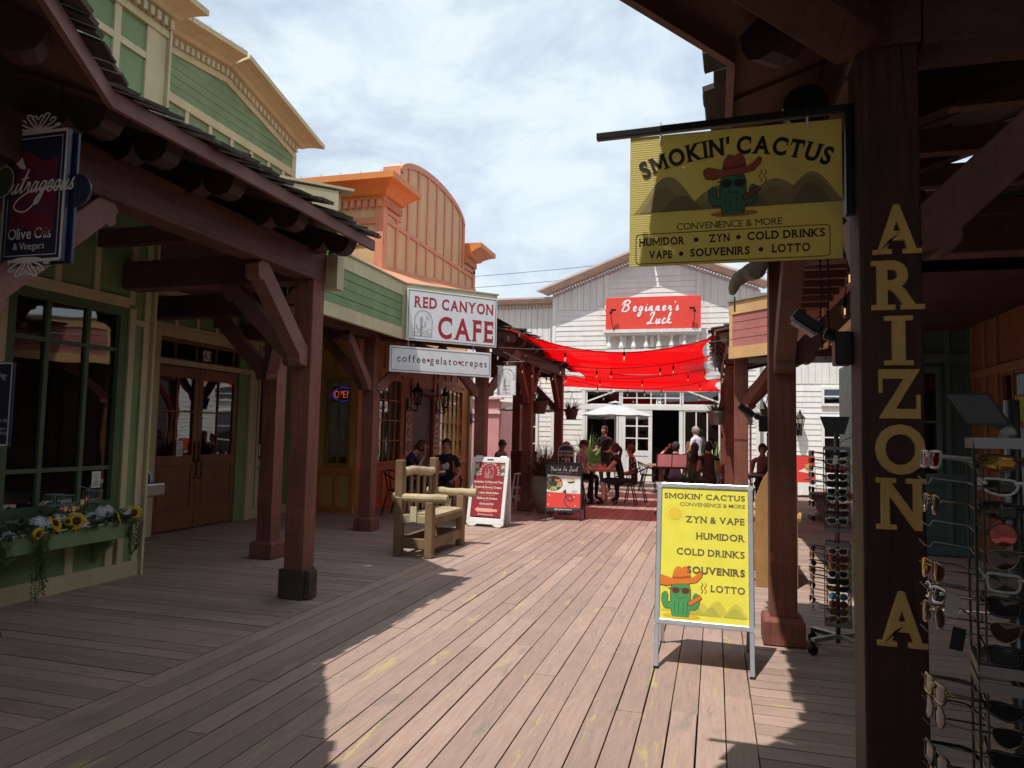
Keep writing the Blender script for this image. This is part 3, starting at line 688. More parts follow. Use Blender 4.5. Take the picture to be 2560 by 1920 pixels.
GF = fascia_porch('fascia_porch', 'green boarded porch fascia with cream edges between the shop and the cafe', [(-3.42, 5.88), (-4.6, 7.06), (-4.6, 9.95), (-3.47, 11.08)], 2.90, 3.75, CREAM, GREENH, LIDM)
mb = MB()           # sunlit end of the flat roof over the near corner, and its stub of trim by the post
mb.obox((-3.88, 5.30, 3.50), Vector((.5, .5, 0)), Vector((.014, -.014, 0)), (0, 0, .21)); mb.obox((-3.92, 5.34, 3.745), Vector((.60, .60, 0)), Vector((.06, -.06, 0)), (0, 0, .012))
mb.box(-3.50, -3.36, 5.80, 5.92, 2.80, 3.12)
mb.build('end_trim', CREAM, GF)
mb = MB()
V_ = dict(a=(-4.6, 9.95, 3.765), b=(-3.45, 11.10, 3.765), c=(-6.2, 17.74, 5.27), d=(-6.2, 12.32, 4.62), e=(-4.6, 7.06, 3.765), f=(-6.2, 7.4, 4.3), g=(-3.45, 17.0, 3.9))
mb.face([V_['e'], V_['a'], V_['d'], V_['f']]); mb.face([V_['a'], V_['b'], V_['c'], V_['d']]); mb.face([(-3.40, 5.86, 3.762), (-4.6, 7.06, 3.762), (-6.2, 7.4, 4.298), (-7.35, 7.0, 4.3), (-5.7, 5.82, 4.0)])
mb.build('flat_roof', paint('salmon_roof_coating', (.66, .27, .15), .6, .08, 2), GF)
mb = MB(); mb.face([(-7.3, 9.9, 3.42), (-4.65, 9.9, 3.42), (-3.5, 11.05, 3.42), (-3.5, 12.2, 3.42), (-6.2, 12.2, 3.42), (-7.3, 12.2, 3.42)]); mb.build('ceiling', SOFFIT, GF)
post(GF, -5.04, 9.83, 2.95); post(GF, -3.79, 11.42, 2.95, plinth=False)
for p, q in (((-5.04, 7.4, 3.03), (-5.04, 9.93, 3.03)), ((-5.0, 9.95, 3.02), (-3.79, 11.42, 3.02)), ((-5.04, 9.83, 3.035), (-7.3, 9.83, 3.035))):
    mb = MB(); mb.bar(p, q, .18, .24); mb.build('beam', TIMBERX, GF)
for p, q in (((-5.04, 9.73, 2.15), (-5.04, 9.05, 2.85)), ((-5.13, 9.83, 2.15), (-5.8, 9.83, 2.85)), ((-4.96, 9.91, 2.15), (-4.5, 10.45, 2.85)), ((-3.72, 11.47, 2.15), (-3.3, 11.8, 2.88)), ((-3.86, 11.35, 2.15), (-4.3, 10.8, 2.85))):
    mb = MB(); brace(mb, p, q, .11, .13); mb.build('brace', TIMBERL, GF, bevel=.005)

# ------------------------------------------------------------ cafe building
C = thing('cafe_building', 'orange false fronted cafe with arched parapet and dentil cornices', 'building', (-7, 14, 0))
XC = -6.2
mb = MB()
mb.box(XC-.12, XC, 12.3, 17.75, 4.3, 6.0); mb.box(-10, XC-.121, 12.3, 12.42, 3.4, 6.0); mb.box(-10, -9.9, 12.3, 17.75, 3, 6.0); mb.box(-9.9, XC-.12, 17.63, 17.75, 0, 6.0)
arch = [(13.0, 6.0), (16.9, 6.0), (16.9, 6.78)]+[(14.95+1.95*cos(a), 6.78+.52*sin(a)) for a in [pi*i/16 for i in range(1, 16)]]+[(13.0, 6.78)]
mb.prism(arch, (XC-.35, 0, 0), (0, 1, 0), (0, 0, 1), (.35, 0, 0))
mb.build('false_front', TAN, C)
mb = MB()
for i in range(11):
    y = 12.42+i*.522; top = 6.0 if (y < 13.1 or y > 16.9) else 6.72+.52*sqrt(max(0, 1-((y-14.95)/1.95)**2))
    zb = 4.66+(y-12.4)*.12
    mb.box(XC, XC+.028, y-.045, y+.045, max(4.6, zb), 5.56); mb.box(XC, XC+.028, y-.045, y+.045, 5.64, top)
mb.box(XC, XC+.032, 12.3, 17.75, 5.56, 5.64); mb.box(XC, XC+.045, 12.28, 12.45, 4.5, 6.0); mb.box(XC, XC+.04, 17.6, 17.76, 4.5, 6.0)
outer = [(14.95+1.95*cos(a), 6.78+.53*sin(a)) for a in [pi*i/24 for i in range(25)]]; inner = [(14.95+1.84*cos(a), 6.76+.42*sin(a)) for a in [pi*i/24 for i in range(25)]]
for i in range(24): mb.prism([outer[i], outer[i+1], inner[i+1], inner[i]], (XC-.02, 0, 0), (0, 1, 0), (0, 0, 1), (.055, 0, 0))
mb.box(XC, XC+.035, 16.78, 16.9, 5.64, 6.8); mb.box(XC, XC+.035, 13.0, 13.12, 6.3, 6.8); mb.box(XC-.36, XC+.03, 12.985, 13.0, 6.0, 6.9)
mb.bar((XC+.03, 12.3, 4.63), (XC+.03, 17.76, 5.28), .07, .07)
for xx in (-6.95, -7.7, -8.45, -9.2): mb.box(xx-.05, xx+.05, 12.272, 12.3, 3.8, 5.5)
mb.box(-10, -6.155, 12.268, 12.3, 5.10, 5.20); mb.box(-6.33, -6.158, 12.27, 12.3, 3.8, 5.9); mb.box(-10, -6.157, 12.266, 12.3, 5.50, 5.62); mb.box(XC, XC+.04, 12.3, 13.1, 5.74, 5.82); mb.box(XC, XC+.04, 16.9, 17.75, 5.70, 5.78)
mb.build('trim', SALMON, C)
mb = MB()
dentils(mb, (XC+.02, 12.3, 5.96), (XC+.02, 13.05, 5.96), 8, .07, (1, 0, 0), .12); mb.build('dentil_band', SALMON, C); mb = MB(); dentils(mb, (-9.6, 12.29, 5.96), (-6.17, 12.29, 5.96), 24, .07, (0, -1, 0), .14); mb.build('dentil_band', SALMON, C); mb = MB(); dentils(mb, (XC+.02, 16.9, 5.95), (XC+.02, 17.75, 5.95), 9, .07, (1, 0, 0), .12)
mb.build('dentil_band', SALMON, C)
mb = MB()
cornice(mb, (XC, 12.3, 5.97), (XC, 13.0, 5.97), (1, 0, 0), .40, .40, 0, .40, 0.25); cornice(mb, (-9.8, 12.3, 5.97), (XC, 12.3, 5.97), (0, -1, 0), .40, .40, 0, 0, .40); spikes(mb, (-8, 11.93, 6.365), (-5.85, 11.93, 6.365), 5)
mb.build('cornice', ORANGE, C)
mb = MB(); cornice(mb, (XC, 16.95, 5.96), (XC, 17.75, 5.96), (1, 0, 0), .38, .46, 0, 0, .46); spikes(mb, (XC+.4, 17, 6.335), (XC+.4, 18, 6.335), 5); mb.build('cornice', ORANGE, C)
for i in range(2, 22, 3): mb = MB(); spikes(mb, (XC-.1, outer[i][0], outer[i][1]), (XC-.1, outer[i][0]+.01, outer[i][1]), 1); mb.build('bird_spike', STEEL, C)
# ground floor: ochre end wall with the OPEN window, orange street wall
YE = 11.55
mb = MB()
for x0, x1, z0, z1 in ((-7.4, -6.80, 0, 3.42), (-6.30, XC, 0, 3.42), (-6.80, -6.30, 0, .84), (-6.80, -6.30, 2.42, 3.42)): mb.box(x0, x1, YE, YE+.1, z0, z1)
mb.build('end_wall', OCHRE, C)
mb = MB()
for y0, y1, z0, z1 in ((YE+.101, 12.35, 0, 3.42), (13.45, 14.0, 0, 3.42), (15.15, 15.5, 0, 3.42), (17.1, 17.7, 0, 3.42), (12.35, 13.45, 0, .85), (12.35, 13.45, 2.55, 3.42), (15.5, 17.1, 0, .85), (15.5, 17.1, 2.55, 3.42), (14.0, 15.15, 2.45, 3.42)): mb.box(XC-.1, XC-.001, y0, y1, z0, z1)
mb.build('street_wall', BURNT, C)
mb = MB()
def panel_frame(mb, a0, a1, z0, z1, horiz, c, t=.025, w=.06):
    for p in (a0, a1-w):
        mb.box(p, p+w, c-t, c, z0, z1) if horiz else mb.box(c, c+t, p, p+w, z0, z1)
    for z in (z0, z1-w):
        mb.box(a0+w, a1-w, c-t*.9, c, z, z+w) if horiz else mb.box(c, c+t*.9, a0+w, a1-w, z, z+w)
panel_frame(mb, -7.4, -6.2, 0.0, .12, True, YE, .03, .055); mb.box(-7.4, -6.2, YE-.03, YE, .70, .83)
for x in (-6.9, -6.56, -6.24): mb.box(x-.03, x+.03, YE-.025, YE, .12, .70)
for x in (-7.1, -6.62, -6.23): mb.box(x-.03, x+.03, YE-.022, YE, 2.60, 3.4)
for y in (YE+.05, 12.28, 13.52, 13.95, 15.2, 15.45, 17.15): mb.box(XC, XC+.025, y-.04, y+.04, .1, 3.4)
for y0, y1 in ((YE+.1, 13.9), (15.25, 17.6)): mb.box(XC, XC+.03, y0, y1, .02, .1); mb.box(XC, XC+.035, y0, y1, .72, .82); mb.box(XC, XC+.03, y0, y1, 2.62, 2.72)
for y in (11.95, 12.65, 13.05, 15.9, 16.3, 16.7): mb.box(XC, XC+.022, y-.02, y+.02, .1, .72); mb.box(XC, XC+.022, y-.02, y+.02, 2.72, 3.4)
mb.build('battens', BURNT, C)
def cafe_window(horiz, a0, a1, z0, z1, c, nx, nz, mat):
    mb = MB(); f = .055
    B = (lambda p, q, r, s, k=0: mb.box(p, q, c-.03+k, c+.04, r, s)) if horiz else (lambda p, q, r, s, k=0: mb.box(c-.04, c+.03-k, p, q, r, s))
    B(a0, a0+f, z0, z1); B(a1-f, a1, z0, z1); B(a0+f, a1-f, z0, z0+f); B(a0+f, a1-f, z1-f, z1)
    for i in range(1, nx): p = a0+f+(a1-a0-2*f)*i/nx; B(p-.012, p+.012, z0+f, z1-f, .018)
    for j in range(1, nz):
        p = z0+f+(z1-z0-2*f)*j/nz
        for i in range(nx):
            q0 = a0+f+(a1-a0-2*f)*i/nx+(.012 if i else 0); q1 = a0+f+(a1-a0-2*f)*(i+1)/nx-(.012 if i < nx-1 else 0); B(q0, q1, p-.012, p+.012, .02)
    o = mb.build('window', mat, C); g = MB()
    g.box(a0+f, a1-f, c+.012, c+.018, z0+f, z1-f) if horiz else g.box(c-.018, c-.012, a0+f, a1-f, z0+f, z1-f)
    g.build('pane', GLASS, o); return o
cafe_window(True, -6.80, -6.30, .84, 2.42, YE, 2, 4, paint('golden_sash_paint', (.30, .165, .045), .5))
cafe_window(False, 12.35, 13.45, .85, 2.55, XC, 4, 4, BURNT); cafe_window(False, 15.5, 17.1, .85, 2.55, XC, 5, 4, BURNT)
mb = MB(); mb.box(XC-.08, XC-.03, 14.0, 15.15, 0, 2.45); mb.build('door', paint('maroon_door_paint', (.09, .022, .018), .45), C)
mb = MB(); mb.box(-9, -8.9, 11.6, 17.6, 0, 3.3); mb.box(-8.9, -6.4, 14.5, 14.6, 0, 3.3); mb.build('cafe_room', DARK, C)
mb = MB(); mb.tube([(XC+.02, 14.0, 2.36), (XC+.02, 15.2, 2.34)], .05, 10); mb.build('door_log', TIMBERL, C)
mb = MB(); mb.box(XC, XC+.06, 17.55, 17.75, 0, 3.4); mb.build('corner_board', CREAM, C)

# ------------------------------------------------------------ left far porch
PF = thing('timber_porch', 'brown timber porch with shingle roof beyond the cafe under the red sails', 'porch', (-3.6, 14, 0))
post(PF, -3.55, 13.6, 2.85); post(PF, -3.55, 16.5, 2.85); post(PF, -4.6, 16.6, 2.85)
for p, q in (((-3.55, 11.5, 2.985), (-3.55, 16.7, 2.985)), ((-3.6, 13.6, 2.98), (-6.1, 13.6, 2.98)), ((-3.6, 16.55, 2.98), (-6.1, 16.55, 2.98))):
    mb = MB(); mb.bar(p, q, .20, .26); mb.build('beam', TIMBERX, PF)
for p, q in (((-3.55, 13.5, 2.12), (-3.55, 12.85, 2.82)), ((-3.55, 13.7, 2.12), (-3.55, 14.35, 2.82)), ((-3.65, 13.6, 2.12), (-4.3, 13.6, 2.82)), ((-3.55, 16.4, 2.12), (-3.55, 15.75, 2.82)), ((-3.65, 16.5, 2.12), (-4.35, 16.5, 2.82))):
    mb = MB(); brace(mb, p, q, .11, .13); mb.build('brace', TIMBER, PF)
shingle_roof(PF, [(-3.15, 11.4, 3.18), (-3.15, 16.9, 3.18)], [(-6.1, 11.4, 3.75), (-6.1, 16.9, 3.75)], seed=5)
for y in (11.5, 12.1, 12.7, 13.1, 13.9, 14.6, 15.4, 16.2, 16.8):
    mb = MB(); rafter_tail(mb, (-4.4, y, 3.42), (-3.22, y, 3.17)); mb.build('rafter_tail', TIMBERX, PF)

# ------------------------------------------------------------ white restaurant at the end of the street
R = thing('white_restaurant', 'white clapboard gabled restaurant closing the far end of the street', 'building', (-2, 24, 0))
YR = 23.8
def lap(mb, x0, x1, z0, z1, y, n=None, m=0, clip=None):
    n = n or max(1, round((z1-z0)/.17)); h = (z1-z0)/n; rr = random.Random(int(x0*97+z0*31))
    for i in range(n):
        za, zb = z0+i*h, z0+(i+1)*h
        xs = [x0]; 
        while xs[-1] < x1-.4 and rr.random() < .6: xs.append(min(x1, xs[-1]+rr.uniform(.8, 2.4)))
        if xs[-1] < x1: xs.append(x1)
        for a, b in zip(xs, xs[1:]):
            t = rr.uniform(-.004, .006); mb.raw([(a+.002, y-.024-t, za-.006), (b-.002, y-.024-t, za-.006), (b-.002, y-.010, zb), (a+.002, y-.010, zb), (a+.002, y, za), (b-.002, y, za), (b-.002, y, zb), (a+.002, y, zb)],
                [(0, 1, 2, 3), (0, 4, 5, 1), (3, 2, 6, 7), (0, 3, 7, 4), (1, 5, 6, 2)], m)
def apex(x): return 7.62-.385*abs(x+2.02)
mb = MB(); mb.prism([(-5.39, 2.95), (1.35, 2.95), (1.35, 6.3), (-2.02, 7.6), (-5.39, 6.3)], (0, YR, 0), (1, 0, 0), (0, 0, 1), (0, .2, 0))
mb.box(-5.39, -4.25, YR, YR+.2, 0, 2.95); mb.box(.22, 1.35, YR, YR+.2, 0, 2.95); mb.box(-5.39, 1.35, YR+.2, YR+9, 2.9, 6.2); mb.box(-14, -5.39, YR+.3, YR+.5, 0, 6.2); mb.box(1.35, 9, YR+.3, YR+.5, 0, 6.1)
mb.build('wall', WHITEV, R)
mb = MB(); lap(mb, -5.30, 1.26, 2.98, 5.72, YR); lap(mb, -3.45, -.60, 5.9, 7.0, YR); lap(mb, -5.3, -4.3, .1, 2.9, YR); lap(mb, .28, 1.26, .1, 2.9, YR); lap(mb, -8.2, -5.45, .1, 3.6, YR+.3); lap(mb, 1.42, 6, .1, 3.2, YR+.3)
mb.build('lap_siding', WHITE, R)
mb = MB()
for i in range(31):
    x = -5.3+i*.22
    if x > 1.3: break
    if -3.55 < x < -.5: continue
    if x > -.5 and mb.f and mb.v[0].x < -3: mb.build('vertical_boards', WHITEV, R); mb = MB()
    mb.box(x-.1, x+.1, YR-.018-.004*(i % 2), YR, 5.74, apex(x)-.1)
mb.build('vertical_boards', WHITEV, R); mb = MB()
for i in range(42): x = -13.9+i*.205; mb.box(x-.095, x+.095, YR+.28-.004*(i % 2), YR+.3, 3.62, 6.0)
mb.build('vertical_boards', WHITEV, R); mb = MB()
for i in range(22): x = 1.5+i*.205; mb.box(x-.095, x+.095, YR+.28-.004*(i % 2), YR+.3, 3.25, 5.9)
mb.build('vertical_boards', WHITEV, R)
mb = MB()
for x in (-3.52, -.52): mb.box(x-.07, x+.07, YR-.045, YR, 5.74, apex(x)-.12)
mb.box(-5.39, -5.27, YR-.045, YR, 0, 6.2); mb.box(1.25, 1.37, YR-.045, YR, 0, 6.2); mb.box(-5.26, 1.24, YR-.04, YR, 5.70, 5.78) if False else None
mb.box(-4.32, -4.2, YR-.06, YR, 0, 3.0); mb.box(.17, .29, YR-.06, YR, 0, 3.0); mb.box(-4.32, .29, YR-.065, YR, 3.0, 3.14); mb.box(-4.2, .17, YR-.05, YR, 2.36, 2.5)
mb.build('corner_trim', WHITE, R)
mb = MB()
for sgn, xa, xb in ((-1, -5.55, -2.02), (1, 1.51, -2.02)):
    za, zb = apex(xa)+.0, apex(xb)
    a, b = (xa, YR-.02, za), (xb, YR-.02, zb)
    dentils(mb, (xa+sgn*-.15, YR-.03, apex(xa+sgn*-.15)-.02), (xb, YR-.03, zb-.02), 34, .10, (0, -1, 0), .10)
    p, q = (a, b) if sgn < 0 else (b, a)
    cornice(mb, p, q, (0, -1, 0), .22, .52, 0, .25 if sgn < 0 else .02, .02 if sgn < 0 else .25)
    spikes(mb, (xa, YR-.5, za+.22), (xb, YR-.5, zb+.22), 10)
cornice(mb, (-14, YR+.28, 6.02), (-5.42, YR+.28, 6.02), (0, -1, 0), .20, .40); dentils(mb, (-14, YR+.26, 6.0), (-5.45, YR+.26, 6.0), 70, .08, (0, -1, 0), .10)
cornice(mb, (1.4, YR+.28, 5.92), (9, YR+.28, 5.92), (0, -1, 0), .20, .40); dentils(mb, (1.42, YR+.26, 5.9), (9, YR+.26, 5.9), 60, .08, (0, -1, 0), .10)
mb.build('gable_cornice', PINKTRIM, R)
# balcony under the sign
mb = MB()
mb.box(-3.56, -.42, YR-.55, YR, 4.86, 4.97); mb.box(-3.52, -.46, YR-.50, YR-.02, 4.80, 4.86); mb.box(-3.5, -.48, YR-.48, YR-.30, 4.22, 4.32)
for i in range(8):
    x = -3.38+i*.405
    mb.lathe([(.045, 4.32), (.075, 4.36), (.085, 4.42), (.06, 4.52), (.035, 4.62), (.035, 4.68), (.055, 4.72), (.045, 4.75), (.06, 4.80)], (x, YR-.39, 0), 12)
for x in (-2.9, -1.98, -1.05): mb.box(x-.06, x+.06, YR-.3, YR, 4.40, 4.80)
mb.build('balustrade', WHITEV, R, smooth=False)
# glazed shop front: transoms, door bays
def storefront():
    f = MB(); g = MB()
    def bay(x0, x1, z0, z1, nx, nz, w=.05):
        f.box(x0, x0+w, YR-.03, YR+.05, z0, z1); f.box(x1-w, x1, YR-.03, YR+.05, z0, z1); f.box(x0+w, x1-w, YR-.03, YR+.05, z0, z0+w); f.box(x0+w, x1-w, YR-.03, YR+.05, z1-w, z1)
        for i in range(1, nx): p = x0+w+(x1-x0-2*w)*i/nx; f.box(p-.02, p+.02, YR-.02, YR+.045, z0+w, z1-w)
        for j in range(1, nz):
            p = z0+w+(z1-z0-2*w)*j/nz; f.box(x0+w, x1-w, YR-.015, YR+.04, p-.02, p+.02)
        g.box(x0+w, x1-w, YR+.02, YR+.03, z0+w, z1-w)
    bay(-4.19, -3.02, 2.5, 3.0, 1, 1); bay(-3.0, -1.05, 2.5, 3.0, 4, 2); bay(-1.03, .16, 2.5, 3.0, 1, 1)
    bay(-4.19, -3.1, .3, 2.36, 1, 1); bay(-.98, .16, .3, 2.36, 3, 1); f.box(-4.19, -3.1, YR-.02, YR+.05, 0, .3); f.box(-.98, .16, YR-.02, YR+.05, 0, .3)
    f.box(-3.08, -2.98, YR-.03, YR+.05, 0, 2.36); f.box(-1.12, -1.0, YR-.03, YR+.05, 0, 2.36)
    s = f.build('shopfront', WHITE, R); g.build('pane', GLASS, s)
    d = MB(); x0, x1 = -2.97, -1.98; y = YR-.06
    for a, b, z0, z1 in ((x0, x0+.12, 0.02, 2.34), (x1-.12, x1, 0.02, 2.34), (x0+.12, x1-.12, .02, .30), (x0+.12, x1-.12, .85, 1.02), (x0+.12, x1-.12, 2.22, 2.34)): d.box(a, b, y, y+.05, z0, z1)
    d.box(x0+.12, x1-.12, y+.015, y+.04, .30, .85); xm = (x0+x1)/2; d.box(xm-.03, xm+.03, y+.005, y+.045, 1.02, 2.22)
    for z in (1.42, 1.82): d.box(x0+.12, xm-.03, y+.01, y+.04, z-.02, z+.02); d.box(xm+.03, x1-.12, y+.01, y+.04, z-.02, z+.02)
    dd = d.build('door', WHITE, R); gg = MB(); gg.box(x0+.12, x1-.12, y+.02, y+.026, 1.02, 2.22); gg.build('pane', GLASSD, dd)
    n = MB(); text(n, 'C', (-1.78, YR+.012, 2.56), (1, 0, 0), (0, 0, 1), .12, 'c', .02, m=0, lift=.002); n.box(-1.86, -1.70, YR+.013, YR+.018, 2.54, 2.71, 1)
    n.build('unit_number', [INK, WPLAS], R)
    r = MB(); r.box(-4.3, .3, 27.5, 27.6, 0, 3.2); r.box(-4.3, -4.2, 24, 27.5, 0, 3.2); r.box(.2, .3, 24, 27.5, 0, 3.2); r.box(-4.3, .3, 24, 27.5, 3.2, 3.3); r.box(-3.9, -1.2, 26, 26.5, 0, 1.1, 0); r.box(-3.9, -.2, 27.2, 27.45, 1.4, 1.5, 1); r.box(-3.9, -.2, 27.2, 27.45, 1.9, 2.0, 1)
    r.build('dining_room', [ROOMW, DARK], R)
storefront()
mb = MB()        # sloped awning brackets beside the transom
mb.bar((-4.15, YR-.05, 2.62), (-3.2, YR-.05, 2.98), .04, .05); mb.bar((.12, YR-.05, 2.62), (-.85, YR-.05, 2.98), .04, .05); mb.build('knee_trim', WHITE, R)
# side parts seen between the posts
def sash(x0, x1, z0, z1, y, nz, nx=1):
    mb = MB()
    for a, b, c, d in ((x0, x0+.08, z0, z1), (x1-.08, x1, z0, z1), (x0+.08, x1-.08, z0, z0+.08), (x0+.08, x1-.08, z1-.08, z1)): mb.box(a, b, y-.06, y+.02, c, d)
    for i in range(1, nz): p = z0+.08+(z1-z0-.16)*i/nz; mb.box(x0+.08, x1-.08, y-.04, y+.01, p-.02, p+.02)
    for i in range(1, nx): p = x0+.08+(x1-x0-.16)*i/nx; mb.box(p-.02, p+.02, y-.035, y+.01, z0+.08, z1-.08)
    o = mb.build('window', WHITE, R); g = MB(); g.box(x0+.08, x1-.08, y-.012, y-.006, z0+.08, z1-.08); g.build('pane', GLASSD, o)
sash(3.2, 4.2, .4, 2.2, YR+.26, 3); sash(3.2, 4.2, 2.55, 3.15, YR+.26, 2); sash(-6.6, -5.9, .5, 2.4, YR+.26, 3); sash(-6.6, -5.9, 2.6, 3.2, YR+.26, 2); sash(1.5, 2.2, .4, 2.4, YR+.26, 3)
# red sign board on the balcony, with its lettering
S = thing('restaurant_sign', 'large red board with white brush lettering over the white balcony', 'sign', (-1.97, YR-.45, 4.98))
REDB = plain('red_sign_face', (.72, .055, .035), .5)
mb = MB(); mb.box(-3.48, -.44, YR-.50, YR-.42, 4.985, 6.04); mb.build('board', REDB, S, bevel=.01)
mb = MB(); script(mb, "Beginner's", (-2.02, YR-.502, 5.56), (1, 0, 0), (0, 0, 1), .36, .125, .003, slant=.12, adv=1.50); script(mb, 'Luck', (-1.72, YR-.502, 5.14), (1, 0, 0), (0, 0, 1), .38, .125, .003, slant=.12, adv=1.25)
mb.build('lettering', WPLAS, S)
for x, s in ((-3.28, 1), (-.62, -1)):
    L_ = thing('sign_lamp', 'small black spotlight on an arm at the %s end of the red board' % ('left' if s > 0 else 'right'), 'lamp', (x, YR-.55, 4.97), group='spotlights on the red sign')
    mb = MB(); mb.tube([(x+s*.07, YR-.56, 4.97), (x+s*.02, YR-.66, 5.2), (x, YR-.74, 5.48)], .012, 6); mb.build('arm', BLACKM, L_)
    mb = MB(); mb.ball((x, YR-.74, 5.5), .05, 10, 6); mb.tube([(x, YR-.74, 5.58), (x+s*.16, YR-.70, 5.6)], [.045, .035], 10); mb.build('lamp_head', BLACKM, L_)

# pink low building glimpsed behind the left posts
P_ = thing('pink_shed', 'low pink boarded building glimpsed behind the left porch posts', 'building', (-7.5, 21.5, 0))
PINK = paint('pink_wall_paint', (.62, .30, .31), .65, .08, 2, .12)
mb = MB(); mb.box(-11, -6.55, 21.5, 21.6, 0, 2.55); mb.box(-6.62, -6.5, 21.6, 23.7, 0, 2.5); mb.build('wall', PINK, P_)
mb = MB(); mb.box(-11, -6.5, 21.44, 21.499, 2.1, 2.2); mb.box(-11, -6.45, 21.38, 21.7, 2.56, 2.62); mb.box(-7.1, -7.04, 21.46, 21.499, 0, 2.1); mb.build('trim', paint('pale_pink_trim', (.72, .50, .48), .6), P_)
# ------------------------------------------------------------ right near porch with the ARIZONA post
PR = thing('timber_porch', 'dark timber porch overhead on the right with the lettered corner post', 'porch', (.57, 2.72, 0))
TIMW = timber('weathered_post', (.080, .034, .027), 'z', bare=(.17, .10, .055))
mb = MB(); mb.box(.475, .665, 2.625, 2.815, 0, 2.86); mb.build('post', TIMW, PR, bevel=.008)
mb = MB(); mb.box(.465, .675, 2.615, 2.825, 2.86, 3.3); mb.build('post_head', TIMBERX, PR, bevel=.006)
post(PR, .485, 5.74, 2.85)
for p, q in (((.57, 2.83, 2.985), (.49, 5.84, 2.985)), ((.68, 2.72, 2.985), (2.6, 2.72, 2.985)), ((.58, 5.74, 2.975), (2.6, 5.74, 2.975)), ((.5, 2.65, 2.985), (-.6, 1.2, 2.985))):
    mb = MB(); mb.bar(p, q, .20, .27); mb.build('beam', TIMBERX, PR, bevel=.008)
for p, q in (((.57, 2.82, 2.12), (.56, 3.5, 2.82)), ((.67, 2.72, 2.20), (1.32, 2.72, 2.83)), ((.49, 5.64, 2.05), (.51, 4.95, 2.84)), ((.59, 5.74, 2.12), (1.28, 5.74, 2.83))):
    mb = MB(); brace(mb, p, q, .14, .15); mb.build('brace', TIMBERL, PR, bevel=.006)
RZ = 3.04
shingle_roof(PR, [(.06, 5.85, RZ), (.06, 2.85, RZ), (-.5, 2.02, RZ), (-1.5, .54, RZ)], [(2.7, 5.85, 3.9), (2.7, 1.7, 3.9), (1.7, .2, 3.9), (.6, -1.4, 3.9)], seed=11)
mb = MB()
for k in (1, 2, 3): mb.bar((-1.7+k*.3, .6-k*.23, RZ-.004+k*.13), (.06+k*.3, 2.87-k*.13, RZ-.004+k*.13), .012, .012)
for y in (3.3, 3.75, 4.2, 4.7, 5.2): mb.bar((.08, y, RZ-.004), (2.6, y, 3.86), .012, .012)
mb.build('soffit_batten', TIMBERX, PR)
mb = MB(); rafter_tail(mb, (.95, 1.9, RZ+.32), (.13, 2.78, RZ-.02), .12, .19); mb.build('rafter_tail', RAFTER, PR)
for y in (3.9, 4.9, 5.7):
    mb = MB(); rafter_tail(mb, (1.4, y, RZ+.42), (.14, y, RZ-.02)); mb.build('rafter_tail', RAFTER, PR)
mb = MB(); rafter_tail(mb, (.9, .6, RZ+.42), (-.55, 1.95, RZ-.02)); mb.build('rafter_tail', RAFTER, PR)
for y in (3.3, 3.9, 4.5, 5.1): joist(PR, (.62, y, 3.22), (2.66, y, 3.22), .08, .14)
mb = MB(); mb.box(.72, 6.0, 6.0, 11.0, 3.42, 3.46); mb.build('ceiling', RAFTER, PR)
mb = MB(); mb.prism([(.05, 2.86), (-.03, 2.74), (-.14, 2.78), (-.03, 2.92)], (0, 0, 3.03), (1, 0, .12), (0, 1, .05), (0, 0, .004)); mb.build('flashing', SHINGLE, PR)
for y in (6.3, 6.75, 7.2, 7.65, 8.1, 8.55, 9.0, 9.45, 9.9, 10.35): joist(PR, (.8, y, 3.31), (5.5, y, 3.31), .08, .2)
CW = thing('covered_walk', 'dark timber roof of the covered walk behind and above the camera', 'roof', (-1.5, -4, 3.3))
mb = MB(); mb.box(-9, 7, -3.2, .52, 3.30, 3.36); mb.build('roof', SOFFIT, CW)
mb = MB(); mb.box(2.6, 2.7, -9, 5.95, 0, 3.9); mb.box(2.72, 2.8, -9, 6.3, 3.6, 4.2); mb.build('wall', TEAL, CW); mb = MB(); mb.box(-12, 10, -26, -25.8, 0, 4.4); mb.build('end_wall', TERRA, CW)  # the far end wall is unseen, added to block bright sky in lens reflections
# letters on the corner post
LT = thing('letter_sign', 'seven routed gold letters spelling ARIZONA down the dark corner post', 'sign', (.57, 2.625, 1.0))
GOLD = paint('gold_letter_paint', (.78, .47, .15), .5, .14, 4, .15, grain=(6, 6, 1))
for ch, z0, z1 in (('A', 2.134, 2.30), ('R', 1.945, 2.11), ('I', 1.758, 1.922), ('Z', 1.581, 1.743), ('O', 1.398, 1.558), ('N', 1.217, 1.383), ('A', .842, 1.016)):
    mb = MB(); text(mb, ch, (.588-.003*(z0 < 1), 2.6245, z0), (1, 0, 0), (0, 0, 1), z1-z0, 'c', .030, True, sw=.19, depth=.014, fit={'I': .040, 'O': .150, 'A': .128, 'N': .122, 'R': .128, 'Z': .125}[ch]); mb.build('letter', GOLD, LT, bevel=.003)

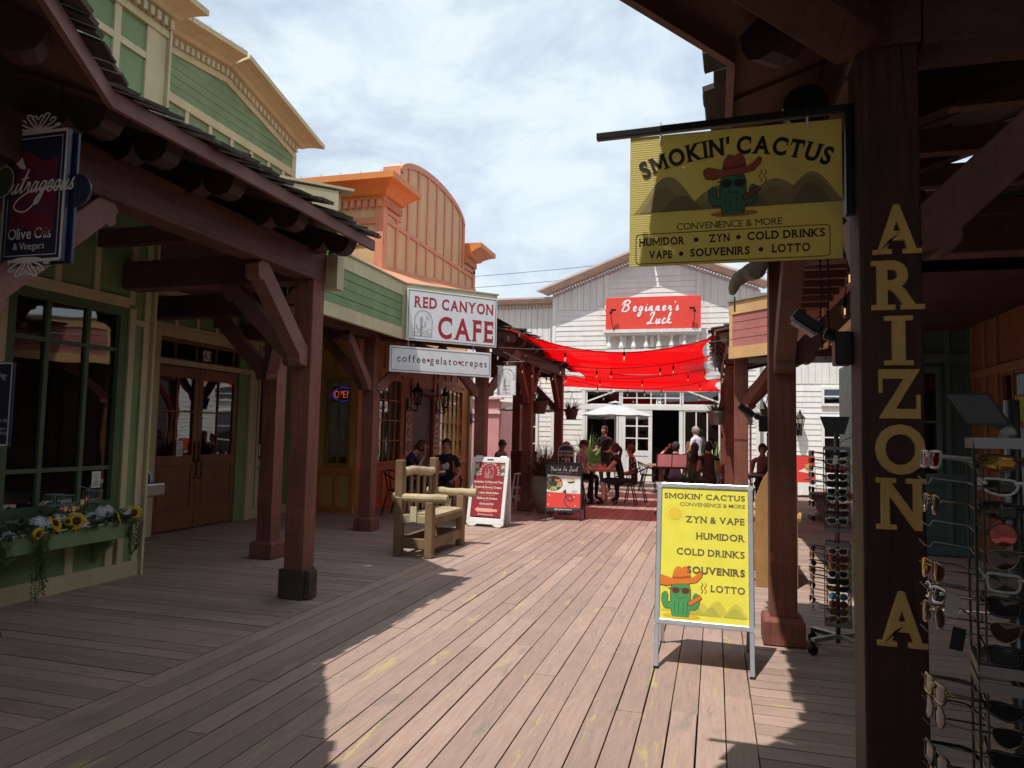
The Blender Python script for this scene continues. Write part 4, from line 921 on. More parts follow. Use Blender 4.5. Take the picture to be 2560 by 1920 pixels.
# rose fascia porch and the post on its corner
RF = fascia_porch('fascia_porch', 'rose boarded porch fascia with peach edges on the right', [(.22, 11.30), (1.40, 10.10), (1.40, 7.0)], 2.70, 3.56, PEACH, ROSE, LIDM)
mb = MB(); mb.face([(.22, 11.3, 3.57), (1.4, 10.1, 3.57), (1.4, 7, 3.57), (4, 7, 3.75), (4, 15, 3.9), (.4, 15, 3.7)]); mb.build('flat_roof', paint('pale_green_roof', (.33, .42, .36), .6), RF)
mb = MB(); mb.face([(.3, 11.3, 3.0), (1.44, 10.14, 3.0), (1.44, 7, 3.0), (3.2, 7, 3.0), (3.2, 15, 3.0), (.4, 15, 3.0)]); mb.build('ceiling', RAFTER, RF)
mb = MB(); mb.box(.287, .493, 11.50, 11.70, 0, 3.0); mb.build('post', TIMBER, RF, bevel=.008)
for p, q in (((.39, 11.70, 2.0), (.39, 12.4, 2.72)), ((.49, 11.6, 2.0), (1.2, 11.6, 2.72)), ((.45, 11.52, 2.0), (.93, 11.02, 2.70))):
    mb = MB(); brace(mb, p, q, .12, .14); mb.build('brace', TIMBER, RF)
mb = MB(); mb.bar((.5, 11.6, 2.87), (3.2, 11.6, 2.87), .18, .24); mb.build('beam', TIMBERX, RF)
# right far porch
RP = thing('timber_porch', 'brown timber porch on the far right beside the red sails', 'porch', (.3, 14, 0))
post(RP, .27, 14.0, 2.8); post(RP, .22, 17.2, 2.8)
mb = MB(); mb.bar((.27, 11.5, 2.93), (.22, 17.4, 2.93), .20, .26); mb.build('beam', TIMBERX, RP)
for p, q in (((.27, 13.9, 2.05), (.27, 13.2, 2.78)), ((.36, 14, 2.05), (1.0, 14, 2.78)), ((.22, 17.1, 2.05), (.22, 16.4, 2.78))):
    mb = MB(); brace(mb, p, q, .12, .14); mb.build('brace', TIMBER, RP)
shingle_roof(RP, [(.0, 17.5, 3.14), (.0, 11.4, 3.14)], [(2.7, 17.5, 3.7), (2.7, 11.4, 3.7)], seed=9)
for y in (11.6, 12.3, 13.0, 13.8, 14.6, 15.4, 16.2, 17.2):
    mb = MB(); rafter_tail(mb, (1.2, y, 3.38), (.06, y, 3.12)); mb.build('rafter_tail', paint('pale_rafter_wood', (.36, .22, .09), .6) if y < 11.7 else TIMBERX, RP)

# right shops
RS = thing('dark_shop', 'dark teal and terracotta shop wall deep under the right porch', 'building', (3, 10.7, 0))
mb = MB(); mb.box(2.2, 3.28, 10.7, 10.8, 0, 3.4); mb.build('teal_wall', TEAL, RS)
mb = MB()
for x in (2.25, 2.62, 2.98, 3.24): mb.box(x-.03, x+.03, 10.675, 10.7, .15, 3.3)
for z in (.08, 1.02, 2.62): mb.box(2.2, 3.28, 10.67, 10.7, z-.06, z+.06)
mb.box(2.28, 2.34, 10.66, 10.7, 1.08, 2.5); mb.box(2.84, 2.90, 10.66, 10.7, 1.08, 2.5); mb.box(2.34, 2.84, 10.66, 10.7, 2.42, 2.5); mb.box(2.34, 2.84, 10.672, 10.7, 1.75, 1.78)
mb.build('teal_batten', paint('teal_batten_paint', (.10, .15, .15), .6), RS)
mb = MB(); mb.box(2.34, 2.84, 10.69, 10.698, 1.08, 2.42); mb.build('pane', GLASSD, RS)
mb = MB()
for y0, y1, z0, z1 in ((7, 8.2, 0, 3.4), (9.7, 10.69, 0, 3.4), (8.2, 9.7, 0, .8), (8.2, 9.7, 2.3, 3.4)): mb.box(3.28, 3.38, y0, y1, z0, z1)
mb.box(3.38, 8, 4.0, 4.1, 0, 3.4); mb.box(6.0, 6.1, 4.1, 10.69, 0, 3.4)
mb.build('terracotta_wall', TERRA, RS)
mb = MB()
for y in (8.1, 9.8, 10.2, 10.63): mb.box(3.25, 3.28, y-.035, y+.035, .1, 3.3)
for z in (2.38, .72, 3.1): mb.box(3.24, 3.28, 7, 10.69, z-.05, z+.05)
for y in (8.55, 8.95, 9.35): mb.box(3.26, 3.30, y-.015, y+.015, .77, 2.33)
for z in (1.3, 1.85): mb.box(3.265, 3.295, 8.2, 9.7, z-.012, z+.012)
mb.build('terracotta_batten', paint('terracotta_batten_paint', (.30, .15, .085), .6), RS)
mb = MB(); mb.box(3.32, 3.33, 8.2, 9.7, .8, 2.3); mb.build('pane', GLASSD, RS)
GS = thing('grey_shop', 'dark grey board shop wall with wall lanterns beyond the teal wall on the right', 'building', (3.2, 16, 0))
mb = MB(); mb.box(3.2, 3.4, 10.81, 20.7, 0, 3.4); mb.build('wall', paint('slate_board_paint', (.10, .105, .10), .65), GS)
mb = MB()
for i in range(60): y = 10.95+i*.163; mb.box(3.18, 3.2, y-.018, y+.018, 1.0, 3.3)
mb.box(3.17, 3.2, 10.81, 20.7, .9, 1.0); mb.box(3.16, 3.2, 13, 13.9, .1, 2.2); mb.box(3.16, 3.2, 16.5, 17.4, .1, 2.2)
mb.build('batten', paint('slate_batten_paint', (.125, .13, .125), .65), GS)

# rolled sun blind under the right eave, with its chain and wall box
RB = thing('roller_blind', 'rolled dark sun blind with bead chain under the right eave', 'blind', (.33, 2.95, 2.8))
mb = MB(); mb.tube([(.34, 2.93, 2.80), (.31, 5.75, 2.80)], .07, 14); mb.build('roll', plain('blind_fabric', (.06, .055, .05), .8), RB)
mb = MB(); mb.tube([(.34, 2.90, 2.80), (.34, 2.93, 2.80)], .085, 14); mb.build('end_cap', plain('black_plastic', (.012, .012, .013), .35), RB)
mb = MB()
for dx in (-.012, .014):
    for i in range(56): mb.ball((.40+dx+.004*sin(i*.5), 2.90, 2.76-i*.0165), .0055, 6, 4)
mb.tube([(.388, 2.90, 2.80), (.388, 2.90, 1.85), (.40, 2.90, 1.80), (.414, 2.90, 1.85), (.414, 2.90, 2.80)], .0022, 5)
mb.build('chain', plain('black_chain', (.03, .028, .026), .5, .6), RB)
mb = MB(); mb.tube(catmull([(.31, 5.76, 2.80), (.24, 5.86, 2.80), (.16, 5.88, 2.74), (.13, 5.88, 2.64)], 4), [.07]*4+[.06]*4+[.05, .045, .04, .03, .02], 10); mb.tube([(.15, 5.88, 2.62), (.15, 5.88, 2.50)], .008, 6)
mb.build('frayed_end', paint('burlap_cloth', (.30, .25, .19), .9), RB)
for i, (x, y, z, lb, sx) in enumerate(((.415, 2.80, 1.84, 'black floodlight on a knuckle bracket low on the lettered post', .6), (.32, 5.70, 1.62, 'black floodlight on the left side of the plinth post behind', .7))):
    F_ = thing('floodlight', lb, 'floodlight', (x, y, z), group='black floodlights on the right posts')
    k = sx
    mb = MB(); mb.box(x+.0, x+.06, y-.04, y+.04, z-.07, z+.05); mb.tube([(x+.02, y, z+.03), (x-.03, y, z+.05)], .022, 10); mb.build('bracket', BLACKM, F_, bevel=.006)
    mb = MB(); mb.obox((x-.09, y, z+.09), Vector((.075, 0, -.055))*k, Vector((0, .075, 0))*k, Vector((.018, 0, .024))*k); mb.build('lamp_head', BLACKM, F_, bevel=.006)
    mb = MB(); mb.obox((x-.103, y, z+.068), Vector((.062, 0, -.046))*k, Vector((0, .062, 0))*k, Vector((.003, 0, .004))); mb.build('lens', plain('grey_lens', (.12, .12, .12), .2), F_)

# overhead wires
for i, (z0, z1) in enumerate(((17.6, 18.4), (16.6, 17.5), (15.2, 15.9))):
    mb = MB(); p = [(-45+i*3, 62, z0-2.4), (-12, 60, z0-1.7), (0, 60, z1-1.3), (25, 60, z1)]; mb.tube(catmull(p, 5), .022, 5)
    tag(mb.build('overhead_wire', BLACKM), ('upper' if i == 0 else 'middle' if i == 1 else 'lower')+' thin overhead wire crossing the cloudy sky', 'wire', 'overhead wires')
# ------------------------------------------------------------ drawings on the signs
YEL = plain('yellow_sign_face', (.80, .72, .075), .45)
def corrugated(name, col):
    m, t, b, out = _new(name); b.inputs['Base Color'].default_value = (*col, 1); b.inputs['Roughness'].default_value = .5
    c = t.nodes.new('ShaderNodeTexCoord'); w = t.nodes.new('ShaderNodeTexWave'); w.wave_type = 'BANDS'; w.bands_direction = 'Z'; w.inputs['Scale'].default_value = 36
    t.links.new(c.outputs['Object'], w.inputs['Vector']); _bump(t, b, w.outputs[0], .35, .002)
    tr = t.nodes.new('ShaderNodeBsdfTranslucent'); tr.inputs[0].default_value = (.86, .74, .16, 1); mx = t.nodes.new('ShaderNodeMixShader'); mx.inputs[0].default_value = .45
    t.links.new(b.outputs[0], mx.inputs[1]); t.links.new(tr.outputs[0], mx.inputs[2]); t.links.new(mx.outputs[0], out.inputs[0]); return m
YELC = corrugated('corrugated_yellow_face', (.84, .73, .27))
def poly(mb, pts, o, u, v, z, m): 
    o, u, v = Vector(o), Vector(u), Vector(v); n = u.cross(v); a = sum(pts[i][0]*pts[(i+1) % len(pts)][1]-pts[(i+1) % len(pts)][0]*pts[i][1] for i in range(len(pts)))
    mb.face([o+u*x+v*y+n*z for x, y in (pts if a > 0 else pts[::-1])], m)
def ell(cx, cy, rx, ry, n=20, a0=0, a1=2*pi, rot=0):
    r = []
    for i in range(n):
        a = a0+(a1-a0)*i/(n if abs(a1-a0-2*pi) < 1e-6 else n-1); x, y = rx*cos(a), ry*sin(a); r.append((cx+x*cos(rot)-y*sin(rot), cy+x*sin(rot)+y*cos(rot)))
    return r
def cactus_emblem(mb, o, u, v, s, cols, z=.002):
    """cowboy cactus logo, about 1 unit high times s; cols = material slots: green, dark green, hat, band, lens, cigar, sand, outline"""
    g, dg, hat, band, lens, cig, sand, ln = cols; S = lambda pts: [(x*s, y*s) for x, y in pts]
    e = .0002
    poly(mb, S(ell(.02, .035, .36, .05)), o, u, v, z, sand)
    def arm(sg, m, w):
        p = catmull([(sg*.12, .26), (sg*.26, .22), (sg*.31, .32), (sg*.30, .44)], 5); mb.ribbon(S(p), w*s, o, u, v, Vector(u).cross(Vector(v))*(z+(e if m == ln else 2*e)), m)
    for sg in (-1, 1): arm(sg, ln, .135)
    body = [(-.15, .02), (-.19, .2), (-.19, .52), (-.16, .64), (-.08, .69), (.08, .69), (.16, .64), (.19, .52), (.19, .2), (.15, .02)]
    poly(mb, S([(x*1.08, y*1.02-.005) for x, y in body]), o, u, v, z+1.4*e, ln)
    for sg in (-1, 1): arm(sg, g, .105); poly(mb, S(ell(sg*.30, .44, .053, .05, 12)), o, u, v, z+2.2*e, g)
    poly(mb, S(body), o, u, v, z+2.6*e, g)
    for x in (-.10, -.03, .05, .12): mb.ribbon(S([(x, .06), (x*1.15, .2), (x*1.1, .3)]), .012*s, o, u, v, Vector(u).cross(Vector(v))*(z+3.2*e), dg)
    mb.ribbon(S(catmull([(-.08, .40), (0, .365), (.09, .40)], 5)), .014*s, o, u, v, Vector(u).cross(Vector(v))*(z+3.2*e), ln)
    for sg in (-1, 1): poly(mb, S(ell(sg*.095, .52, .082, .066, 14)), o, u, v, z+3.3*e, ln); poly(mb, S(ell(sg*.095, .52, .066, .05, 14)), o, u, v, z+3.8*e, lens)
    mb.ribbon(S([(-.24, .555), (.2, .555)]), .018*s, o, u, v, Vector(u).cross(Vector(v))*(z+3.5*e), ln)
    brim = [(-.44, .70), (-.40, .62), (-.28, .60), (-.1, .645), (.12, .66), (.3, .70), (.40, .80), (.42, .88), (.37, .91), (.28, .82), (.17, .76), (-.14, .74), (-.24, .77), (-.36, .80), (-.43, .77)]
    crown = [(-.17, .72), (-.13, .90), (-.08, .985), (-.02, .985), (.02, .96), (.07, 1.0), (.13, .99), (.17, .90), (.20, .75)]
    poly(mb, S([(x*1.05, y*1.01-.008) for x, y in crown]), o, u, v, z+4*e, ln); poly(mb, S(crown), o, u, v, z+4.5*e, hat)
    mb.ribbon(S([(-.165, .76), (.0, .765), (.19, .80)]), .045*s, o, u, v, Vector(u).cross(Vector(v))*(z+5*e), band)
    poly(mb, S([(x*1.04, (y-.74)*1.09+.74) for x, y in brim]), o, u, v, z+5.4*e, ln); poly(mb, S(brim), o, u, v, z+6*e, hat)
    mb.ribbon(S([(.15, .26), (.40, .43)]), .092*s, o, u, v, Vector(u).cross(Vector(v))*(z+6.2*e), ln); mb.ribbon(S([(.165, .27), (.39, .423)]), .068*s, o, u, v, Vector(u).cross(Vector(v))*(z+6.7*e), cig)
    for k in (0, .07): mb.ribbon(S(catmull([(.40+k, .50), (.43+k, .55), (.39+k, .60), (.43+k, .66), (.41+k, .70)], 4)), .012*s, o, u, v, Vector(u).cross(Vector(v))*(z+3*e), band if k else dg)
def bump_hills(mb, o, u, v, w, h, z, m, seq):
    for i, (a, b, t) in enumerate(seq):
        p = [(a*w, 0)]+[((a+(b-a)*k/12)*w, h*t*(sin(pi*k/12)**1.35)) for k in range(1, 12)]+[(b*w, 0)]; poly(mb, p, o, u, v, z+.0002*i, m[i % len(m)])
def arch_emblem(mb, o, u, v, h, m, wd=.012):
    """arched desert window logo: saguaro, sun, mesas"""
    k = h; u_, v_ = Vector(u), Vector(v); n = u_.cross(v_)*.003
    A = [(-.36*k, 0), (-.36*k, .62*k)]+[(-.36*k*cos(a), .62*k+.38*k*sin(a)) for a in [pi*i/14 for i in range(1, 14)]]+[(.36*k, .62*k), (.36*k, 0), (-.36*k, 0)]
    mb.ribbon(A, wd, o, u, v, n, m)
    for x in (-.13, -.10, -.07, -.04): mb.ribbon([(x*k, 0), (x*k, .74*k)], wd*.55, o, u, v, n*1.1, m)
    mb.ribbon([(-.13*k, .74*k), (-.085*k, .78*k), (-.04*k, .74*k)], wd*.6, o, u, v, n*1.15, m)
    for q in (0, .03): mb.ribbon([((-.13)*k, (.22+q)*k), ((-.24-q)*k, (.26+q)*k), ((-.26+q*.0-q)*k, .44*k)], wd*.6, o, u, v, n*1.2, m); mb.ribbon([((-.04)*k, (.34+q)*k), ((.05+q)*k, (.38)*k), ((.06+q)*k, .58*k)], wd*.6, o, u, v, n*1.2, m)
    mb.ribbon(ell(.17*k, .74*k, .07*k, .07*k, 16)+[(.24*k, .74*k)], wd*.7, o, u, v, n*1.2, m)
    for p in ([(-.36, .12), (-.3, .13), (-.27, .18), (-.2, .18), (-.16, .12)], [(.0, .12), (.02, .19), (.12, .20), (.16, .15), (.36, .15)], [(.14, .20), (.17, .27), (.36, .28)], [(.0, .09), (.15, .10), (.2, .06), (.36, .07)], [(-.33, .08), (-.2, .08)]):
        mb.ribbon([(x*k, y*k) for x, y in p], wd*.7, o, u, v, n*1.25, m)
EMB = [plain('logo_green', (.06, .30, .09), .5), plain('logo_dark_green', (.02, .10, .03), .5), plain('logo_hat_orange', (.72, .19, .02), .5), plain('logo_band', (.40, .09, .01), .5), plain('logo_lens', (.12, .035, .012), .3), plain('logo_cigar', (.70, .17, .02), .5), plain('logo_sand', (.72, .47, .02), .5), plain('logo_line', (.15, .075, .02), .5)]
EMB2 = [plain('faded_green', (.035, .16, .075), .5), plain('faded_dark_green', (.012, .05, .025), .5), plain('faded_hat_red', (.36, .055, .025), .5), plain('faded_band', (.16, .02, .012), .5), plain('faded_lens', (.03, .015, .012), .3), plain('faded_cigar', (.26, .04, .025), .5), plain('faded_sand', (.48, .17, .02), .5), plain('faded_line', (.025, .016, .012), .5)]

# ------------------------------------------------------------ hanging yellow sign
HS = thing('hanging_sign', 'yellow corrugated board sign with a cowboy cactus logo hanging from a black pole', 'sign', (.06, 2.72, 2.66))
W_, H_ = .755, .508
mb = MB(); mb.obox((.06, 2.72, 2.655-H_/2), Vector((W_/2, 0, .0)), (0, .004, 0), (0, 0, H_/2)); mb.build('board', YELC, HS)
o = Vector((.06-W_/2, 2.7155, 2.655-H_)); U, V = Vector((1, 0, 0)), Vector((0, 0, 1)); P = lambda x, y: o+U*(x*W_)+V*(y*H_)
mb = MB()
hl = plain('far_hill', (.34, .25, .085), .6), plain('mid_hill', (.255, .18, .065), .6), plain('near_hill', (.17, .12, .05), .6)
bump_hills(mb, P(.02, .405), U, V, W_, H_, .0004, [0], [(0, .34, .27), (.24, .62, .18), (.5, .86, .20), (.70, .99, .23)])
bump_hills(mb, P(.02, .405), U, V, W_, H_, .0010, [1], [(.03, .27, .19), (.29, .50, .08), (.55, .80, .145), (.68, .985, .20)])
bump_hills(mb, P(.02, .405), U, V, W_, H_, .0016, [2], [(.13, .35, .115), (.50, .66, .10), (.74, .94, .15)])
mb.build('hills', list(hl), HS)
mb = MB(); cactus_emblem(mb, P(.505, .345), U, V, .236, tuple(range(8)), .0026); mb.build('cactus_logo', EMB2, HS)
mb = MB()
text(mb, "SMOKIN' CACTUS", P(.505, .808), U, V, .066, 'c', .036, True, gap=.10, sp=.22, sw=.155, lift=.0024, arc=.80, fit=.675)
text(mb, 'CONVENIENCE & MORE', P(.483, .262), U, V, .027, 'c', 0, True, gap=.07, sp=.24, sw=.07, fit=.375)
for s_, x, y, xe in (('HUMIDOR', .05, .155, .272), ('ZYN', .392, .158, .489), ('COLD DRINKS', .572, .160, .922), ('VAPE', .10, .055, .213), ('SOUVENIRS', .301, .057, .582), ('LOTTO', .685, .06, .856)): text(mb, s_, P((x+xe)/2, y), U, V, .030, 'c', .028, True, gap=.10, sp=.3, sw=.14, fit=(xe-x)*W_)
for x, y in ((.330, .182), (.530, .185), (.257, .082), (.634, .086)): poly(mb, ell(0, 0, .0085, .0085, 14), P(x, y), U, V, .0006, 0)
rr = []
for cx, cy, a0 in ((.925, .215, 0), (.052, .215, 1), (.052, .045, 2), (.925, .045, 3)):
    for i in range(6): a = (a0+i/5)*pi/2; rr.append((cx*W_+.014*cos(a), cy*H_+.014*sin(a)))
mb.ribbon(rr+[rr[0]], .003, o, U, V, Vector((0, -.0006, 0)), 0)
mb.build('lettering', plain('black_ink', (.014, .010, .010), .8), HS)
for x in (.075+.06-W_/2+.04, .06+W_/2-.115): mb = MB(); mb.box(x-.003, x+.003, 2.712, 2.728, 2.625, 2.705); mb.build('zip_tie', WPLAS, HS)
SP = thing('sign_pole', 'black square pole with brace on the lettered post carrying the yellow board', 'pole', (.46, 2.72, 2.68))
mb = MB(); mb.bar((-.45, 2.72, 2.672), (.475, 2.72, 2.692), .028, .028); mb.build('arm', BLACKM, SP, bevel=.003)
mb = MB(); mb.box(.448, .474, 2.70, 2.74, 2.30, 2.68); mb.bar((.45, 2.75, 2.28), (.22, 2.75, 2.52), .022, .022); mb.build('wall_plate', BLACKM, SP, bevel=.003)

# ------------------------------------------------------------ yellow pavement sign
AF = thing('pavement_sign', 'aluminium framed yellow poster sign standing in the sun on the deck', 'sign', (-.07, 5.1, 0))
a = Vector((-.385, 4.825, 0)); top = Vector((0, .27, 1.18)); sl = top.length; V = top.normalized(); U = Vector((.632, -.015, 0)).normalized(); N_ = U.cross(V)
Wd = .632; FP = lambda x, y, z=0: a+U*x+V*y+N_*z
mb = MB()
def fr(mb, c, hx, hy, hz): mb.obox(FP(*c), U*hx, V*hy, N_*hz)
y0, y1 = .275, sl
for c, hx, hy in (((Wd/2, y0+.018, 0), Wd/2-.02, .018), ((Wd/2, y1-.018, 0), Wd/2-.02, .018), ((.018, (y0+y1)/2, 0), .018, (y1-y0)/2-.02), ((Wd-.018, (y0+y1)/2, 0), .018, (y1-y0)/2-.02)): fr(mb, c, hx, hy, .011)
mb.build('frame', ALU, AF, bevel=.006)
mb = MB()
for x, y in ((.02, y0+.02), (Wd-.02, y0+.02), (.02, y1-.02), (Wd-.02, y1-.02)): mb.tube([FP(x, y, -.012), FP(x, y, .0125)], .021, 14)
mb.build('corner_cap', plain('chrome_corner', (.5, .51, .52), .45, .6), AF)
for nm, s in (('front', 1), ('back', -1)):
    for x in (.018, Wd-.018):
        mb = MB()
        if s > 0: mb.obox(FP(x, y0/2+.002, 0), U*.015, V*(y0/2-.002), N_*.009)
        else:
            b = a+Vector((x, .60-x*.024, 0)); t_ = FP(x, sl-.05, -.02); mb.bar(b, t_, .028, .018, (0, 1, 0))
        o_ = mb.build('leg', ALU, AF, bevel=.003)
        f_ = MB(); f_.obox((FP(x, .006, 0) if s > 0 else b+Vector((0, 0, .006))), U*.017, V*.006, N_*.012); f_.build('foot', BLACKM, o_)
mb = MB(); b0 = a+Vector((0, .60, 0)); bt = FP(0, sl-.03, -.03); bd = (bt-b0).normalized()
mb.obox((b0+bt)/2+U*(Wd/2)+bd*.12, U*(Wd/2-.02), bd*.45, U.cross(bd)*.004); mb.build('rear_poster', YEL, AF)
x0, x1, q0, q1 = .036, Wd-.036, y0+.036, y1-.036; PW, PH = x1-x0, q1-q0
mb = MB(); mb.obox(FP((x0+x1)/2, (q0+q1)/2, .001), U*PW/2, V*PH/2, N_*.002); mb.build('poster', YEL, AF)
o = FP(x0, q0, .0035); P = lambda x, y: o+U*(x*PW)+V*(y*PH)
mb = MB(); hh = [plain('pale_hill', (.62, .54, .06), .6), plain('olive_hill', (.46, .43, .06), .6)]
bump_hills(mb, P(.0, .055), U, V, PW, PH, .0003, [0], [(0, .25, .075), (.30, .62, .085), (.5, .80, .105), (.72, 1.0, .09)]); bump_hills(mb, P(.0, .045), U, V, PW, PH, .0008, [1], [(.33, .52, .06), (.47, .70, .065), (.72, .98, .07)])
mb.build('hills', hh, AF)
mb = MB(); poly(mb, ell(0, 0, .045, .045, 24), P(.155, .80), U, V, .0008, 0)
for i in range(16): t_ = 2*pi*i/16; mb.ribbon([(.056*cos(t_), .056*sin(t_)), (.068*cos(t_), .068*sin(t_))], .004, P(.155, .80), U, V, N_*.0008, 0)
mb.build('sun_drawing', plain('poster_sun', (.78, .55, .04), .5), AF)
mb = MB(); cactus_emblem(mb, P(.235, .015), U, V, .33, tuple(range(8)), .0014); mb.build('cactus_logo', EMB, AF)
mb = MB()
text(mb, "SMOKIN' CACTUS", P(.498, .918), U, V, .037, 'c', .026, True, gap=.11, sp=.30, sw=.14, fit=.945*PW)
text(mb, 'CONVENIENCE & MORE', P(.972, .862), U, V, .0255, 'r', .002, True, gap=.075, sp=.22, sw=.075, fit=.757*PW)
for s_, y, wf in (('ZYN & VAPE', .735, .675), ('HUMIDOR', .610, .55), ('COLD DRINKS', .485, .777), ('SOUVENIRS', .352, .653), ('LOTTO', .222, .38)): text(mb, s_, P(.96, y), U, V, .044, 'r', .024, True, gap=.10, sp=.26, sw=.135, lift=.003 if s_ == 'SOUVENIRS' else .0006, fit=wf*PW)
mb.build('lettering', GREYD, AF)

# ------------------------------------------------------------ cafe signs
MAROON = plain('maroon_ink', (.36, .012, .025), .5); SIGNW = plain('white_sign_face', (.72, .72, .73), .45)
D45 = Vector((1, 1, 0)).normalized(); O45 = Vector((1, -1, 0)).normalized()
def sign45(name, label, p, w, z0, z1, off):
    t = thing(name, label, 'sign', (p[0], p[1], z0)); c = Vector((p[0], p[1], (z0+z1)/2))+D45*w/2+O45*off
    mb = MB(); mb.obox(c, D45*w/2, O45*.018, (0, 0, (z1-z0)/2)); mb.build('board', SIGNW, t, bevel=.004)
    oo = c-D45*w/2-Vector((0, 0, (z1-z0)/2))+O45*.018; return t, oo
def border(mb, o, u, v, w, h, i, t, lift):
    p = [(i, i), (w-i, i), (w-i, h-i), (i, h-i)]
    for k in range(4):
        a, b = p[k], p[(k+1) % 4]; mb.ribbon([a, b], t, o, u, v, lift*(1+.05*k), 0)
ZV = Vector((0, 0, 1))
CS, o = sign45('cafe_sign', 'white board sign reading RED CANYON CAFE on the angled green fascia', (-4.58, 9.97), 1.555, 2.885, 3.685, .06)
P = lambda x, y: o+D45*(x*1.555)+ZV*(y*.80)
mb = MB(); text(mb, 'RED CANYON', P(.515, .655), D45, ZV, .172, 'c', .030, True, gap=.12, sp=.34, sw=.125, fit=1.36); text(mb, 'CAFE', P(.645, .10), D45, ZV, .345, 'c', .026, True, gap=.15, sw=.125, fit=.97)
mb.build('lettering', MAROON, CS)
mb = MB(); arch_emblem(mb, P(.175, .095), D45, ZV, .40, 0, .007); border(mb, o, D45, ZV, 1.555, .80, .025, .010, O45*.002); mb.build('emblem', plain('plum_ink', (.10, .02, .04), .5), CS)
C2, o = sign45('menu_sign', 'long white hanging sign reading coffee gelato crepes under the cafe board', (-4.76, 9.79), 1.72, 2.39, 2.785, .06)
P = lambda x, y: o+D45*(x*1.72)+ZV*(y*.395)
mb = MB()
for s_, x in (('coffee', .205), ('gelato', .515), ('crepes', .82)): text(mb, s_, P(x, .40), D45, ZV, .115, 'c', .010, True, gap=.20, sw=.085, fit=.46)
border(mb, o, D45, ZV, 1.72, .395, .03, .008, O45*.002); mb.build('lettering', plain('plum_ink', (.10, .02, .04), .5), C2)
mb = MB()
for x in (.365, .672): poly(mb, ell(0, 0, .024, .024, 16), P(x, .52), D45, ZV, .002, 0)
mb.build('dot', MAROON, C2)
mb = MB()
for x in (.30, 1.40):
    c = o+D45*x-O45*.018
    for i in range(3): mb.tube([c+ZV*(.40+.035*i)+D45*.012*cos(q)*(i % 2)+O45*.012*cos(q)*(1-i % 2)+ZV*.024*sin(q) for q in [2*pi*k/10 for k in range(10)]], .004, 5, closed=True)
mb.build('chain_link', STEEL, C2)
# small projecting cafe sign on a scroll bracket
SB = thing('cafe_sign', 'small white portrait cafe sign hanging from a black scroll bracket', 'sign', (-3.3, 11.2, 2.6))
mb = MB(); mb.box(-3.45, -3.135, 11.19, 11.21, 2.12, 2.60); mb.build('board', SIGNW, SB, bevel=.003)
o = Vector((-3.2925, 11.189, 2.12)); U = Vector((1, 0, 0))
mb = MB(); arch_emblem(mb, o+ZV*.20, U, ZV, .175, 0, .0016); text(mb, 'RED CANYON CAFE', o+ZV*.415, U, ZV, .032, 'c', .012, gap=.16, sp=.3, arc=.115)
for s_, z in (('coffee', .145), ('gelato', .088), ('crepes', .03)): text(mb, s_, o+ZV*z, U, ZV, .028, 'c', .004, True, gap=.18, sw=.08)
for z in (.135, .078): mb.ribbon([(-.05, z), (.05, z)], .002, o, U, ZV, Vector((0, -.002, 0)))
border(mb, o-U*.1575, U, ZV, .315, .48, .008, .0025, Vector((0, -.002, 0))); mb.build('lettering', plain('plum_ink', (.10, .02, .04), .5), SB)
mb = MB(); mb.tube([(-3.5, 11.2, 2.66), (-3.0, 11.2, 2.67)], .009, 6); mb.tube([(-3.5, 11.2, 2.90), (-3.02, 11.2, 2.67)], .008, 6)
mb.tube(catmull([(-3.0, 11.2, 2.67), (-2.95, 11.2, 2.70), (-2.96, 11.2, 2.76), (-3.01, 11.2, 2.75), (-3.0, 11.2, 2.71)], 4), .008, 6)
for x in (-3.43, -3.155): mb.tube([(x, 11.2, 2.59), (x, 11.2, 2.665)], .004, 5)
mb.build('bracket', BLACKM, SB)
# white plastic sandwich board of the cafe
RA = thing('pavement_sign', 'white plastic sandwich board with a maroon cafe menu poster', 'sign', (-3.52, 11.1, 0))
a = Vector((-3.93, 10.99, 0)); U = Vector((.80, -.11, 0)).normalized(); top = Vector((.02, .20, 1.10)); V = (top-U*top.dot(U)).normalized(); N_ = U.cross(V); Wd = .66; sl = 1.12
a = a+U*.07
FP = lambda x, y, z=0: a+U*x+V*y+N_*z
mb = MB()
for c, hx, hy in (((Wd/2, .09, 0), Wd/2, .05), ((Wd/2, sl-.045, 0), Wd/2, .045), ((.03, sl/2, 0), .03, sl/2-.09), ((Wd-.03, sl/2, 0), .03, sl/2-.09)): mb.obox(FP(*c), U*hx, V*hy, N_*.018)
for x in (.10, Wd-.10): mb.prism(ell(0, 0, .10, .07, 14, pi, 2*pi), FP(x, .07, -.018), U, V, N_*.036)
for x in (.11, Wd-.11): mb.obox(FP(x, sl+.012, -.02), U*.06, V*.014, N_*.02)
b0 = a+Vector((0, .42, 0)); bt = FP(0, sl-.02, -.04); bd = (bt-b0).normalized()
mb.obox((b0+bt)/2+U*Wd/2, U*Wd/2, bd*((bt-b0).length/2), U.cross(bd)*.015)
mb.build('shell', WPLAS, RA, bevel=.008)
mb = MB(); mb.obox(FP(Wd/2, .60, .0), U*(Wd/2-.05), V*.44, N_*.014); mb.build('poster', plain('maroon_poster', (.30, .028, .045), .5), RA)
mb = MB(); mb.obox(FP(Wd/2, sl-.045, .0145), U*.055, V*.012, N_*.004); mb.build('handle_slot', DARK, RA)
CREAMI = plain('cream_ink', (.80, .68, .52), .5); PEACHI = plain('peach_ink', (.78, .40, .28), .5)
o = FP(Wd/2, .165, .0145)
mb = MB(); arch_emblem(mb, o+V*.615, U, V, .20, 0, .004); text(mb, 'RED CANYON CAFE', o+V*.845, U, V, .038, 'c', .015, gap=.14, sp=.26, arc=.145)
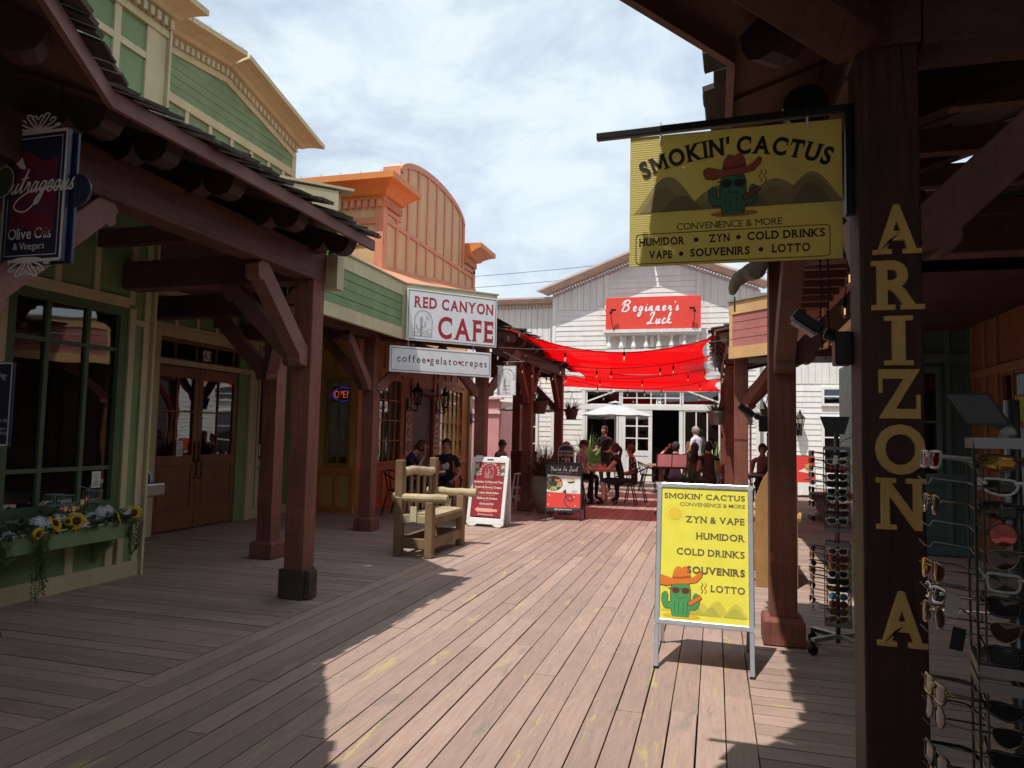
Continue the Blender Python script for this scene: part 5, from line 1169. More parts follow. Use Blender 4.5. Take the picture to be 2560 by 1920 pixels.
for s_, y in (('Specialty Coffee and Teas', .535), ('Sweet & Savory Crepes', .45), ('Artisan Sandwiches', .362), ('Gelatos & Sorbets', .272), ('Grab and Go', .185)): text(mb, s_, o+V*y, U, V, .036, 'c', .026, shear=.22, gap=.05, sp=.22, squash=.95)
text(mb, '@redcanyoncafeaz', o+V*.02, U, V, .026, 'c', .01, shear=.2, gap=.05); mb.build('lettering', CREAMI, RA)
mb = MB()
for s_, y in (('Locally Roasted Coffee', .505), ('Gluten Free & Vegan Available', .42), ('Paninis & Croissants, Vegetarian Options', .332), ('Local Chef Prepared', .243), ('Bagels, Pastries, Bottled Beverages', .155)): text(mb, s_, o+V*y, U, V, .013, 'c', .0, gap=.06, sp=.2)
poly(mb, [(-.20, .10), (-.135, .14), (-.135, .125), (.11, .125), (.11, .115), (.21, .115), (.19, .095), (.21, .075), (.11, .075), (.11, .065), (-.135, .065), (-.135, .05)], o+V*.005, U, V, .0015, 0)
mb.build('small_print', PEACHI, RA)
mb = MB(); text(mb, 'OPEN NOW!', o-U*.01+V*.083, U, V, .036, 'c', .01, gap=.10, sp=.26); mb.build('arrow_lettering', plain('butter_ink', (.82, .72, .42), .5), RA)
for (x, y), cols in (((-.235, .80), ((.42, .45, .32), (.55, .48, .18))), ((-.238, .69), ((.38, .36, .30), (.42, .55, .38))), ((.235, .80), ((.20, .25, .16), (.72, .40, .25))), ((.238, .69), ((.10, .13, .20), (.75, .55, .12)))):
    mb = MB(); poly(mb, [(-.045, -.045), (.045, -.045), (.045, .045), (-.045, .045)], o+U*x+V*y, U, V, .0015, 0); poly(mb, ell(0, -.005, .032, .024, 14, rot=.4), o+U*x+V*y, U, V, .0025, 1); poly(mb, ell(.004, .006, .018, .010, 12, rot=-.3), o+U*x+V*y, U, V, .0033, 2)
    mb.build('food_picture', [plain('pic%02d' % int(cols[0][0]*100), cols[0], .5), plain('pic%02db' % int(cols[1][0]*100), cols[1], .5), plain('pic_pale', (.62, .6, .5), .5)], RA)
# restaurant A frame with red poster
LA = thing('pavement_sign', 'dark framed sandwich board with a black, white and red food poster', 'sign', (-2.55, 12.35, 0))
a = Vector((-2.86, 12.27, 0)); U = Vector((.62, .10, 0)).normalized(); V = Vector((-.02, .16, 1)); V = (V-U*V.dot(U)).normalized(); N_ = U.cross(V); Wd = .635; sl = .98
FP = lambda x, y, z=0: a+U*x+V*y+N_*z
mb = MB()
for c, hx, hy in (((Wd/2, .16, 0), Wd/2, .012), ((Wd/2, sl-.012, 0), Wd/2, .012), ((.012, sl/2, 0), .012, sl/2), ((Wd-.012, sl/2, 0), .012, sl/2)): mb.obox(FP(*c), U*hx, V*hy, N_*.012)
for x in (.012, Wd-.012): b = a+U*x+Vector((0, .45, 0)); mb.bar(b, FP(x, sl-.02, -.02), .022, .02, (0, 1, 0))
mb.build('frame', plain('charcoal_metal', (.045, .047, .052), .4, .6), LA)
mb = MB(); mb.obox(FP(Wd/2, (sl+.16)/2, .0), U*(Wd/2-.02), V*((sl-.16)/2-.01), N_*.006)
mb.obox((a+Vector((0, .45, 0))+FP(0, sl, -.02))/2+U*Wd/2+Vector((0, -.02, .1)), U*(Wd/2-.03), Vector((0, -.135, .42)), Vector((0, .006, .002))); mb.build('panel', plain('charcoal_poster', (.035, .036, .042), .5), LA)
o = FP(.02, .17, .0065); PW, PH = Wd-.04, sl-.18; P = lambda x, y: o+U*(x*PW)+V*(y*PH)
mb = MB(); poly(mb, [(0, .06*PH), (PW, .06*PH), (PW, .37*PH), (0, .40*PH)], o, U, V, .001, 0); poly(mb, [(0, .401*PH), (PW, .371*PH), (PW, .75*PH), (.6*PW, .765*PH), (.3*PW, .77*PH), (0, .785*PH)], o, U, V, .001, 1)
bw = ell(.20*PW, .585*PH, .27*PW, .165*PH, 24); poly(mb, [(max(0.003, x), y) for x, y in bw], o, U, V, .002, 2)
rr = random.Random(5)
for i in range(46):
    t_ = rr.uniform(0, 2*pi); q = rr.uniform(.55, .92); x = .20*PW+.25*PW*q*cos(t_); y = .585*PH+.15*PH*q*sin(t_)
    if x < .02: continue
    k = 3 if -2.2 < ((t_+pi) % (2*pi)-pi) < -.2 else 4 if abs(((t_+pi) % (2*pi)-pi)) < 1.0 else 5; poly(mb, ell(x, y, .022, .016, 8, rot=t_), o, U, V, .003+.00008*i, k)
poly(mb, ell(.72*PW, .67*PH, .16*PW, .035*PH, 18, rot=.12), o, U, V, .002, 6); poly(mb, [(.57*PW, .655*PH), (.87*PW, .685*PH), (.80*PW, .605*PH), (.66*PW, .59*PH)], o, U, V, .0015, 2); poly(mb, ell(.75*PW, .675*PH, .08*PW, .012*PH, 12, rot=.15), o, U, V, .003, 4)
mb.ribbon([(.74*PW, .60*PH), (.78*PW, .44*PH)], .006, o, U, V, N_*.0022, 7); poly(mb, ell(.81*PW, .42*PH, .09*PW, .03*PH, 14), o, U, V, .0024, 7)
mb.build('picture', [plain('poster_red', (.72, .06, .045), .5), plain('poster_white', (.74, .76, .75), .5), plain('bowl_dark', (.035, .04, .045), .5), plain('food_green', (.42, .52, .14), .5), plain('food_orange', (.74, .26, .10), .5), plain('food_brown', (.25, .13, .06), .5), plain('drink_cream', (.72, .66, .45), .5), plain('glass_grey', (.5, .54, .54), .4)], LA)
mb = MB(); script(mb, "You're In Luck", P(.5, .865), U, V, .080, .13, .001, slant=.15, sp=.42, adv=1.18)
text(mb, 'we have air conditioning', P(.5, .815), U, V, .018, 'c', .0, gap=.1)
for s_, y in (('THIS', .305), ('WAY', .24), ('FOR', .175), ('SEATING', .11)): text(mb, s_, P(.33, y), U, V, .034, 'c', .012, True, gap=.1, sw=.12)
text(mb, '@beginnersluckaz', P(.5, .012), U, V, .028, 'c', .012, gap=.09)
for x, y in ((.09, .33), (.80, .30), (.05, .13), (.85, .11)):
    for d in (0, pi/2): mb.ribbon([(-.02*cos(d), -.02*sin(d)), (0, 0), (.02*cos(d), .02*sin(d))], [.001, .010, .001], P(x, y), U, V, N_*(.002+.0003*(d > 0)), 0)
mb.build('lettering', WPLAS, LA)
mb = MB(); mb.ribbon([(x*PW, y*PH) for x, y in catmull([(.68, .065), (.56, .14), (.53, .24), (.60, .32), (.72, .32), (.78, .26), (.72, .21), (.62, .24), (.57, .32), (.54, .42)], 6)], .016, o, U, V, N_*.0035, 0); poly(mb, [(.46*PW, .40*PH), (.585*PW, .375*PH), (.565*PW, .47*PH)], o, U, V, .0037, 0)
mb.build('arrow', [plain('charcoal_ink', (.04, .04, .045), .5), plain('poster_red', (.72, .06, .045), .5)], LA)
for x, y in ((.14, .825), (.88, .80)):
    mb = MB()
    for d in (0, pi/2): mb.ribbon([(-.016*cos(d), -.016*sin(d)), (0, 0), (.016*cos(d), .016*sin(d))], [.001, .008, .001], P(x, y), U, V, N_*(.002+.0003*(d > 0)), 0)
    mb.build('star', plain('poster_red', (.72, .06, .045), .5), LA)
# public restrooms notice
NR = thing('restroom_sign', 'dark arched public restrooms notice with white edge behind the food poster board', 'sign', (-2.72, 13.35, .8))
mb = MB(); pl_ = [(-.16, 0), (.16, 0), (.16, .36)]+[(.16*cos(q), .36+.10*sin(q)) for q in [pi*i/10 for i in range(1, 10)]]+[(-.16, .36)]
mb.prism(pl_, (-2.72, 13.35, .85), (1, 0, 0), (0, 0, 1), (0, .03, 0)); mb.tube([(-2.72, 13.37, .86), (-2.72, 13.37, 0)], .02, 8); mb.tube([(-2.72, 13.37, .02), (-2.72, 13.37, 0)], .16, 16); mb.build('board', plain('navy_board', (.02, .022, .04), .4), NR)
o = Vector((-2.72, 13.35, .85)); U = Vector((1, 0, 0))
mb = MB(); mb.ribbon([(x*.92, y*.95+.01) for x, y in pl_]+[(pl_[0][0]*.92, .01)], .012, o, U, ZV, Vector((0, -.002, 0))); text(mb, 'NO PUBLIC', o+ZV*.30, U, ZV, .045, 'c', .01, True, gap=.08, sp=.2, squash=.9); text(mb, 'RESTROOMS', o+ZV*.235, U, ZV, .045, 'c', .01, True, gap=.06, squash=.85); mb.build('lettering', plain('notice_white', (.7, .68, .64), .5), NR)
mb = MB(); poly(mb, [(-.08, .03), (.08, .03), (.08, .205), (-.08, .205)], o, U, ZV, .002, 0)
for x in (-.035, .038):
    poly(mb, ell(x, .175, .013, .014, 10), o, U, ZV, .003, 1)
    poly(mb, [(x-.022, .158), (x+.022, .158), (x+.015, .10), (x+.012, .045), (x-.012, .045), (x-.015, .10)] if x < 0 else [(x-.014, .158), (x+.014, .158), (x+.032, .09), (x+.012, .088), (x+.01, .045), (x-.01, .045), (x-.012, .088), (x-.032, .09)], o, U, ZV, .003, 1)
mb.build('pictogram', [plain('tan_panel', (.52, .36, .22), .5), plain('navy_board', (.02, .022, .04), .4)], NR)
# burger poster at the far right
BU = thing('pavement_sign', 'red and white burger poster sandwich board far off on the right', 'sign', (2.25, 20, 0))
a = Vector((2.02, 19.95, .05)); U = Vector((1, .12, 0)).normalized(); V = Vector((0, .16, 1)); V = (V-U*V.dot(U)).normalized(); N_ = U.cross(V); P = lambda x, y: a+U*x*.50+V*y*1.02+N_*.014
mb = MB(); mb.obox(a+U*.25+V*.51, U*.26, V*.53, N_*.012); mb.bar(a+U*.02+Vector((0, .5, -.05)), a+V*1.0, .03, .03, (1, 0, 0)); mb.bar(a+U*.48+Vector((0, .5, -.05)), a+U*.5+V*1.0, .03, .03, (1, 0, 0)); mb.box(2.02, 2.5, 19.95, 20.02, 0, .06); mb.build('frame', plain('charcoal_metal', (.045, .047, .052), .4, .6), BU)
mb = MB(); poly(mb, [(0, .33), (.5, .33), (.5, 1.02), (0, 1.02)], P(0, 0)-V*0, U, V, .001, 0); poly(mb, [(0, 0), (.5, 0), (.5, .33), (0, .33)], P(0, 0), U, V, .001, 1); poly(mb, [(.08, .62), (.5, .55), (.5, .75), (.28, .72)], P(0, 0), U, V, .002, 1)
for k, (rx, ry, y, m) in enumerate(((.10, .03, .66, 2), (.11, .02, .70, 3), (.11, .018, .72, 4), (.10, .05, .77, 2))): poly(mb, ell(.36, y, rx, ry, 14), P(0, 0), U, V, .003+.0004*k, m)
mb.build('poster', [plain('poster_red', (.72, .06, .045), .5), plain('poster_white', (.74, .76, .75), .5), plain('bun', (.62, .33, .10), .5), plain('patty', (.16, .07, .03), .5), plain('food_green', (.42, .52, .14), .5)], BU)
mb = MB(); mb.ribbon([(x*.5, y) for x, y in catmull([(.9, .52), (.75, .44), (.45, .40)], 5)], .03, P(0, 0), U, V, N_*.003, 0); mb.build('arrow', plain('charcoal_ink', (.04, .04, .045), .5), BU)
# ------------------------------------------------------------ red shade sails
SAILM = cloth('red_shade_cloth', (.62, .004, .008), (.80, .003, .006), .62)
def sail(label, c, sag, seed):
    """four-cornered cloth, edges drawn in, middle hanging"""
    c = [Vector(p) for p in c]; n, m_ = 18, 12; mb = MB(); r = random.Random(seed); V_ = []
    for j in range(m_+1):
        for i in range(n+1):
            s, t = i/n, j/m_; ss = .5+(s-.5)*(1-.10*sin(pi*t)); tt = .5+(t-.5)*(1-.17*sin(pi*s))
            p = c[0]*(1-ss)*(1-tt)+c[1]*ss*(1-tt)+c[2]*ss*tt+c[3]*(1-ss)*tt
            p.z -= sag*(sin(pi*s)**.85)*(.95-.45*t+.12*sin(pi*t)) - .018*sin(s*23+t*3+seed)*sin(pi*t)*sin(pi*s); V_.append(p)
    mb.v = V_
    for j in range(m_):
        for i in range(n): a = j*(n+1)+i; mb.f.append((a, a+1, a+n+2, a+n+1)); mb.m.append(0)
    o = mb.build('shade_sail', SAILM, None, smooth=True); tag(o, label, 'shade sail', 'red shade sails over the patio')
    e = MB(); row = V_[:n+1]; e.tube([p+Vector((0, 0, .004)) for p in row], .012, 6)
    e.build('hem', SAILM, o, smooth=True)
sail('nearest red sail, largest and lowest across the view', [(-3.36, 11.35, 3.24), (.0, 11.75, 3.10), (-.10, 14.05, 2.95), (-3.2, 13.7, 2.98)], .30, 1)
sail('second red sail, seen just beneath the edge of the nearest sail', [(-3.2, 13.9, 3.10), (-.05, 14.25, 3.08), (-.1, 16.3, 2.92), (-3.2, 15.9, 2.92)], .16, 2)
sail('third red sail, showing as a thin strip under two others', [(-3.25, 16.1, 3.02), (-.05, 16.5, 3.02), (-.1, 18.3, 2.86), (-3.2, 17.9, 2.86)], .14, 3)
sail('farthest red sail, hanging lowest in front of the white transom windows', [(-4.2, 18.2, 3.10), (.25, 18.6, 2.98), (.2, 19.9, 2.74), (-4.1, 19.4, 2.84)], .14, 4)

# ------------------------------------------------------------ string lights
BULB = glass('bulb_glass', (.95, .88, .75), 1.0); FIL = plain('bulb_filament', (.9, .6, .25), .5, emit=(1, .62, .25), es=.8); CABLE = plain('black_cable', (.02, .02, .02), .6)
def string_light(label, a, b, sag, ts, drop=.10, size=1.0):
    a, b = Vector(a), Vector(b); t = thing('string_light', label, 'string light', a, group='string lights over the walk')
    f = lambda s: a.lerp(b, s)-Vector((0, 0, 4*sag*s*(1-s)))
    mb = MB(); mb.tube([f(i/16) for i in range(17)], .006, 5); mb.build('cable', CABLE, t)
    for s in ts:
        p = f(s); mb = MB(); k = size*.8
        mb.lathe([(.008*k, -.13*k), (.026*k, -.12*k), (.031*k, -.10*k), (.026*k, -.06*k), (.014*k, -.03*k)], p-Vector((0, 0, drop-.02)), 10); o = mb.build('bulb', BULB, t, smooth=True)
        mb = MB(); mb.tube([p, p-Vector((0, 0, drop-.04))], .004, 5); mb.tube([p-Vector((0, 0, drop-.05)), p-Vector((0, 0, drop+.015))], .018*k, 8); mb.build('socket', BLACKM, o)
        mb = MB(); mb.tube([p-Vector((0, 0, drop+.03)), p-Vector((0, 0, drop+.08*k))], .006*k, 5); mb.build('filament', FIL, o)
string_light('nearest string of bulbs, in front of the upper red sail, two large bulbs', (-3.45, 11.1, 2.90), (.3, 10.9, 2.95), .09, (.31, .56), .10, 1.25)
string_light('string of bulbs looping across the lower half of the nearest sail', (-3.5, 12.6, 2.92), (.2, 12.4, 2.95), .26, (.22, .40, .47, .70, .76), .10)
string_light('string of bulbs in front of the lower red sails', (-3.5, 14.6, 2.85), (.1, 14.4, 2.90), .22, (.06, .14, .34, .58, .83, .92), .10)
string_light('string of bulbs crossing the farthest red sail', (-3.5, 17.0, 2.86), (.1, 16.8, 2.86), .26, (.22, .31, .42, .53, .64, .88), .10)
string_light('string of bulbs hanging against the white transoms', (-3.6, 19.5, 2.75), (.3, 19.2, 2.75), .18, (.17, .38, .58, .82), .12)
string_light('short string of bulbs along the left porch beam by the scroll bracket', (-3.4, 10.9, 2.80), (-3.3, 14.5, 2.62), .03, (.03, .17, .42, .6, .75, .9), .03)
string_light('short string of bulbs on the right porch near the misty corner', (.15, 11.4, 2.72), (.12, 13.9, 2.6), .06, (.08, .35, .6, .85), .03)
string_light('two clear bulbs under the porch between the two right posts', (.75, 4.4, 2.62), (1.0, 6.3, 2.62), .08, (.12, .62), .06, 1.2)
string_light('clear bulb hanging just right of the lettered post', (.70, 2.95, 2.36), (1.35, 2.9, 2.48), .02, (.18, .85), -.02, 1.0)

# ------------------------------------------------------------ seats, tables, plants on the patio
def metal_chair(label, loc, rz, mat=BLACKM, group='metal dining chairs'):
    t = thing('metal_chair', label, 'chair', loc, rz, group)
    mb = MB(); mb.lathe([(.19, .43), (.22, .445), (.21, .46)], (0, 0, 0), 16, sy=.95); mb.build('seat', mat, t, world=False)
    for x in (-.17, .17):
        mb = MB(); mb.tube([(x, -.15, .44), (x*1.25, -.22, .0)], .013, 8); mb.build('leg', mat, t, world=False)
        mb = MB(); mb.tube([(x, .14, .44), (x*1.2, .24, .0)], .013, 8); mb.build('leg', mat, t, world=False)
    mb = MB(); mb.tube(catmull([(-.23, -.18, .62), (-.26, .0, .66), (-.22, .2, .76), (0, .27, .80), (.22, .2, .76), (.26, 0, .66), (.23, -.18, .62)], 5), .014, 8)
    for x in (-.2, -.07, .07, .2): mb.tube([(x, .18 if abs(x) < .1 else .13, .45), (x*1.05, .26 if abs(x) < .1 else .2, .78)], .008, 6)
    for x in (-.23, .23): mb.tube([(x, -.18, .62), (x*.8, -.15, .45)], .011, 6)
    mb.build('backrest', mat, t, world=False); return t
def table(name, label, loc, w, d, h, topm, round_=False, group=None):
    t = thing(name, label, 'table', loc, 0, group); mb = MB()
    if round_: mb.lathe([(w/2, h-.03), (w/2, h)], (0, 0, 0), 24)
    else: mb.box(-w/2, w/2, -d/2, d/2, h-.045, h)
    mb.build('tabletop', topm, t, world=False, bevel=.006)
    mb = MB(); mb.tube([(0, 0, .02), (0, 0, h-.046)], .045, 12); mb.lathe([(.24, 0), (.24, .015), (.06, .04)], (0, 0, 0), 16); mb.build('pedestal', BLACKM, t, world=False); return t
WOODT = paint('blond_table_wood', (.42, .25, .13), .5, .15, 3, .1)
table('cafe_table', 'small dark cafe table between the two seated people by the orange wall', (-4.95, 11.75, 0), .66, .66, .74, plain('black_tabletop', (.03, .028, .03), .4), True)
table('dining_table', 'wood topped pedestal table with glasses under the red sails', (-2.62, 15.72, 0), 1.15, .8, .76, WOODT)
table('dining_table', 'wood topped table beside the waiter near the white door', (-1.35, 19.4, 0), .8, .8, .76, WOODT)
table('dining_table', 'dark table beyond the right posts with a person behind it', (.85, 15.0, 0), 1.3, .8, .78, plain('dark_tabletop', (.05, .035, .03), .5))
table('dining_table', 'low lying table hidden behind the left dark post', (-4.8, 17.6, 0), .8, .8, .74, WOODT)
ch0 = metal_chair('dark metal chair of the woman in navy by the orange wall', (-5.42, 11.78, 0), radians(90))
for lb, x, y, a in (('black metal chair of the man in black shirt by the orange wall', -4.72, 12.32, 180), ('black open back chair of the woman in the black tank top', -1.86, 15.62, -90), ('black chair of the bald diner on the left of the glasses table', -3.32, 15.7, 90), ('black chair of the capped diner beyond the glasses table', -3.1, 16.3, 90), ('black chair of the woman in the floral top', -1.72, 16.35, -90),
                    ('empty black chair at the table beside the waiter', -1.75, 19.7, 90), ('black chair of the diner in the navy cap', -.88, 17.0, 0), ('black chair of the left woman seen from behind', -.42, 15.9, 0), ('black chair of the right woman seen from behind', -.12, 15.8, 0), ('black chair of the diner beyond the right posts', .95, 15.75, 180), ('black chair of the left diner behind the dark post', -5.3, 17.3, 90), ('black chair of the second diner behind the dark post', -4.9, 18.2, 180)):
    dup(ch0, (x, y, 0), radians(a), lb)
ch0.children[0].data.materials[0] = BLACKM
st = thing('bar_stool', 'white metal bar stool behind the cafe sandwich board', 'stool', (-3.75, 14.1, 0))
mb = MB(); mb.box(-.16, .16, -.16, .16, .66, .69); mb.build('seat', WPLAS, st, world=False, bevel=.02)
for x in (-1, 1):
    for y in (-1, 1):
        mb = MB(); mb.bar((x*.14, y*.14, .66), (x*.21, y*.21, 0), .045, .03); mb.build('leg', WPLAS, st, world=False)
mb = MB()
for z, r in ((.22, .19), (.40, .175)):
    for a, b in (((-r, -r), (r, -r)), ((r, -r), (r, r)), ((r, r), (-r, r)), ((-r, r), (-r, -r))): mb.bar((*a, z), (*b, z), .02, .02)
mb.build('rung', WPLAS, st, world=False)
bx = thing('booth_back', 'dark red upholstered bench back beside the left posts', 'bench', (-4.1, 15.2, 0))
mb = MB(); mb.box(-4.35, -3.75, 15.2, 15.28, .35, 1.12); mb.build('backrest', plain('oxblood_vinyl', (.09, .018, .02), .5), bx, bevel=.03); mb = MB(); mb.box(-4.35, -3.75, 15.29, 15.7, .3, .46); mb.build('seat', plain('oxblood_vinyl', (.09, .018, .02), .5), bx, bevel=.02)
for x in (-4.3, -3.8):
    mb = MB(); mb.box(x-.02, x+.02, 15.3, 15.34, 0, .3); mb.build('leg', BLACKM, bx)
# glasses on the table, coffee cup, food tray
CLEARG = glass('drink_glass', (.92, .92, .92), 1.0)
def tumbler(label, x, y, z, r=.035, h=.13, liquid=None):
    t = thing('drinking_glass', label, 'glass', (x, y, z), 0, 'drinks on the glasses table')
    mb = MB(); mb.lathe([(r*.8, .002), (r, h)], (x, y, z), 12); mb.build('cup', CLEARG, t, smooth=False)
    if liquid: mb = MB(); mb.lathe([(r*.74, .006), (r*.9, h*.72)], (x, y, z), 12); mb.build('drink', liquid, t)
RJ = plain('red_drink', (.55, .05, .02), .3); OJ = plain('orange_drink', (.7, .22, .03), .3); WJ = plain('iced_water', (.6, .56, .55), .3)
for i, (x, y, l, lb) in enumerate(((-3.05, 15.5, RJ, 'tall red drink at the left end of the glasses table'), (-2.92, 15.62, WJ, 'water glass next to the tall red drink'), (-2.8, 15.5, WJ, 'water glass near the middle front of the glasses table'), (-2.72, 15.72, WJ, 'water glass behind the middle of the glasses table'), (-2.55, 15.55, WJ, 'water glass near the tank top woman'), (-2.45, 15.78, WJ, 'water glass far side near the tank top woman'), (-2.3, 15.52, OJ, 'orange drink held by the woman in the tank top'))): tumbler(lb, x, y, .762, .042, .17 if i == 0 else .14, l)
cup = thing('coffee_cup', 'paper coffee cup with dark lid on the small cafe table', 'cup', (-5.02, 11.62, .742))
mb = MB(); mb.lathe([(.03, 0), (.042, .12)], (0, 0, 0), 14); mb.build('cup', plain('paper_cup', (.42, .36, .28), .7), cup, world=False); mb = MB(); mb.lathe([(.044, .121), (.044, .135), (.038, .148)], (0, 0, 0), 14); mb.build('lid', BLACKM, cup, world=False)
tray = thing('food_tray', 'dark tray with red checked paper in front of the man in black', 'tray', (-4.72, 11.72, .742))
mb = MB(); mb.box(-.17, .17, -.12, .12, 0, .012); mb.build('tray', plain('dark_tray', (.05, .045, .045), .5), tray, world=False, bevel=.004)
def check_mat():
    m, t, b, out = _new('checked_paper'); c = t.nodes.new('ShaderNodeTexCoord'); k = t.nodes.new('ShaderNodeTexChecker'); k.inputs['Scale'].default_value = 40; k.inputs[1].default_value = (.6, .05, .07, 1); k.inputs[2].default_value = (.75, .66, .66, 1)
    t.links.new(c.outputs['Object'], k.inputs[0]); t.links.new(k.outputs[0], b.inputs[0]); return m
mb = MB(); mb.tube(catmull([(-.16, -.05, .04), (-.05, .02, .05), (.06, -.03, .045), (.17, .05, .06)], 4), [.03]*12+[.025], 8); mb.build('wrapped_food', check_mat(), tray, world=False)

def umbrella(label, loc, r, ze, zt, mat):
    t = thing('patio_umbrella', label, 'umbrella', loc); k = 8; mb = MB(); n = 10; rows = []
    for i in range(n+1):
        s = i/n; row = []
        for j in range(k*4):
            a = 2*pi*j/(k*4); q = (j % 4)/4; edge = 1-.06*sin(pi*q) if True else 1; row.append(Vector((r*s*cos(a)*edge, r*s*sin(a)*edge, zt-(zt-ze)*(s**1.12)-.02*s*sin(pi*q))))
        rows.append(row)
    m_ = k*4; mb.v = [p for row in rows for p in row]
    for i in range(n):
        for j in range(m_): mb.f.append((i*m_+j, (i+1)*m_+j, (i+1)*m_+(j+1) % m_, i*m_+(j+1) % m_)); mb.m.append(0)
    mb.build('canopy', mat, t, world=False)
    mb = MB(); mb.lathe([(r*.2, zt+.015), (r*.1, zt+.05), (.02, zt+.07)], (0, 0, 0), 16); mb.build('vent', mat, t, world=False)
    mb = MB(); mb.tube([(0, 0, 0), (0, 0, zt+.1)], .022, 8); mb.lathe([(.25, 0), (.25, .06), (.05, .09)], (0, 0, 0), 16); mb.build('pole', STEEL, t, world=False)
    for j in range(k):
        a = 2*pi*j/k; mb = MB(); mb.tube([(0, 0, zt-.02), (r*.99*cos(a), r*.99*sin(a), ze-.012)], .009, 5); mb.build('rib', STEEL, t, world=False)
umbrella('open pale grey patio umbrella in front of the white door', (-2.86, 21.3, 0), 1.10, 2.10, 2.45, plain('pale_canvas', (.46, .47, .48), .8))
umbrella('open charcoal patio umbrella behind the left posts', (-4.8, 18.9, 0), 1.0, 2.14, 2.42, plain('charcoal_canvas', (.10, .105, .115), .8))

LEAF = plain('dark_leaf', (.045, .085, .03), .55, var=.4); LEAF2 = plain('bright_leaf', (.16, .26, .05), .55, var=.35); POTM = plain('brown_pot', (.10, .06, .045), .6); GRASSR = paint('dry_red_grass', (.19, .10, .05), .8, .4, 8, 0)
def blade(mb, p, d, l, w, droop, r):
    pts = []; p = Vector(p); d = Vector(d).normalized(); v = p.copy()
    for i in range(5): pts.append(v.copy()); v += d*(l/4); d = (d+Vector((0, 0, -droop))).normalized()
    sx = d.cross(Vector((0, 0, 1))); sx = sx.normalized() if sx.length > .01 else Vector((1, 0, 0)); i0 = len(mb.v)
    for i, q in enumerate(pts): ww = w*(1-(i/4)**2)+.0008; mb.v += [q-sx*ww/2, q+sx*ww/2+Vector((0, 0, .15*ww))]
    for i in range(4): a = i0+2*i; mb.f.append((a, a+1, a+3, a+2)); mb.m.append(0)
def hanging_plant(label, x, y, z, seed, r=.15, pot=None):
    t = thing('hanging_plant', label, 'plant', (x, y, z), 0, 'hanging pots of spiky plants'); rr = random.Random(seed)
    mb = MB(); mb.lathe([(r*.65, -.12), (r*.98, .10), (r*1.06, .10), (r*1.06, .135), (r*.9, .135), (r*.9, .11)], (x, y, z), 18); mb.build('pot', pot or POTM, t)
    mb = MB()
    for i in range(70): a = rr.uniform(0, 2*pi); e = rr.uniform(.35, 1.4); blade(mb, (x+.06*cos(a), y+.06*sin(a), z+.11), (cos(a)*cos(e), sin(a)*cos(e), sin(e)), rr.uniform(.16, .34), .022, rr.uniform(.05, .28), rr)
    mb.build('foliage', LEAF, t)
    mb = MB()
    for q in (0, 2.1, 4.2): mb.tube([(x+r*cos(q), y+r*sin(q), z+.13), (x, y, z+.46)], .004, 5)
    mb.tube(catmull([(x, y, z+.46), (x+.02, y, z+.50), (x-.0, y, z+.54), (x-.05, y+.0, z+.56), (x-.14, y+.02, z+.52)], 4), .007, 5); mb.build('hanger', BLACKM, t)
hanging_plant('spiky plant in a brown pot hanging left of the middle dark post', -3.40, 13.95, 2.02, 1, .17); hanging_plant('spiky plant in a brown pot hanging before the white wall', -3.30, 16.75, 1.97, 2, .17)
hanging_plant('spiky plant in a grey pot hanging on the right far post', .03, 14.0, 1.86, 3, .17, plain('grey_pot', (.20, .19, .18), .6)); hanging_plant('spiky plant in a pot hanging right of the rose fascia post', .98, 14.3, 1.92, 4, .15)
def pot_plant(name, label, x, y, prof, mat, n, lmin, lmax, droop, leafm, seed, w=.02, lo=.5):
    t = thing(name, label, 'plant', (x, y, 0)); rr = random.Random(seed); z = prof[-1][1]-.03
    mb = MB(); mb.lathe(prof, (x, y, 0), 24); mb.build('pot', mat, t, smooth=True)
    mb = MB()
    for i in range(n): a = rr.uniform(0, 2*pi); e = rr.uniform(lo, 1.5); k = prof[-1][0]*.6*rr.random(); blade(mb, (x+k*cos(a), y+k*sin(a), z), (cos(a)*cos(e), sin(a)*cos(e), sin(e)), rr.uniform(lmin, lmax), w, rr.uniform(.03, droop), rr)
    mb.build('foliage', leafm, t)
pot_plant('planter', 'tall pale vase planter with dry reddish grass beside the food poster board', -3.10, 13.35, [(.13, 0), (.17, .02), (.27, .28), (.30, .52), (.28, .68), (.29, .70), (.25, .70)], paint('stone_planter', (.34, .27, .21), .8, .15, 3, .2), 700, .35, .75, .40, GRASSR, 4, .014, .3)
pot_plant('potted_palm', 'bright green potted plant at the left of the shop front', -3.85, 22.6, [(.18, 0), (.22, .45), (.2, .45)], POTM, 160, .6, 1.25, .30, LEAF2, 6, .05, .7)
pot_plant('potted_palm', 'green palm behind the waiter in the white shirt', -.05, 22.0, [(.18, 0), (.22, .45), (.2, .45)], POTM, 120, .6, 1.1, .4, LEAF2, 7, .05, .6)
pot_plant('grass_planter', 'dark grassy planter behind the yellow pavement sign', -.42, 13.9, [(.2, 0), (.24, .5), (.22, .5)], POTM, 300, .3, .6, .35, LEAF, 8, .014, .3)
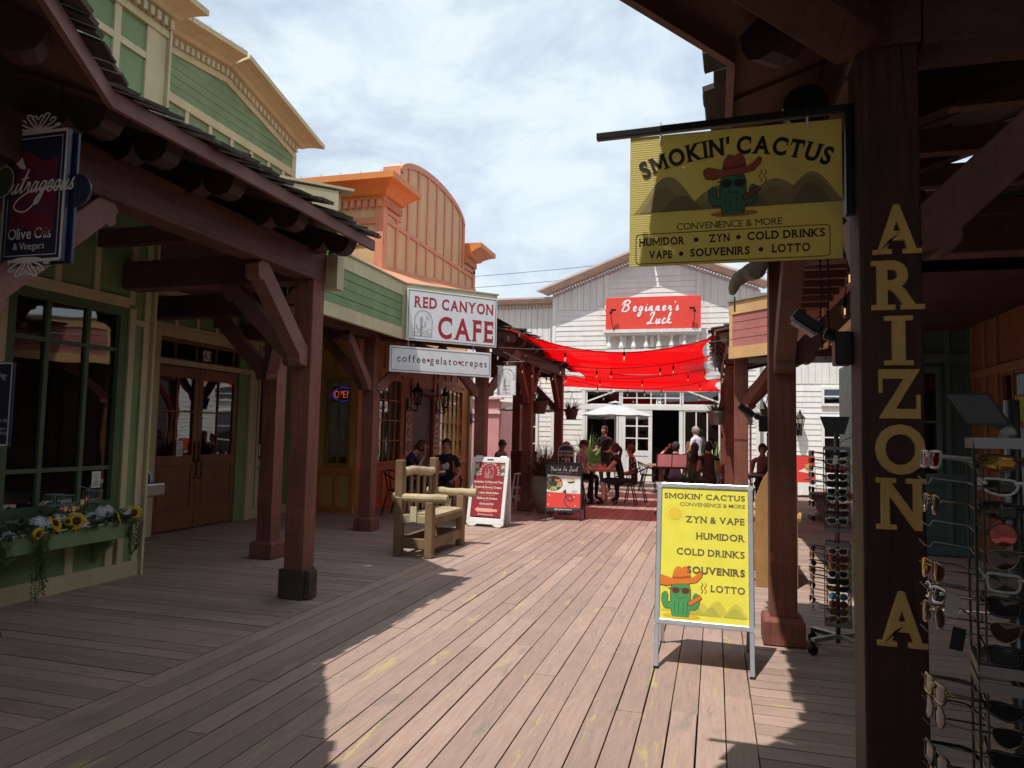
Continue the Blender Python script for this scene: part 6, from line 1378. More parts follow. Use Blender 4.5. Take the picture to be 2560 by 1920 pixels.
# menu stand, log benches, stone bench
MS = thing('menu_stand', 'wooden stand with open pink lit menu pages behind the yellow pavement sign', 'menu stand', (-.85, 14.2, 0))
mb = MB(); mb.box(-1.05, -.97, 14.16, 14.24, 0, .95); mb.box(-1.12, -.6, 14.1, 14.5, 0, .04); mb.build('post', TIMBER, MS)
mb = MB(); mb.obox((-.80, 14.2, 1.02), Vector((.30, 0, 0)), Vector((0, .10, .13)), Vector((0, -.012, .009))); mb.build('board', BLACKM, MS)
mb = MB()
for s in (-1, 1): mb.obox((-.80+s*.14, 14.188, 1.032), Vector((.13, 0, 0)), Vector((0, .085, .112)), Vector((0, -.003, .002)))
mb.build('page', plain('menu_paper', (.72, .66, .64), .6), MS)
LOG = paint('weathered_log', (.22, .135, .07), .75, .3, 2.5, .45, grain=(6, 6, .8), wear=(.20, .13, .07), wamt=.60); LOGX = paint('weathered_log_rail', (.43, .34, .21), .75, .25, 2.5, .45, grain=(.8, 7, 7), wear=(.25, .17, .10), wamt=.61)
LB = thing('log_chair', 'rustic wide log chair of square posts and peeled log arms in the sun', 'chair', (-3.45, 8.5, 0))
def log_seat(t, x0, x1, y0, y1, hb, M1, M2):
    """x0 back legs, x1 front legs"""
    sg = 1 if x1 > x0 else -1
    for y in (y0, y1):
        mb = MB(); mb.box(x0-.05, x0+.05, y-.05, y+.05, 0, hb); mb.build('leg', M1, t, bevel=.012); mb = MB(); mb.box(x1-.05, x1+.05, y-.05, y+.05, 0, .66); mb.build('leg', M1, t, bevel=.012)
        mb = MB(); rr = random.Random(int(y*10)); pts = [(x0-sg*.08+(x1-x0+sg*.30)*i/10, y+rr.uniform(-.004, .004), .70+rr.uniform(-.004, .004)) for i in range(11)]; mb.tube(pts, [.055+rr.uniform(-.005, .006) for _ in pts], 12); mb.build('armrest', M2, t, smooth=False)
        mb = MB(); mb.box(x0+sg*.05, x1-sg*.05, y-.025, y+.025, .40, .50); mb.build('side_rail', M2, t, bevel=.006); mb = MB(); mb.box(x0+sg*.05, x1-sg*.05, y-.03, y+.03, .10, .22); mb.build('stretcher', M1, t, bevel=.006)
    mb = MB(); mb.box(min(x0, x1)+.04, max(x0, x1)+.03, y0+.05, y1-.05, .46, .50); mb.build('seat', M2, t, bevel=.006)
    mb = MB(); mb.box(x1-.03, x1+.03, y0+.05, y1-.05, .38, .459); mb.box(x1-.03, x1+.03, y0+.05, y1-.05, .10, .22); mb.box(x0-.03, x0+.03, y0+.05, y1-.05, .10, .22); mb.build('apron', M1, t, bevel=.006)
    mb = MB(); rr = random.Random(3); pts = [(x0, y0+.05+(y1-y0-.1)*i/10, hb-.16+rr.uniform(-.006, .006)+.02*sin(i*.5)) for i in range(11)]; mb.tube(pts, [.055+rr.uniform(-.006, .007) for _ in pts], 12); mb.build('back_rail', M2, t)
    for i in range(5): y = y0+.12+(y1-y0-.24)*i/4; mb = MB(); mb.box(x0-.012, x0+.012, y-.04, y+.04, .50, hb-.19); mb.build('back_slat', M1, t, bevel=.006)
log_seat(LB, -3.66, -3.26, 7.98, 9.05, 1.15, LOG, LOGX)
mb = MB()
for y in (7.945, 9.085): mb.box(-3.50, -3.42, y-.01, y+.01, .42, .60)
mb.build('strap', plain('pale_strap', (.55, .47, .32), .7), LB)
WB = thing('log_chair', 'golden wood chair with pointed side board half hidden behind the yellow sign', 'chair', (.75, 8.3, 0))
log_seat(WB, .76, .47, 7.85, 8.75, 1.08, paint('golden_wood', (.40, .22, .08), .7, .2, 3, .3, grain=(6, 6, .8)), paint('golden_wood_rail', (.46, .27, .10), .7, .2, 3, .3, grain=(.8, 7, 7)))
mb = MB(); mb.prism([(.40, 0), (.58, 0), (.58, 1.16), (.54, 1.20), (.46, 1.06), (.40, .9)], (0, 7.74, 0), (1, 0, 0), (0, 0, 1), (0, .05, 0)); mb.build('side_board', paint('golden_wood', (.40, .22, .08)), WB, bevel=.006)
SBn = thing('stone_bench', 'rose tinted stone bench with scrolled feet beyond the plinth post on the right', 'bench', (2.05, 14.7, 0)); STONE = paint('rose_stone', (.40, .22, .21), .8, .15, 4, .2)
mb = MB(); mb.box(1.75, 2.95, 14.5, 14.95, .40, .50); mb.build('seat', STONE, SBn, bevel=.02)
for x in (1.95, 2.7): mb = MB(); mb.prism([(-.14, 0), (.14, 0), (.12, .06), (.05, .12), (.10, .24), (.13, .33), (.12, .40), (-.12, .40), (-.13, .33), (-.10, .24), (-.05, .12), (-.12, .06)], (x, 14.55, 0), (1, 0, 0), (0, 0, 1), (0, .35, 0)); mb.build('leg', STONE, SBn, bevel=.01)
# wall lanterns
def lantern(label, x, y, z, out, s=1.0):
    out = Vector(out); t = thing('wall_lantern', label, 'lantern', (x, y, z), 0, 'black wall lanterns'); c = Vector((x, y, z))+out*.16*s
    mb = MB(); mb.obox(Vector((x, y, z-.12*s))+out*.012, out*.012, out.cross(ZV)*.05*s, (0, 0, .12*s)); mb.tube(catmull([tuple(Vector((x, y, z-.15*s))+out*.02), tuple(Vector((x, y, z-.22*s))+out*.1*s), tuple(Vector((x, y, z-.2*s))+out*.17*s), tuple(c-Vector((0, 0, .13*s)))], 4), .012*s, 6); mb.build('bracket', BLACKM, t)
    mb = MB(); mb.lathe([(.04*s, -.13*s), (.06*s, -.11*s), (.055*s, -.1*s)], c, 8)
    for q in range(6): a = 2*pi*q/6; mb.tube([c+Vector((.055*s*cos(a), .055*s*sin(a), -.1*s)), c+Vector((.085*s*cos(a), .085*s*sin(a), .09*s))], .005*s, 4)
    mb.lathe([(.10*s, .09*s), (.10*s, .10*s), (.06*s, .15*s), (.02*s, .19*s), (.028*s, .21*s), (.004, .27*s)], c, 8); mb.build('cage', BLACKM, t)
    mb = MB(); mb.lathe([(.05*s, -.098*s), (.08*s, .088*s)], c, 8); mb.build('glass', glass('lantern_glass', (.7, .68, .62), .8), t)
lantern('black lantern on the orange wall left of the maroon door', XC+.026, 13.75, 2.2, (1, 0, 0), 1.25); lantern('black lantern on the orange wall right of the maroon door', XC+.026, 15.32, 2.2, (1, 0, 0), 1.25); lantern('black lantern at the far corner of the orange cafe', XC+.06, 17.65, 2.0, (1, 0, 0), 1.2)
lantern('black lantern on the sunlit white wall seen between the right post and rack', 2.55, YR+.26, 2.0, (0, -1, 0), 1.6); lantern('black lantern high on the grey board wall', 3.165, 12.4, 2.2, (-1, 0, 0), 1.2)
# EAT panel, cafe notice, OPEN neon
ET = thing('eat_sign', 'narrow pink panel with round letters E A T beside the cafe window', 'sign', (XC+.05, 13.75, 1.6))
mb = MB(); mb.box(XC+.026, XC+.045, 13.62, 13.88, .98, 1.92); mb.build('board', plain('pink_board', (.58, .34, .34), .6), ET)
mb = MB()
for i, z in enumerate((1.74, 1.46, 1.18)): poly(mb, ell(0, 0, .10, .115, 20), (XC+.045, 13.75, z), (0, 1, 0), (0, 0, 1), .002, 0)
mb.build('disc', BLACKM, ET); mb = MB()
for ch, z in zip('EAT', (1.74, 1.46, 1.18)): text(mb, ch, (XC+.045, 13.75, z-.06), (0, 1, 0), (0, 0, 1), .12, 'c', .0, True, sw=.09, lift=.004)
mb.build('lettering', plain('pink_ink', (.7, .5, .48), .5), ET)
CN = thing('cafe_notice', 'narrow pale notice board right of the maroon cafe door', 'notice', (XC+.05, 15.33, 1.4)); mb = MB(); mb.box(XC+.026, XC+.04, 15.2, 15.46, .98, 1.9); mb.build('board', plain('pale_pink_board', (.60, .42, .40), .6), CN)
mb = MB(); mb.box(XC+.041, XC+.042, 15.22, 15.44, 1.70, 1.80)
for i in range(5): mb.box(XC+.041, XC+.042, 15.25, 15.41, 1.1+i*.11, 1.15+i*.11)
mb.build('print', plain('grey_print', (.22, .12, .12), .6), CN)
OP = thing('open_sign', 'lit neon OPEN sign with blue ring in the ochre wall window', 'neon sign', (-6.53, YE+.03, 2.14))
NB = plain('blue_neon', (.05, .05, .3), .4, emit=(.08, .10, 1.0), es=2.2); NR_ = plain('red_neon', (.3, .05, .05), .4, emit=(1.0, .16, .10), es=1.6)
c = Vector((-6.50, YE+.028, 2.14)); mb = MB()
for i in range(44): a = 2*pi*i/44; mb.ball(c+Vector((.20*cos(a), 0, .125*sin(a))), .006, 6, 4)
mb.build('ring', NB, OP); mb = MB()
def neon(mb, pts): mb.tube([c+Vector((x*.85, 0, z)) for x, z in pts], .0055, 6)
neon(mb, ell(-.145, 0, .048, .06, 14)+[(-.097, 0)]); neon(mb, [(-.075, -.06), (-.075, .06), (-.02, .055), (-.015, .01), (-.07, 0)]); neon(mb, [(.075, .06), (.02, .06), (.02, -.06), (.075, -.06)]); neon(mb, [(.02, 0), (.065, 0)]); neon(mb, [(.105, -.06), (.105, .06), (.175, -.06), (.175, .06)])
mb.build('lettering', NR_, OP); mb = MB(); mb.obox(c+Vector((0, .02, 0)), Vector((.22, 0, 0)), Vector((0, .004, 0)), Vector((0, 0, .145))); mb.build('back_panel', plain('black_acrylic', (.015, .015, .018), .2), OP)
# fan on the right wall, seen past the sunlit post
FN = thing('wall_fan', 'white caged wall fan right of the rose fascia post', 'fan', (.85, 17.5, 1.95)); mb = MB(); c = Vector((.80, 17.5, 2.05))
for r in (.08, .16, .24, .30): mb.tube([c+Vector((r*cos(q), 0, r*sin(q))) for q in [2*pi*i/24 for i in range(24)]], .006, 5, closed=True)
for i in range(16): q = 2*pi*i/16; mb.tube([c+Vector((.05*cos(q), -.02, .05*sin(q))), c+Vector((.30*cos(q), 0, .30*sin(q)))], .004, 4)
mb.build('cage', WPLAS, FN); mb = MB(); mb.tube([c+Vector((0, -.03, 0)), c+Vector((0, .16, 0))], .06, 12); mb.tube([c+Vector((0, .1, 0)), (.80, 17.6, 0)], .025, 8); mb.tube([(.8, 17.6, .03), (.8, 17.6, 0)], .22, 16); mb.build('stand', WPLAS, FN)
mb = MB()
for i in range(4): q = pi/2*i; mb.obox(c+Vector((.15*cos(q), .03, .15*sin(q))), Vector((.1*cos(q), 0, .1*sin(q))), Vector((-.05*sin(q), .03, .05*cos(q))), Vector((0, .002, 0)))
mb.build('blade', plain('fan_blade', (.6, .6, .6), .5), FN)
# ------------------------------------------------------------ olive shop signs
OS = thing('hanging_sign', 'tall navy and burgundy olive oil shop sign with white scroll ornaments under the left eave', 'sign', (-4.28, 3.5, 2.96))
NAVY = plain('navy_sign', (.028, .030, .075), .3); WINE = plain('wine_stripe', (.30, .025, .06), .35); SILV = plain('silver_line', (.82, .76, .72), .45)
x0, x1, z0, z1 = -4.54, -4.02, 2.53, 3.40
mb = MB(); mb.box(x0, x1, 3.50, 3.53, z0, z1); mb.box(x0+.02, x1+.03, 3.545, 3.565, z0-.01, z1-.02); mb.box(x0+.1, x1-.1, 3.531, 3.544, z0+.1, z1-.1)
mb.prism(ell(0, 0, .12, .11, 18), (x1+.03, 3.546, 3.0), (1, 0, 0), (0, 0, 1), (0, .02, 0)); mb.prism(ell(0, 0, .11, .10, 18), (x0+.0, 3.50, 3.05), (1, 0, 0), (0, 0, 1), (0, .02, 0)); mb.build('board', NAVY, OS, bevel=.004)
o = Vector((x0, 3.4995, z0)); U = Vector((1, 0, 0)); w, h = x1-x0, z1-z0
mb = MB()
for i in range(22): xx = .075+i*.0172; mb.ribbon([(xx, .20+.03*sin(i*.3)), (xx, .70+.04*sin(i*.29))], .009, o, U, ZV, Vector((0, -.001, 0)), 0)
mb.build('stripe', WINE, OS)
mb = MB(); border(mb, o, U, ZV, w, h, .010, .020, Vector((0, -.0015, 0))); border(mb, o, U, ZV, w, h, .045, .005, Vector((0, -.0015, 0)))
def scroll(mb, cx, cy, s, sg):
    for q in (-1, 1):
        for k, (a, b, c_) in enumerate(((.02, .09, .07), (.06, .10, .05), (.11, .07, .03), (.15, .03, .0))):
            p = catmull([(cx, cy), (cx+q*a*s, cy+sg*b*s*.6), (cx+q*(a+.03)*s, cy+sg*b*s), (cx+q*(a-.0)*s, cy+sg*b*1.05*s), (cx+q*(a-.015)*s, cy+sg*b*.8*s)], 4); mb.ribbon(p, .012*s, o, U, ZV, Vector((0, -.003-.0003*k-(q > 0)*.00015, 0)), 0)
    poly(mb, ell(cx, cy+sg*.005*s, .12*s, .018*s, 14), o, U, ZV, .0026, 0)
scroll(mb, w/2, h+.0, 1.05, 1); scroll(mb, w/2-.02, .02, 1.05, -1)
script(mb, 'utrageous', (x0+.33, 3.4995, 2.985), U, ZV, .165, .075, .006, slant=.28)
mb.ribbon(catmull([(.33, .48), (.30, .41), (.20, .335), (.11, .36), (.14, .42), (.27, .475), (.45, .485), (.53, .47)], 6), .010, o, U, ZV, Vector((0, -.0066, 0)), 0)
mb.ribbon(ell(.02, .54, .085, .105, 24, rot=-.3)+[ell(.02, .54, .085, .105, 24, rot=-.3)[0]], .010, o, U, ZV, Vector((0, -.0222, 0)), 0)
text(mb, 'Olive Oils', (x0+.245, 3.4995, 2.685), U, ZV, .075, 'c', .006, True, gap=.06, sp=.22, sw=.08, squash=.92); text(mb, '& Vinegars', (x0+.245, 3.4995, 2.615), U, ZV, .047, 'c', .002, True, gap=.06, sp=.2, sw=.07, squash=.95)
mb.build('lettering', SILV, OS)
mb = MB(); poly(mb, ell(.02, .54, .075, .095, 20, rot=-.3), o, U, ZV, .0215, 0); poly(mb, [(.10, .66), (.15, .70), (.19, .62), (.15, .62)], o, U, ZV, .007, 1); mb.build('olive_drawing', [plain('olive_green', (.12, .13, .02), .3), SILV], OS)
for x in (x0+.1, x1-.1): mb = MB(); mb.tube([(x, 3.515, z1), (x, 3.515, 3.72)], .005, 5); mb.build('hanger', BLACKM, OS)
OS.scale = (.79, .79, .79); OS.location = (-3.37, 2.77, 2.66)
WS = thing('welcome_sign', 'narrow dark welcome board with a silver border at the left edge by the shop window', 'sign', (-4.77, 3.85, 1.5))
ZW = 1.33
mb = MB(); mb.box(-5.13, -4.735, 3.83, 3.85, ZW, ZW+.60); mb.build('board', NAVY, WS, bevel=.004)
o = Vector((-5.13, 3.8295, ZW)); mb = MB(); border(mb, o, U, ZV, .395, .60, .012, .012, Vector((0, -.001, 0)))
mb.prism([(.12, .58), (.17, .66), (.225, .66), (.275, .58)], o, U, ZV, Vector((0, .01, 0)))
text(mb, 'WELCOME', o+U*.2+ZV*.49, U, ZV, .042, 'c', .004, True, gap=.06, arc=.34, lift=.002); text(mb, '&', o+U*.2+ZV*.455, U, ZV, .03, 'c', 0, True, lift=.002)
mb.ribbon(ell(.2, .30, .09, .09, 20)+[(.29, .30)], .008, o, U, ZV, Vector((0, -.002, 0))); text(mb, 'Olive Oils', o+U*.375+ZV*.175, U, ZV, .022, 'r', 0, True, gap=.05, lift=.002); text(mb, 'Vinegars', o+U*.36+ZV*.12, U, ZV, .022, 'r', 0, True, gap=.05, lift=.002); text(mb, 'World!', o+U*.375+ZV*.085, U, ZV, .022, 'r', 0, True, gap=.05, lift=.002)
mb.build('lettering', SILV, WS)
mb = MB(); mb.tube([(-4.93, 3.84, ZW), (-4.93, 3.84, 0)], .015, 8); mb.tube([(-4.93, 3.84, .02), (-4.93, 3.84, 0)], .15, 16); mb.build('stand', BLACKM, WS)
# notices on glass
for nm, X_, y, z, w, h, lb in (('notice', -5.66, 5.46, .98, .10, .155, 'white opening notice stuck low inside the shop window'), ('notice', -7.425, 8.58, 1.18, .13, .22, 'white printed notice on the left glass of the double door'), ('notice', -7.445, 10.52, 1.12, .10, .20, 'small white notice on the narrow window right of the double door')):
    t = thing(nm, lb, 'notice', (X_, y, z)); mb = MB(); mb.box(X_+.02, X_+.022, y-w/2, y+w/2, z-h/2, z+h/2); mb.build('sheet', plain('notice_paper', (.66, .64, .60), .6), t)
    mb = MB(); mb.ribbon(ell(0, h*.22, w*.2, w*.2, 10), .004, (X_+.022, y, z), (0, 1, 0), (0, 0, 1), (.001, 0, 0)); 
    for i in range(3): mb.box(X_+.0225, X_+.023, y-w*.3, y+w*.3, z-h*.36+i*h*.11, z-h*.32+i*h*.11)
    mb.build('print', plain('blue_grey_print', (.05, .12, .16), .6), t)
# drinking fountain
DF = thing('drinking_fountain', 'stainless steel drinking fountain on the side of the shop by the double door', 'drinking fountain', (-5.85, 6.15, .85))
mb = MB(); mb.box(-6.0, -5.62, 6.02, 6.34, .76, .90); mb.build('basin', STEEL, DF, bevel=.02); mb = MB(); mb.box(-5.97, -5.65, 6.05, 6.31, .899, .902); mb.build('bowl', plain('dark_steel', (.12, .12, .12), .3, .9), DF)
mb = MB(); mb.tube(catmull([(-5.70, 6.2, .90), (-5.70, 6.2, .97), (-5.72, 6.18, 1.03), (-5.74, 6.16, 1.05)], 4), [.022]*4+[.02]*4+[.015]*4+[.01], 8); mb.build('spout', STEEL, DF)
# flower box with flowers
FB = thing('flower_box', 'green wooden flower box under the shop window', 'flower box', (-5.48, 5.0, .5))
mb = MB(); mb.box(-5.37, -5.345, 4.30, 5.62, .44, .59); mb.box(-5.61, -5.37, 4.30, 4.325, .44, .59); mb.box(-5.61, -5.37, 5.595, 5.62, .44, .59); mb.box(-5.61, -5.37, 4.325, 5.595, .44, .46); mb.build('box', GREEN, FB, bevel=.005)
for y in (4.45, 5.45): mb = MB(); mb.prism([(0, 0), (.22, .20), (.22, .225), (0, .225)], (-5.60, y-.025, .21), (1, 0, 0), (0, 0, 1), (0, .05, 0)); mb.build('bracket', GREEN, FB)
mb = MB(); mb.box(-5.60, -5.372, 4.326, 5.594, .53, .55); mb.build('soil', plain('dark_soil', (.03, .022, .016), .9), FB)
mb = MB(); mb.box(-5.39, -5.335, 4.29, 5.63, .591, .603); mb.build('rim', CREAM, FB)
PETY = plain('yellow_petal', (.80, .48, .012), .55, var=.2); PETW = plain('white_petal', (.74, .74, .78), .6, var=.1); SEED = plain('brown_seed_head', (.055, .022, .01), .8, var=.3); VINE = plain('vine_leaf', (.075, .13, .04), .55, var=.45); EUC = plain('eucalyptus_leaf', (.05, .095, .05), .55, var=.35)
def sunflower(label, p, d, r):
    t = thing('sunflower', label, 'flower', p, 0, 'sunflowers in the flower box'); d = Vector(d).normalized(); p = Vector(p); a = d.orthogonal().normalized(); b = d.cross(a)
    mb = MB()
    for ring, n, l, z in ((0, 19, 1.0, 0), (1, 16, .86, .006)):
        for i in range(n):
            q = 2*pi*(i+.5*ring)/n+.05*sin(i*7); e = a*cos(q)+b*sin(q); s = d.cross(e); k = r*l*(1+.12*sin(i*5.3)); c = p+d*z
            mb.face([c+e*r*.36-s*r*.05, c+e*k*.72-s*r*.10+d*.008, c+e*k-d*.004, c+e*k*.72+s*r*.10+d*.008, c+e*r*.36+s*r*.05])
    mb.build('petals', PETY, t); mb = MB(); mb.tube([p-d*.004, p+d*.006, p+d*.014], [r*.42, r*.44, r*.30], 16); mb.build('seed_head', SEED, t)
    mb = MB(); mb.tube(catmull([tuple(p-d*.004), tuple(p-d*.05), (-5.48, p.y, .56)], 4), .005, 6); mb.build('stem', VINE, t)
sunflower('big sunflower at the right end of the flower box', (-5.34, 5.62, .665), (.75, -.62, .15), .085); sunflower('big sunflower in the middle of the flower box facing out', (-5.33, 4.98, .66), (.75, -.6, .15), .085)
sunflower('small orange centred sunflower beside the middle one', (-5.335, 4.90, .665), (.55, -.8, .1), .045); sunflower('sunflower turned sideways left of the middle ones', (-5.34, 4.78, .665), (.95, .1, .55), .075)
sunflower('sunflower drooping low near the left vine', (-5.31, 4.60, .60), (.9, .1, -.2), .065); sunflower('sunflower turned sideways near the right end', (-5.34, 5.44, .64), (.6, .7, .3), .075)
def hydrangea(label, p, r, seed):
    t = thing('white_flower', label, 'flower', p, 0, 'white flower clusters in the flower box'); rr = random.Random(seed); mb = MB(); p = Vector(p)
    for i in range(30):
        d = Vector((rr.gauss(0, 1), rr.gauss(0, 1), rr.gauss(.3, 1))).normalized(); c = p+Vector((d.x*r*.8, d.y*r*1.25, d.z*r*.75)); a = d.orthogonal().normalized(); a = (a*cos(i)+d.cross(a)*sin(i)); b = d.cross(a); s = r*.42
        for j in range(5):
            e = a*cos(1.257*j)+b*sin(1.257*j); f = d.cross(e); mb.face([c, c+e*s*.75-f*s*.34+d*s*.25, c+e*s*1.5+d*s*.1, c+e*s*.75+f*s*.34+d*s*.25])
    mb.build('petals', PETW, t); mb = MB(); mb.tube([p-Vector((0, 0, r*.3)), (-5.47, p.y, .55)], .004, 5); mb.build('stem', VINE, t)
for i, (y, z, r, lb) in enumerate(((4.40, .60, .05, 'white flowers at the far left of the flower box'), (4.50, .595, .045, 'second white cluster from the left of the flower box'), (4.68, .68, .055, 'white cluster above the drooping sunflower'), (4.73, .655, .05, 'white cluster left of the sideways sunflower'), (4.86, .685, .05, 'white cluster behind the paired sunflowers'), (5.07, .625, .05, 'white cluster right of the middle sunflower, hanging low'), (5.22, .66, .055, 'round white cluster under the little bicycle'), (5.30, .71, .06, 'tall white cluster by the bicycle front wheel'), (5.37, .62, .04, 'white cluster left of the right sideways sunflower'), (5.55, .68, .04, 'white cluster beside the big right sunflower'), (5.02, .69, .04, 'white sprig behind the middle sunflower'))): hydrangea(lb, (-5.38+.03*sin(i*3), y, z), r, i)
def vine(label, y, ztop, n, L0, L1, seed, spread=.09):
    t = thing('trailing_plant', label, 'plant', (-5.34, y, ztop), 0, 'vines trailing from the flower box'); rr = random.Random(seed); mb = MB(); sm = MB()
    for i in range(n):
        yy = y+rr.uniform(-spread, spread); l = rr.uniform(L0, L1); x = -5.33+rr.uniform(0, .04); pts = [(x-.08, yy, ztop+.02)]+[(x+.025*sin(k*.9+i), yy+.02*sin(k*1.3+i*2), ztop-l*k/9) for k in range(10)]
        sm.tube(pts, .0025, 4)
        for k in range(int(l/.006)):
            f = k/(l/.006)*9; j = int(f); q = Vector(pts[1+min(j, 8)]).lerp(Vector(pts[1+min(j+1, 9)]), f-j); a = rr.uniform(0, 2*pi); d = Vector((abs(cos(a))*.8+.1, sin(a), rr.uniform(-.5, .5))).normalized(); s = d.cross(ZV).normalized(); ll = rr.uniform(.022, .038)
            mb.face([q, q+d*ll*.5-s*ll*.28, q+d*ll, q+d*ll*.5+s*ll*.28])
    mb.build('leaves', VINE, t); sm.build('stems', VINE, t)
vine('long trailing vine hanging from the left half of the flower box almost to the deck', 4.63, .58, 9, .28, .55, 1); vine('trailing vine hanging from the right end of the flower box', 5.63, .62, 8, .2, .40, 2, .07); vine('trailing vine cut by the left edge of the picture', 4.34, .58, 6, .2, .36, 3, .05)
ft = thing('leafy_filler', 'dark round leaves and sprigs filling the flower box', 'plant', (-5.45, 5.0, .58)); rr = random.Random(8); mb = MB()
for i in range(1500):
    y = rr.uniform(4.30, 5.68); x = -5.48+rr.uniform(-.08, .15); z = .58+abs(rr.gauss(0, .045)); d = Vector((rr.uniform(-.1, 1), rr.uniform(-1, 1), rr.uniform(-.3, .9))).normalized(); s = d.orthogonal().normalized(); s = s*cos(i)+d.cross(s)*sin(i); l = rr.uniform(.025, .06); c = Vector((x, y, z))
    mb.face([c, c+d*l*.3-s*l*.35, c+d*l*.75-s*l*.3, c+d*l, c+d*l*.75+s*l*.3, c+d*l*.3+s*l*.35])
mb.build('leaves', EUC, ft); mb = MB()
for i in range(40): y = rr.uniform(4.32, 5.6); mb.tube([(-5.48, y, .54), (-5.44, y+rr.uniform(-.03, .03), .62)], .003, 4)
mb.build('stems', VINE, ft)
BK = thing('toy_bicycle', 'small turquoise wire bicycle ornament standing in the flower box', 'ornament', (-5.44, 5.05, .62)); TURQ = plain('turquoise_wire', (.16, .33, .34), .4, .3); xb = -5.45
mb = MB(); q = lambda *p: [(xb, y, z) for y, z in p]
for pts in (q((4.92, .70), (5.05, .72), (5.20, .86)), q((5.05, .72), (5.02, .84), (4.94, .84)), q((5.02, .80), (5.20, .83)), q((5.24, .68), (5.20, .92), (5.10, .95)), q((5.20, .90), (5.22, .95), (5.24, .945)), q((4.92, .70), (4.97, .80))): mb.tube(pts, .004, 6)
mb.build('frame', TURQ, BK)
for y in (4.92, 5.24):
    mb = MB(); mb.tube([(xb, y+.085*cos(a), .70+.085*sin(a)) for a in [2*pi*i/20 for i in range(20)]], .005, 6, closed=True)
    for i in range(8): mb.tube([(xb, y, .70), (xb, y+.085*cos(pi*i/4), .70+.085*sin(pi*i/4))], .0015, 4)
    mb.build('wheel', BLACKM, BK)
def basket(y0, y1, z0, z1, xo):
    mb = MB()
    for z in (z0, z1): mb.tube([(xb-.05+xo, y0, z), (xb+.05+xo, y0, z), (xb+.05+xo, y1, z), (xb-.05+xo, y1, z)], .003, 5, closed=True)
    for i in range(5):
        y = y0+(y1-y0)*i/4
        for dx in (-.05, .05): mb.tube([(xb+dx+xo, y, z0), (xb+dx+xo, y, z1)], .002, 4)
    mb.tube([(xb+xo, y0, z0), (xb+xo, y1, z0)], .002, 4); mb.build('basket', TURQ, BK)
basket(4.80, 4.90, .80, .895, 0); basket(4.91, 5.01, .795, .88, .0); basket(5.20, 5.31, .80, .90, 0)
BN = thing('welcome_banner', 'tiny bunting of red and yellow pennants spelling WELCOME on the toy bicycle', 'banner', (-5.42, 5.04, .8)); mb = MB(); lt = MB()
for i, ch in enumerate('WELCOME'):
    y = 4.905+i*.042; z = .775-.018*sin(pi*min(1, i/5))+(.03*(i-4) if i > 4 else 0); mb.prism([(-.02, 0), (.02, 0), (.02, -.035), (0, -.052), (-.02, -.035)], (xb+.03, y, z+.022), (0, 1, 0), (0, 0, 1), (.002, 0, 0), i % 2); text(lt, ch, (xb+.032, y, z-.015), (0, 1, 0), (0, 0, 1), .023, 'c', .01, lift=.001)
mb.build('pennant', [plain('banner_red', (.35, .03, .04), .6), plain('banner_yellow', (.75, .5, .05), .6)], BN); lt.build('lettering', WPLAS, BN)

# ------------------------------------------------------------ sunglasses racks
def lens_outline(kind):
    if kind == 'round': return [(.026*cos(a), .025*sin(a)) for a in [2*pi*i/20 for i in range(20)]]
    if kind == 'aviator': return catmull([(-.026, .016), (-.006, .021), (.022, .017), (.029, .004), (.020, -.016), (.002, -.024), (-.018, -.014), (-.027, .004)], 3, True)
    if kind == 'wrap': return catmull([(-.028, .012), (.0, .018), (.034, .016), (.040, .004), (.024, -.012), (-.006, -.017), (-.024, -.008)], 3, True)
    return catmull([(-.027, .017), (.0, .019), (.028, .019), (.031, .004), (.025, -.016), (.0, -.019), (-.022, -.016), (-.028, .0)], 3, True)
def make_glasses(kind):
    t = thing('sunglasses', 'x', 'sunglasses'); th = {'aviator': .0013, 'round': .0016, 'wrap': .0032, 'square': .0034}[kind]; cx = .034
    mb = MB(); L_ = lens_outline(kind)
    for s in (-1, 1): mb.tube([(s*(cx+x), .004*(x/.03)**2*(1 if x > 0 else .3)+(.006 if kind == 'wrap' and x > .01 else 0), z) for x, z in L_], th, 6, closed=True)
    mb.tube(catmull([(-.011, 0, .008), (0, -.002, .011), (.011, 0, .008)], 4), th*1.3, 6)
    if kind == 'aviator': mb.tube([(-.013, 0, .018), (.013, 0, .018)], th, 6)
    for s in (-1, 1): mb.tube([(s*.062, .003, .008), (s*.070, .010, .010)], th*1.4, 6)
    mb.build('frame', BLACKM, t, world=False, smooth=True)
    for s in (-1, 1):
        mb = MB(); pts = [Vector((s*(cx+x), .004*(x/.03)**2*(1 if x > 0 else .3)+(.006 if kind == 'wrap' and x > .01 else 0), z)) for x, z in L_]; c = sum(pts, Vector())/len(pts)+Vector((0, -.003, 0))
        n = len(pts); mb.v = pts+[c]
        for i in range(n): q = (n, i, (i+1) % n); mb.f.append(q if s > 0 else q[::-1]); mb.m.append(0)
        mb.build('lens', BLACKM, t, world=False, smooth=True)
    for s in (-1, 1):
        mb = MB(); mb.tube(catmull([(s*.070, .010, .010), (s*.071, .06, .010), (s*.069, .10, .006), (s*.066, .135, -.022)], 4), [th*1.2]*8+[th*1.4]*5, 6); mb.build('temple', BLACKM, t, world=False, smooth=True)
    return t
def lensm(name, col, rough=.05): return plain(name, col, rough, 0, .45, var=.02)
LENS = {'black': lensm('lens_black', (.008, .008, .009)), 'brown': lensm('lens_brown', (.035, .015, .008)), 'amber mirrored': plain('lens_amber', (.25, .15, .04), .06, 1), 'rose mirrored': plain('lens_rose', (.22, .07, .065), .06, 1), 'blue mirrored': plain('lens_blue', (.05, .35, .6), .06, 1), 'smoke': lensm('lens_smoke', (.03, .03, .035))}
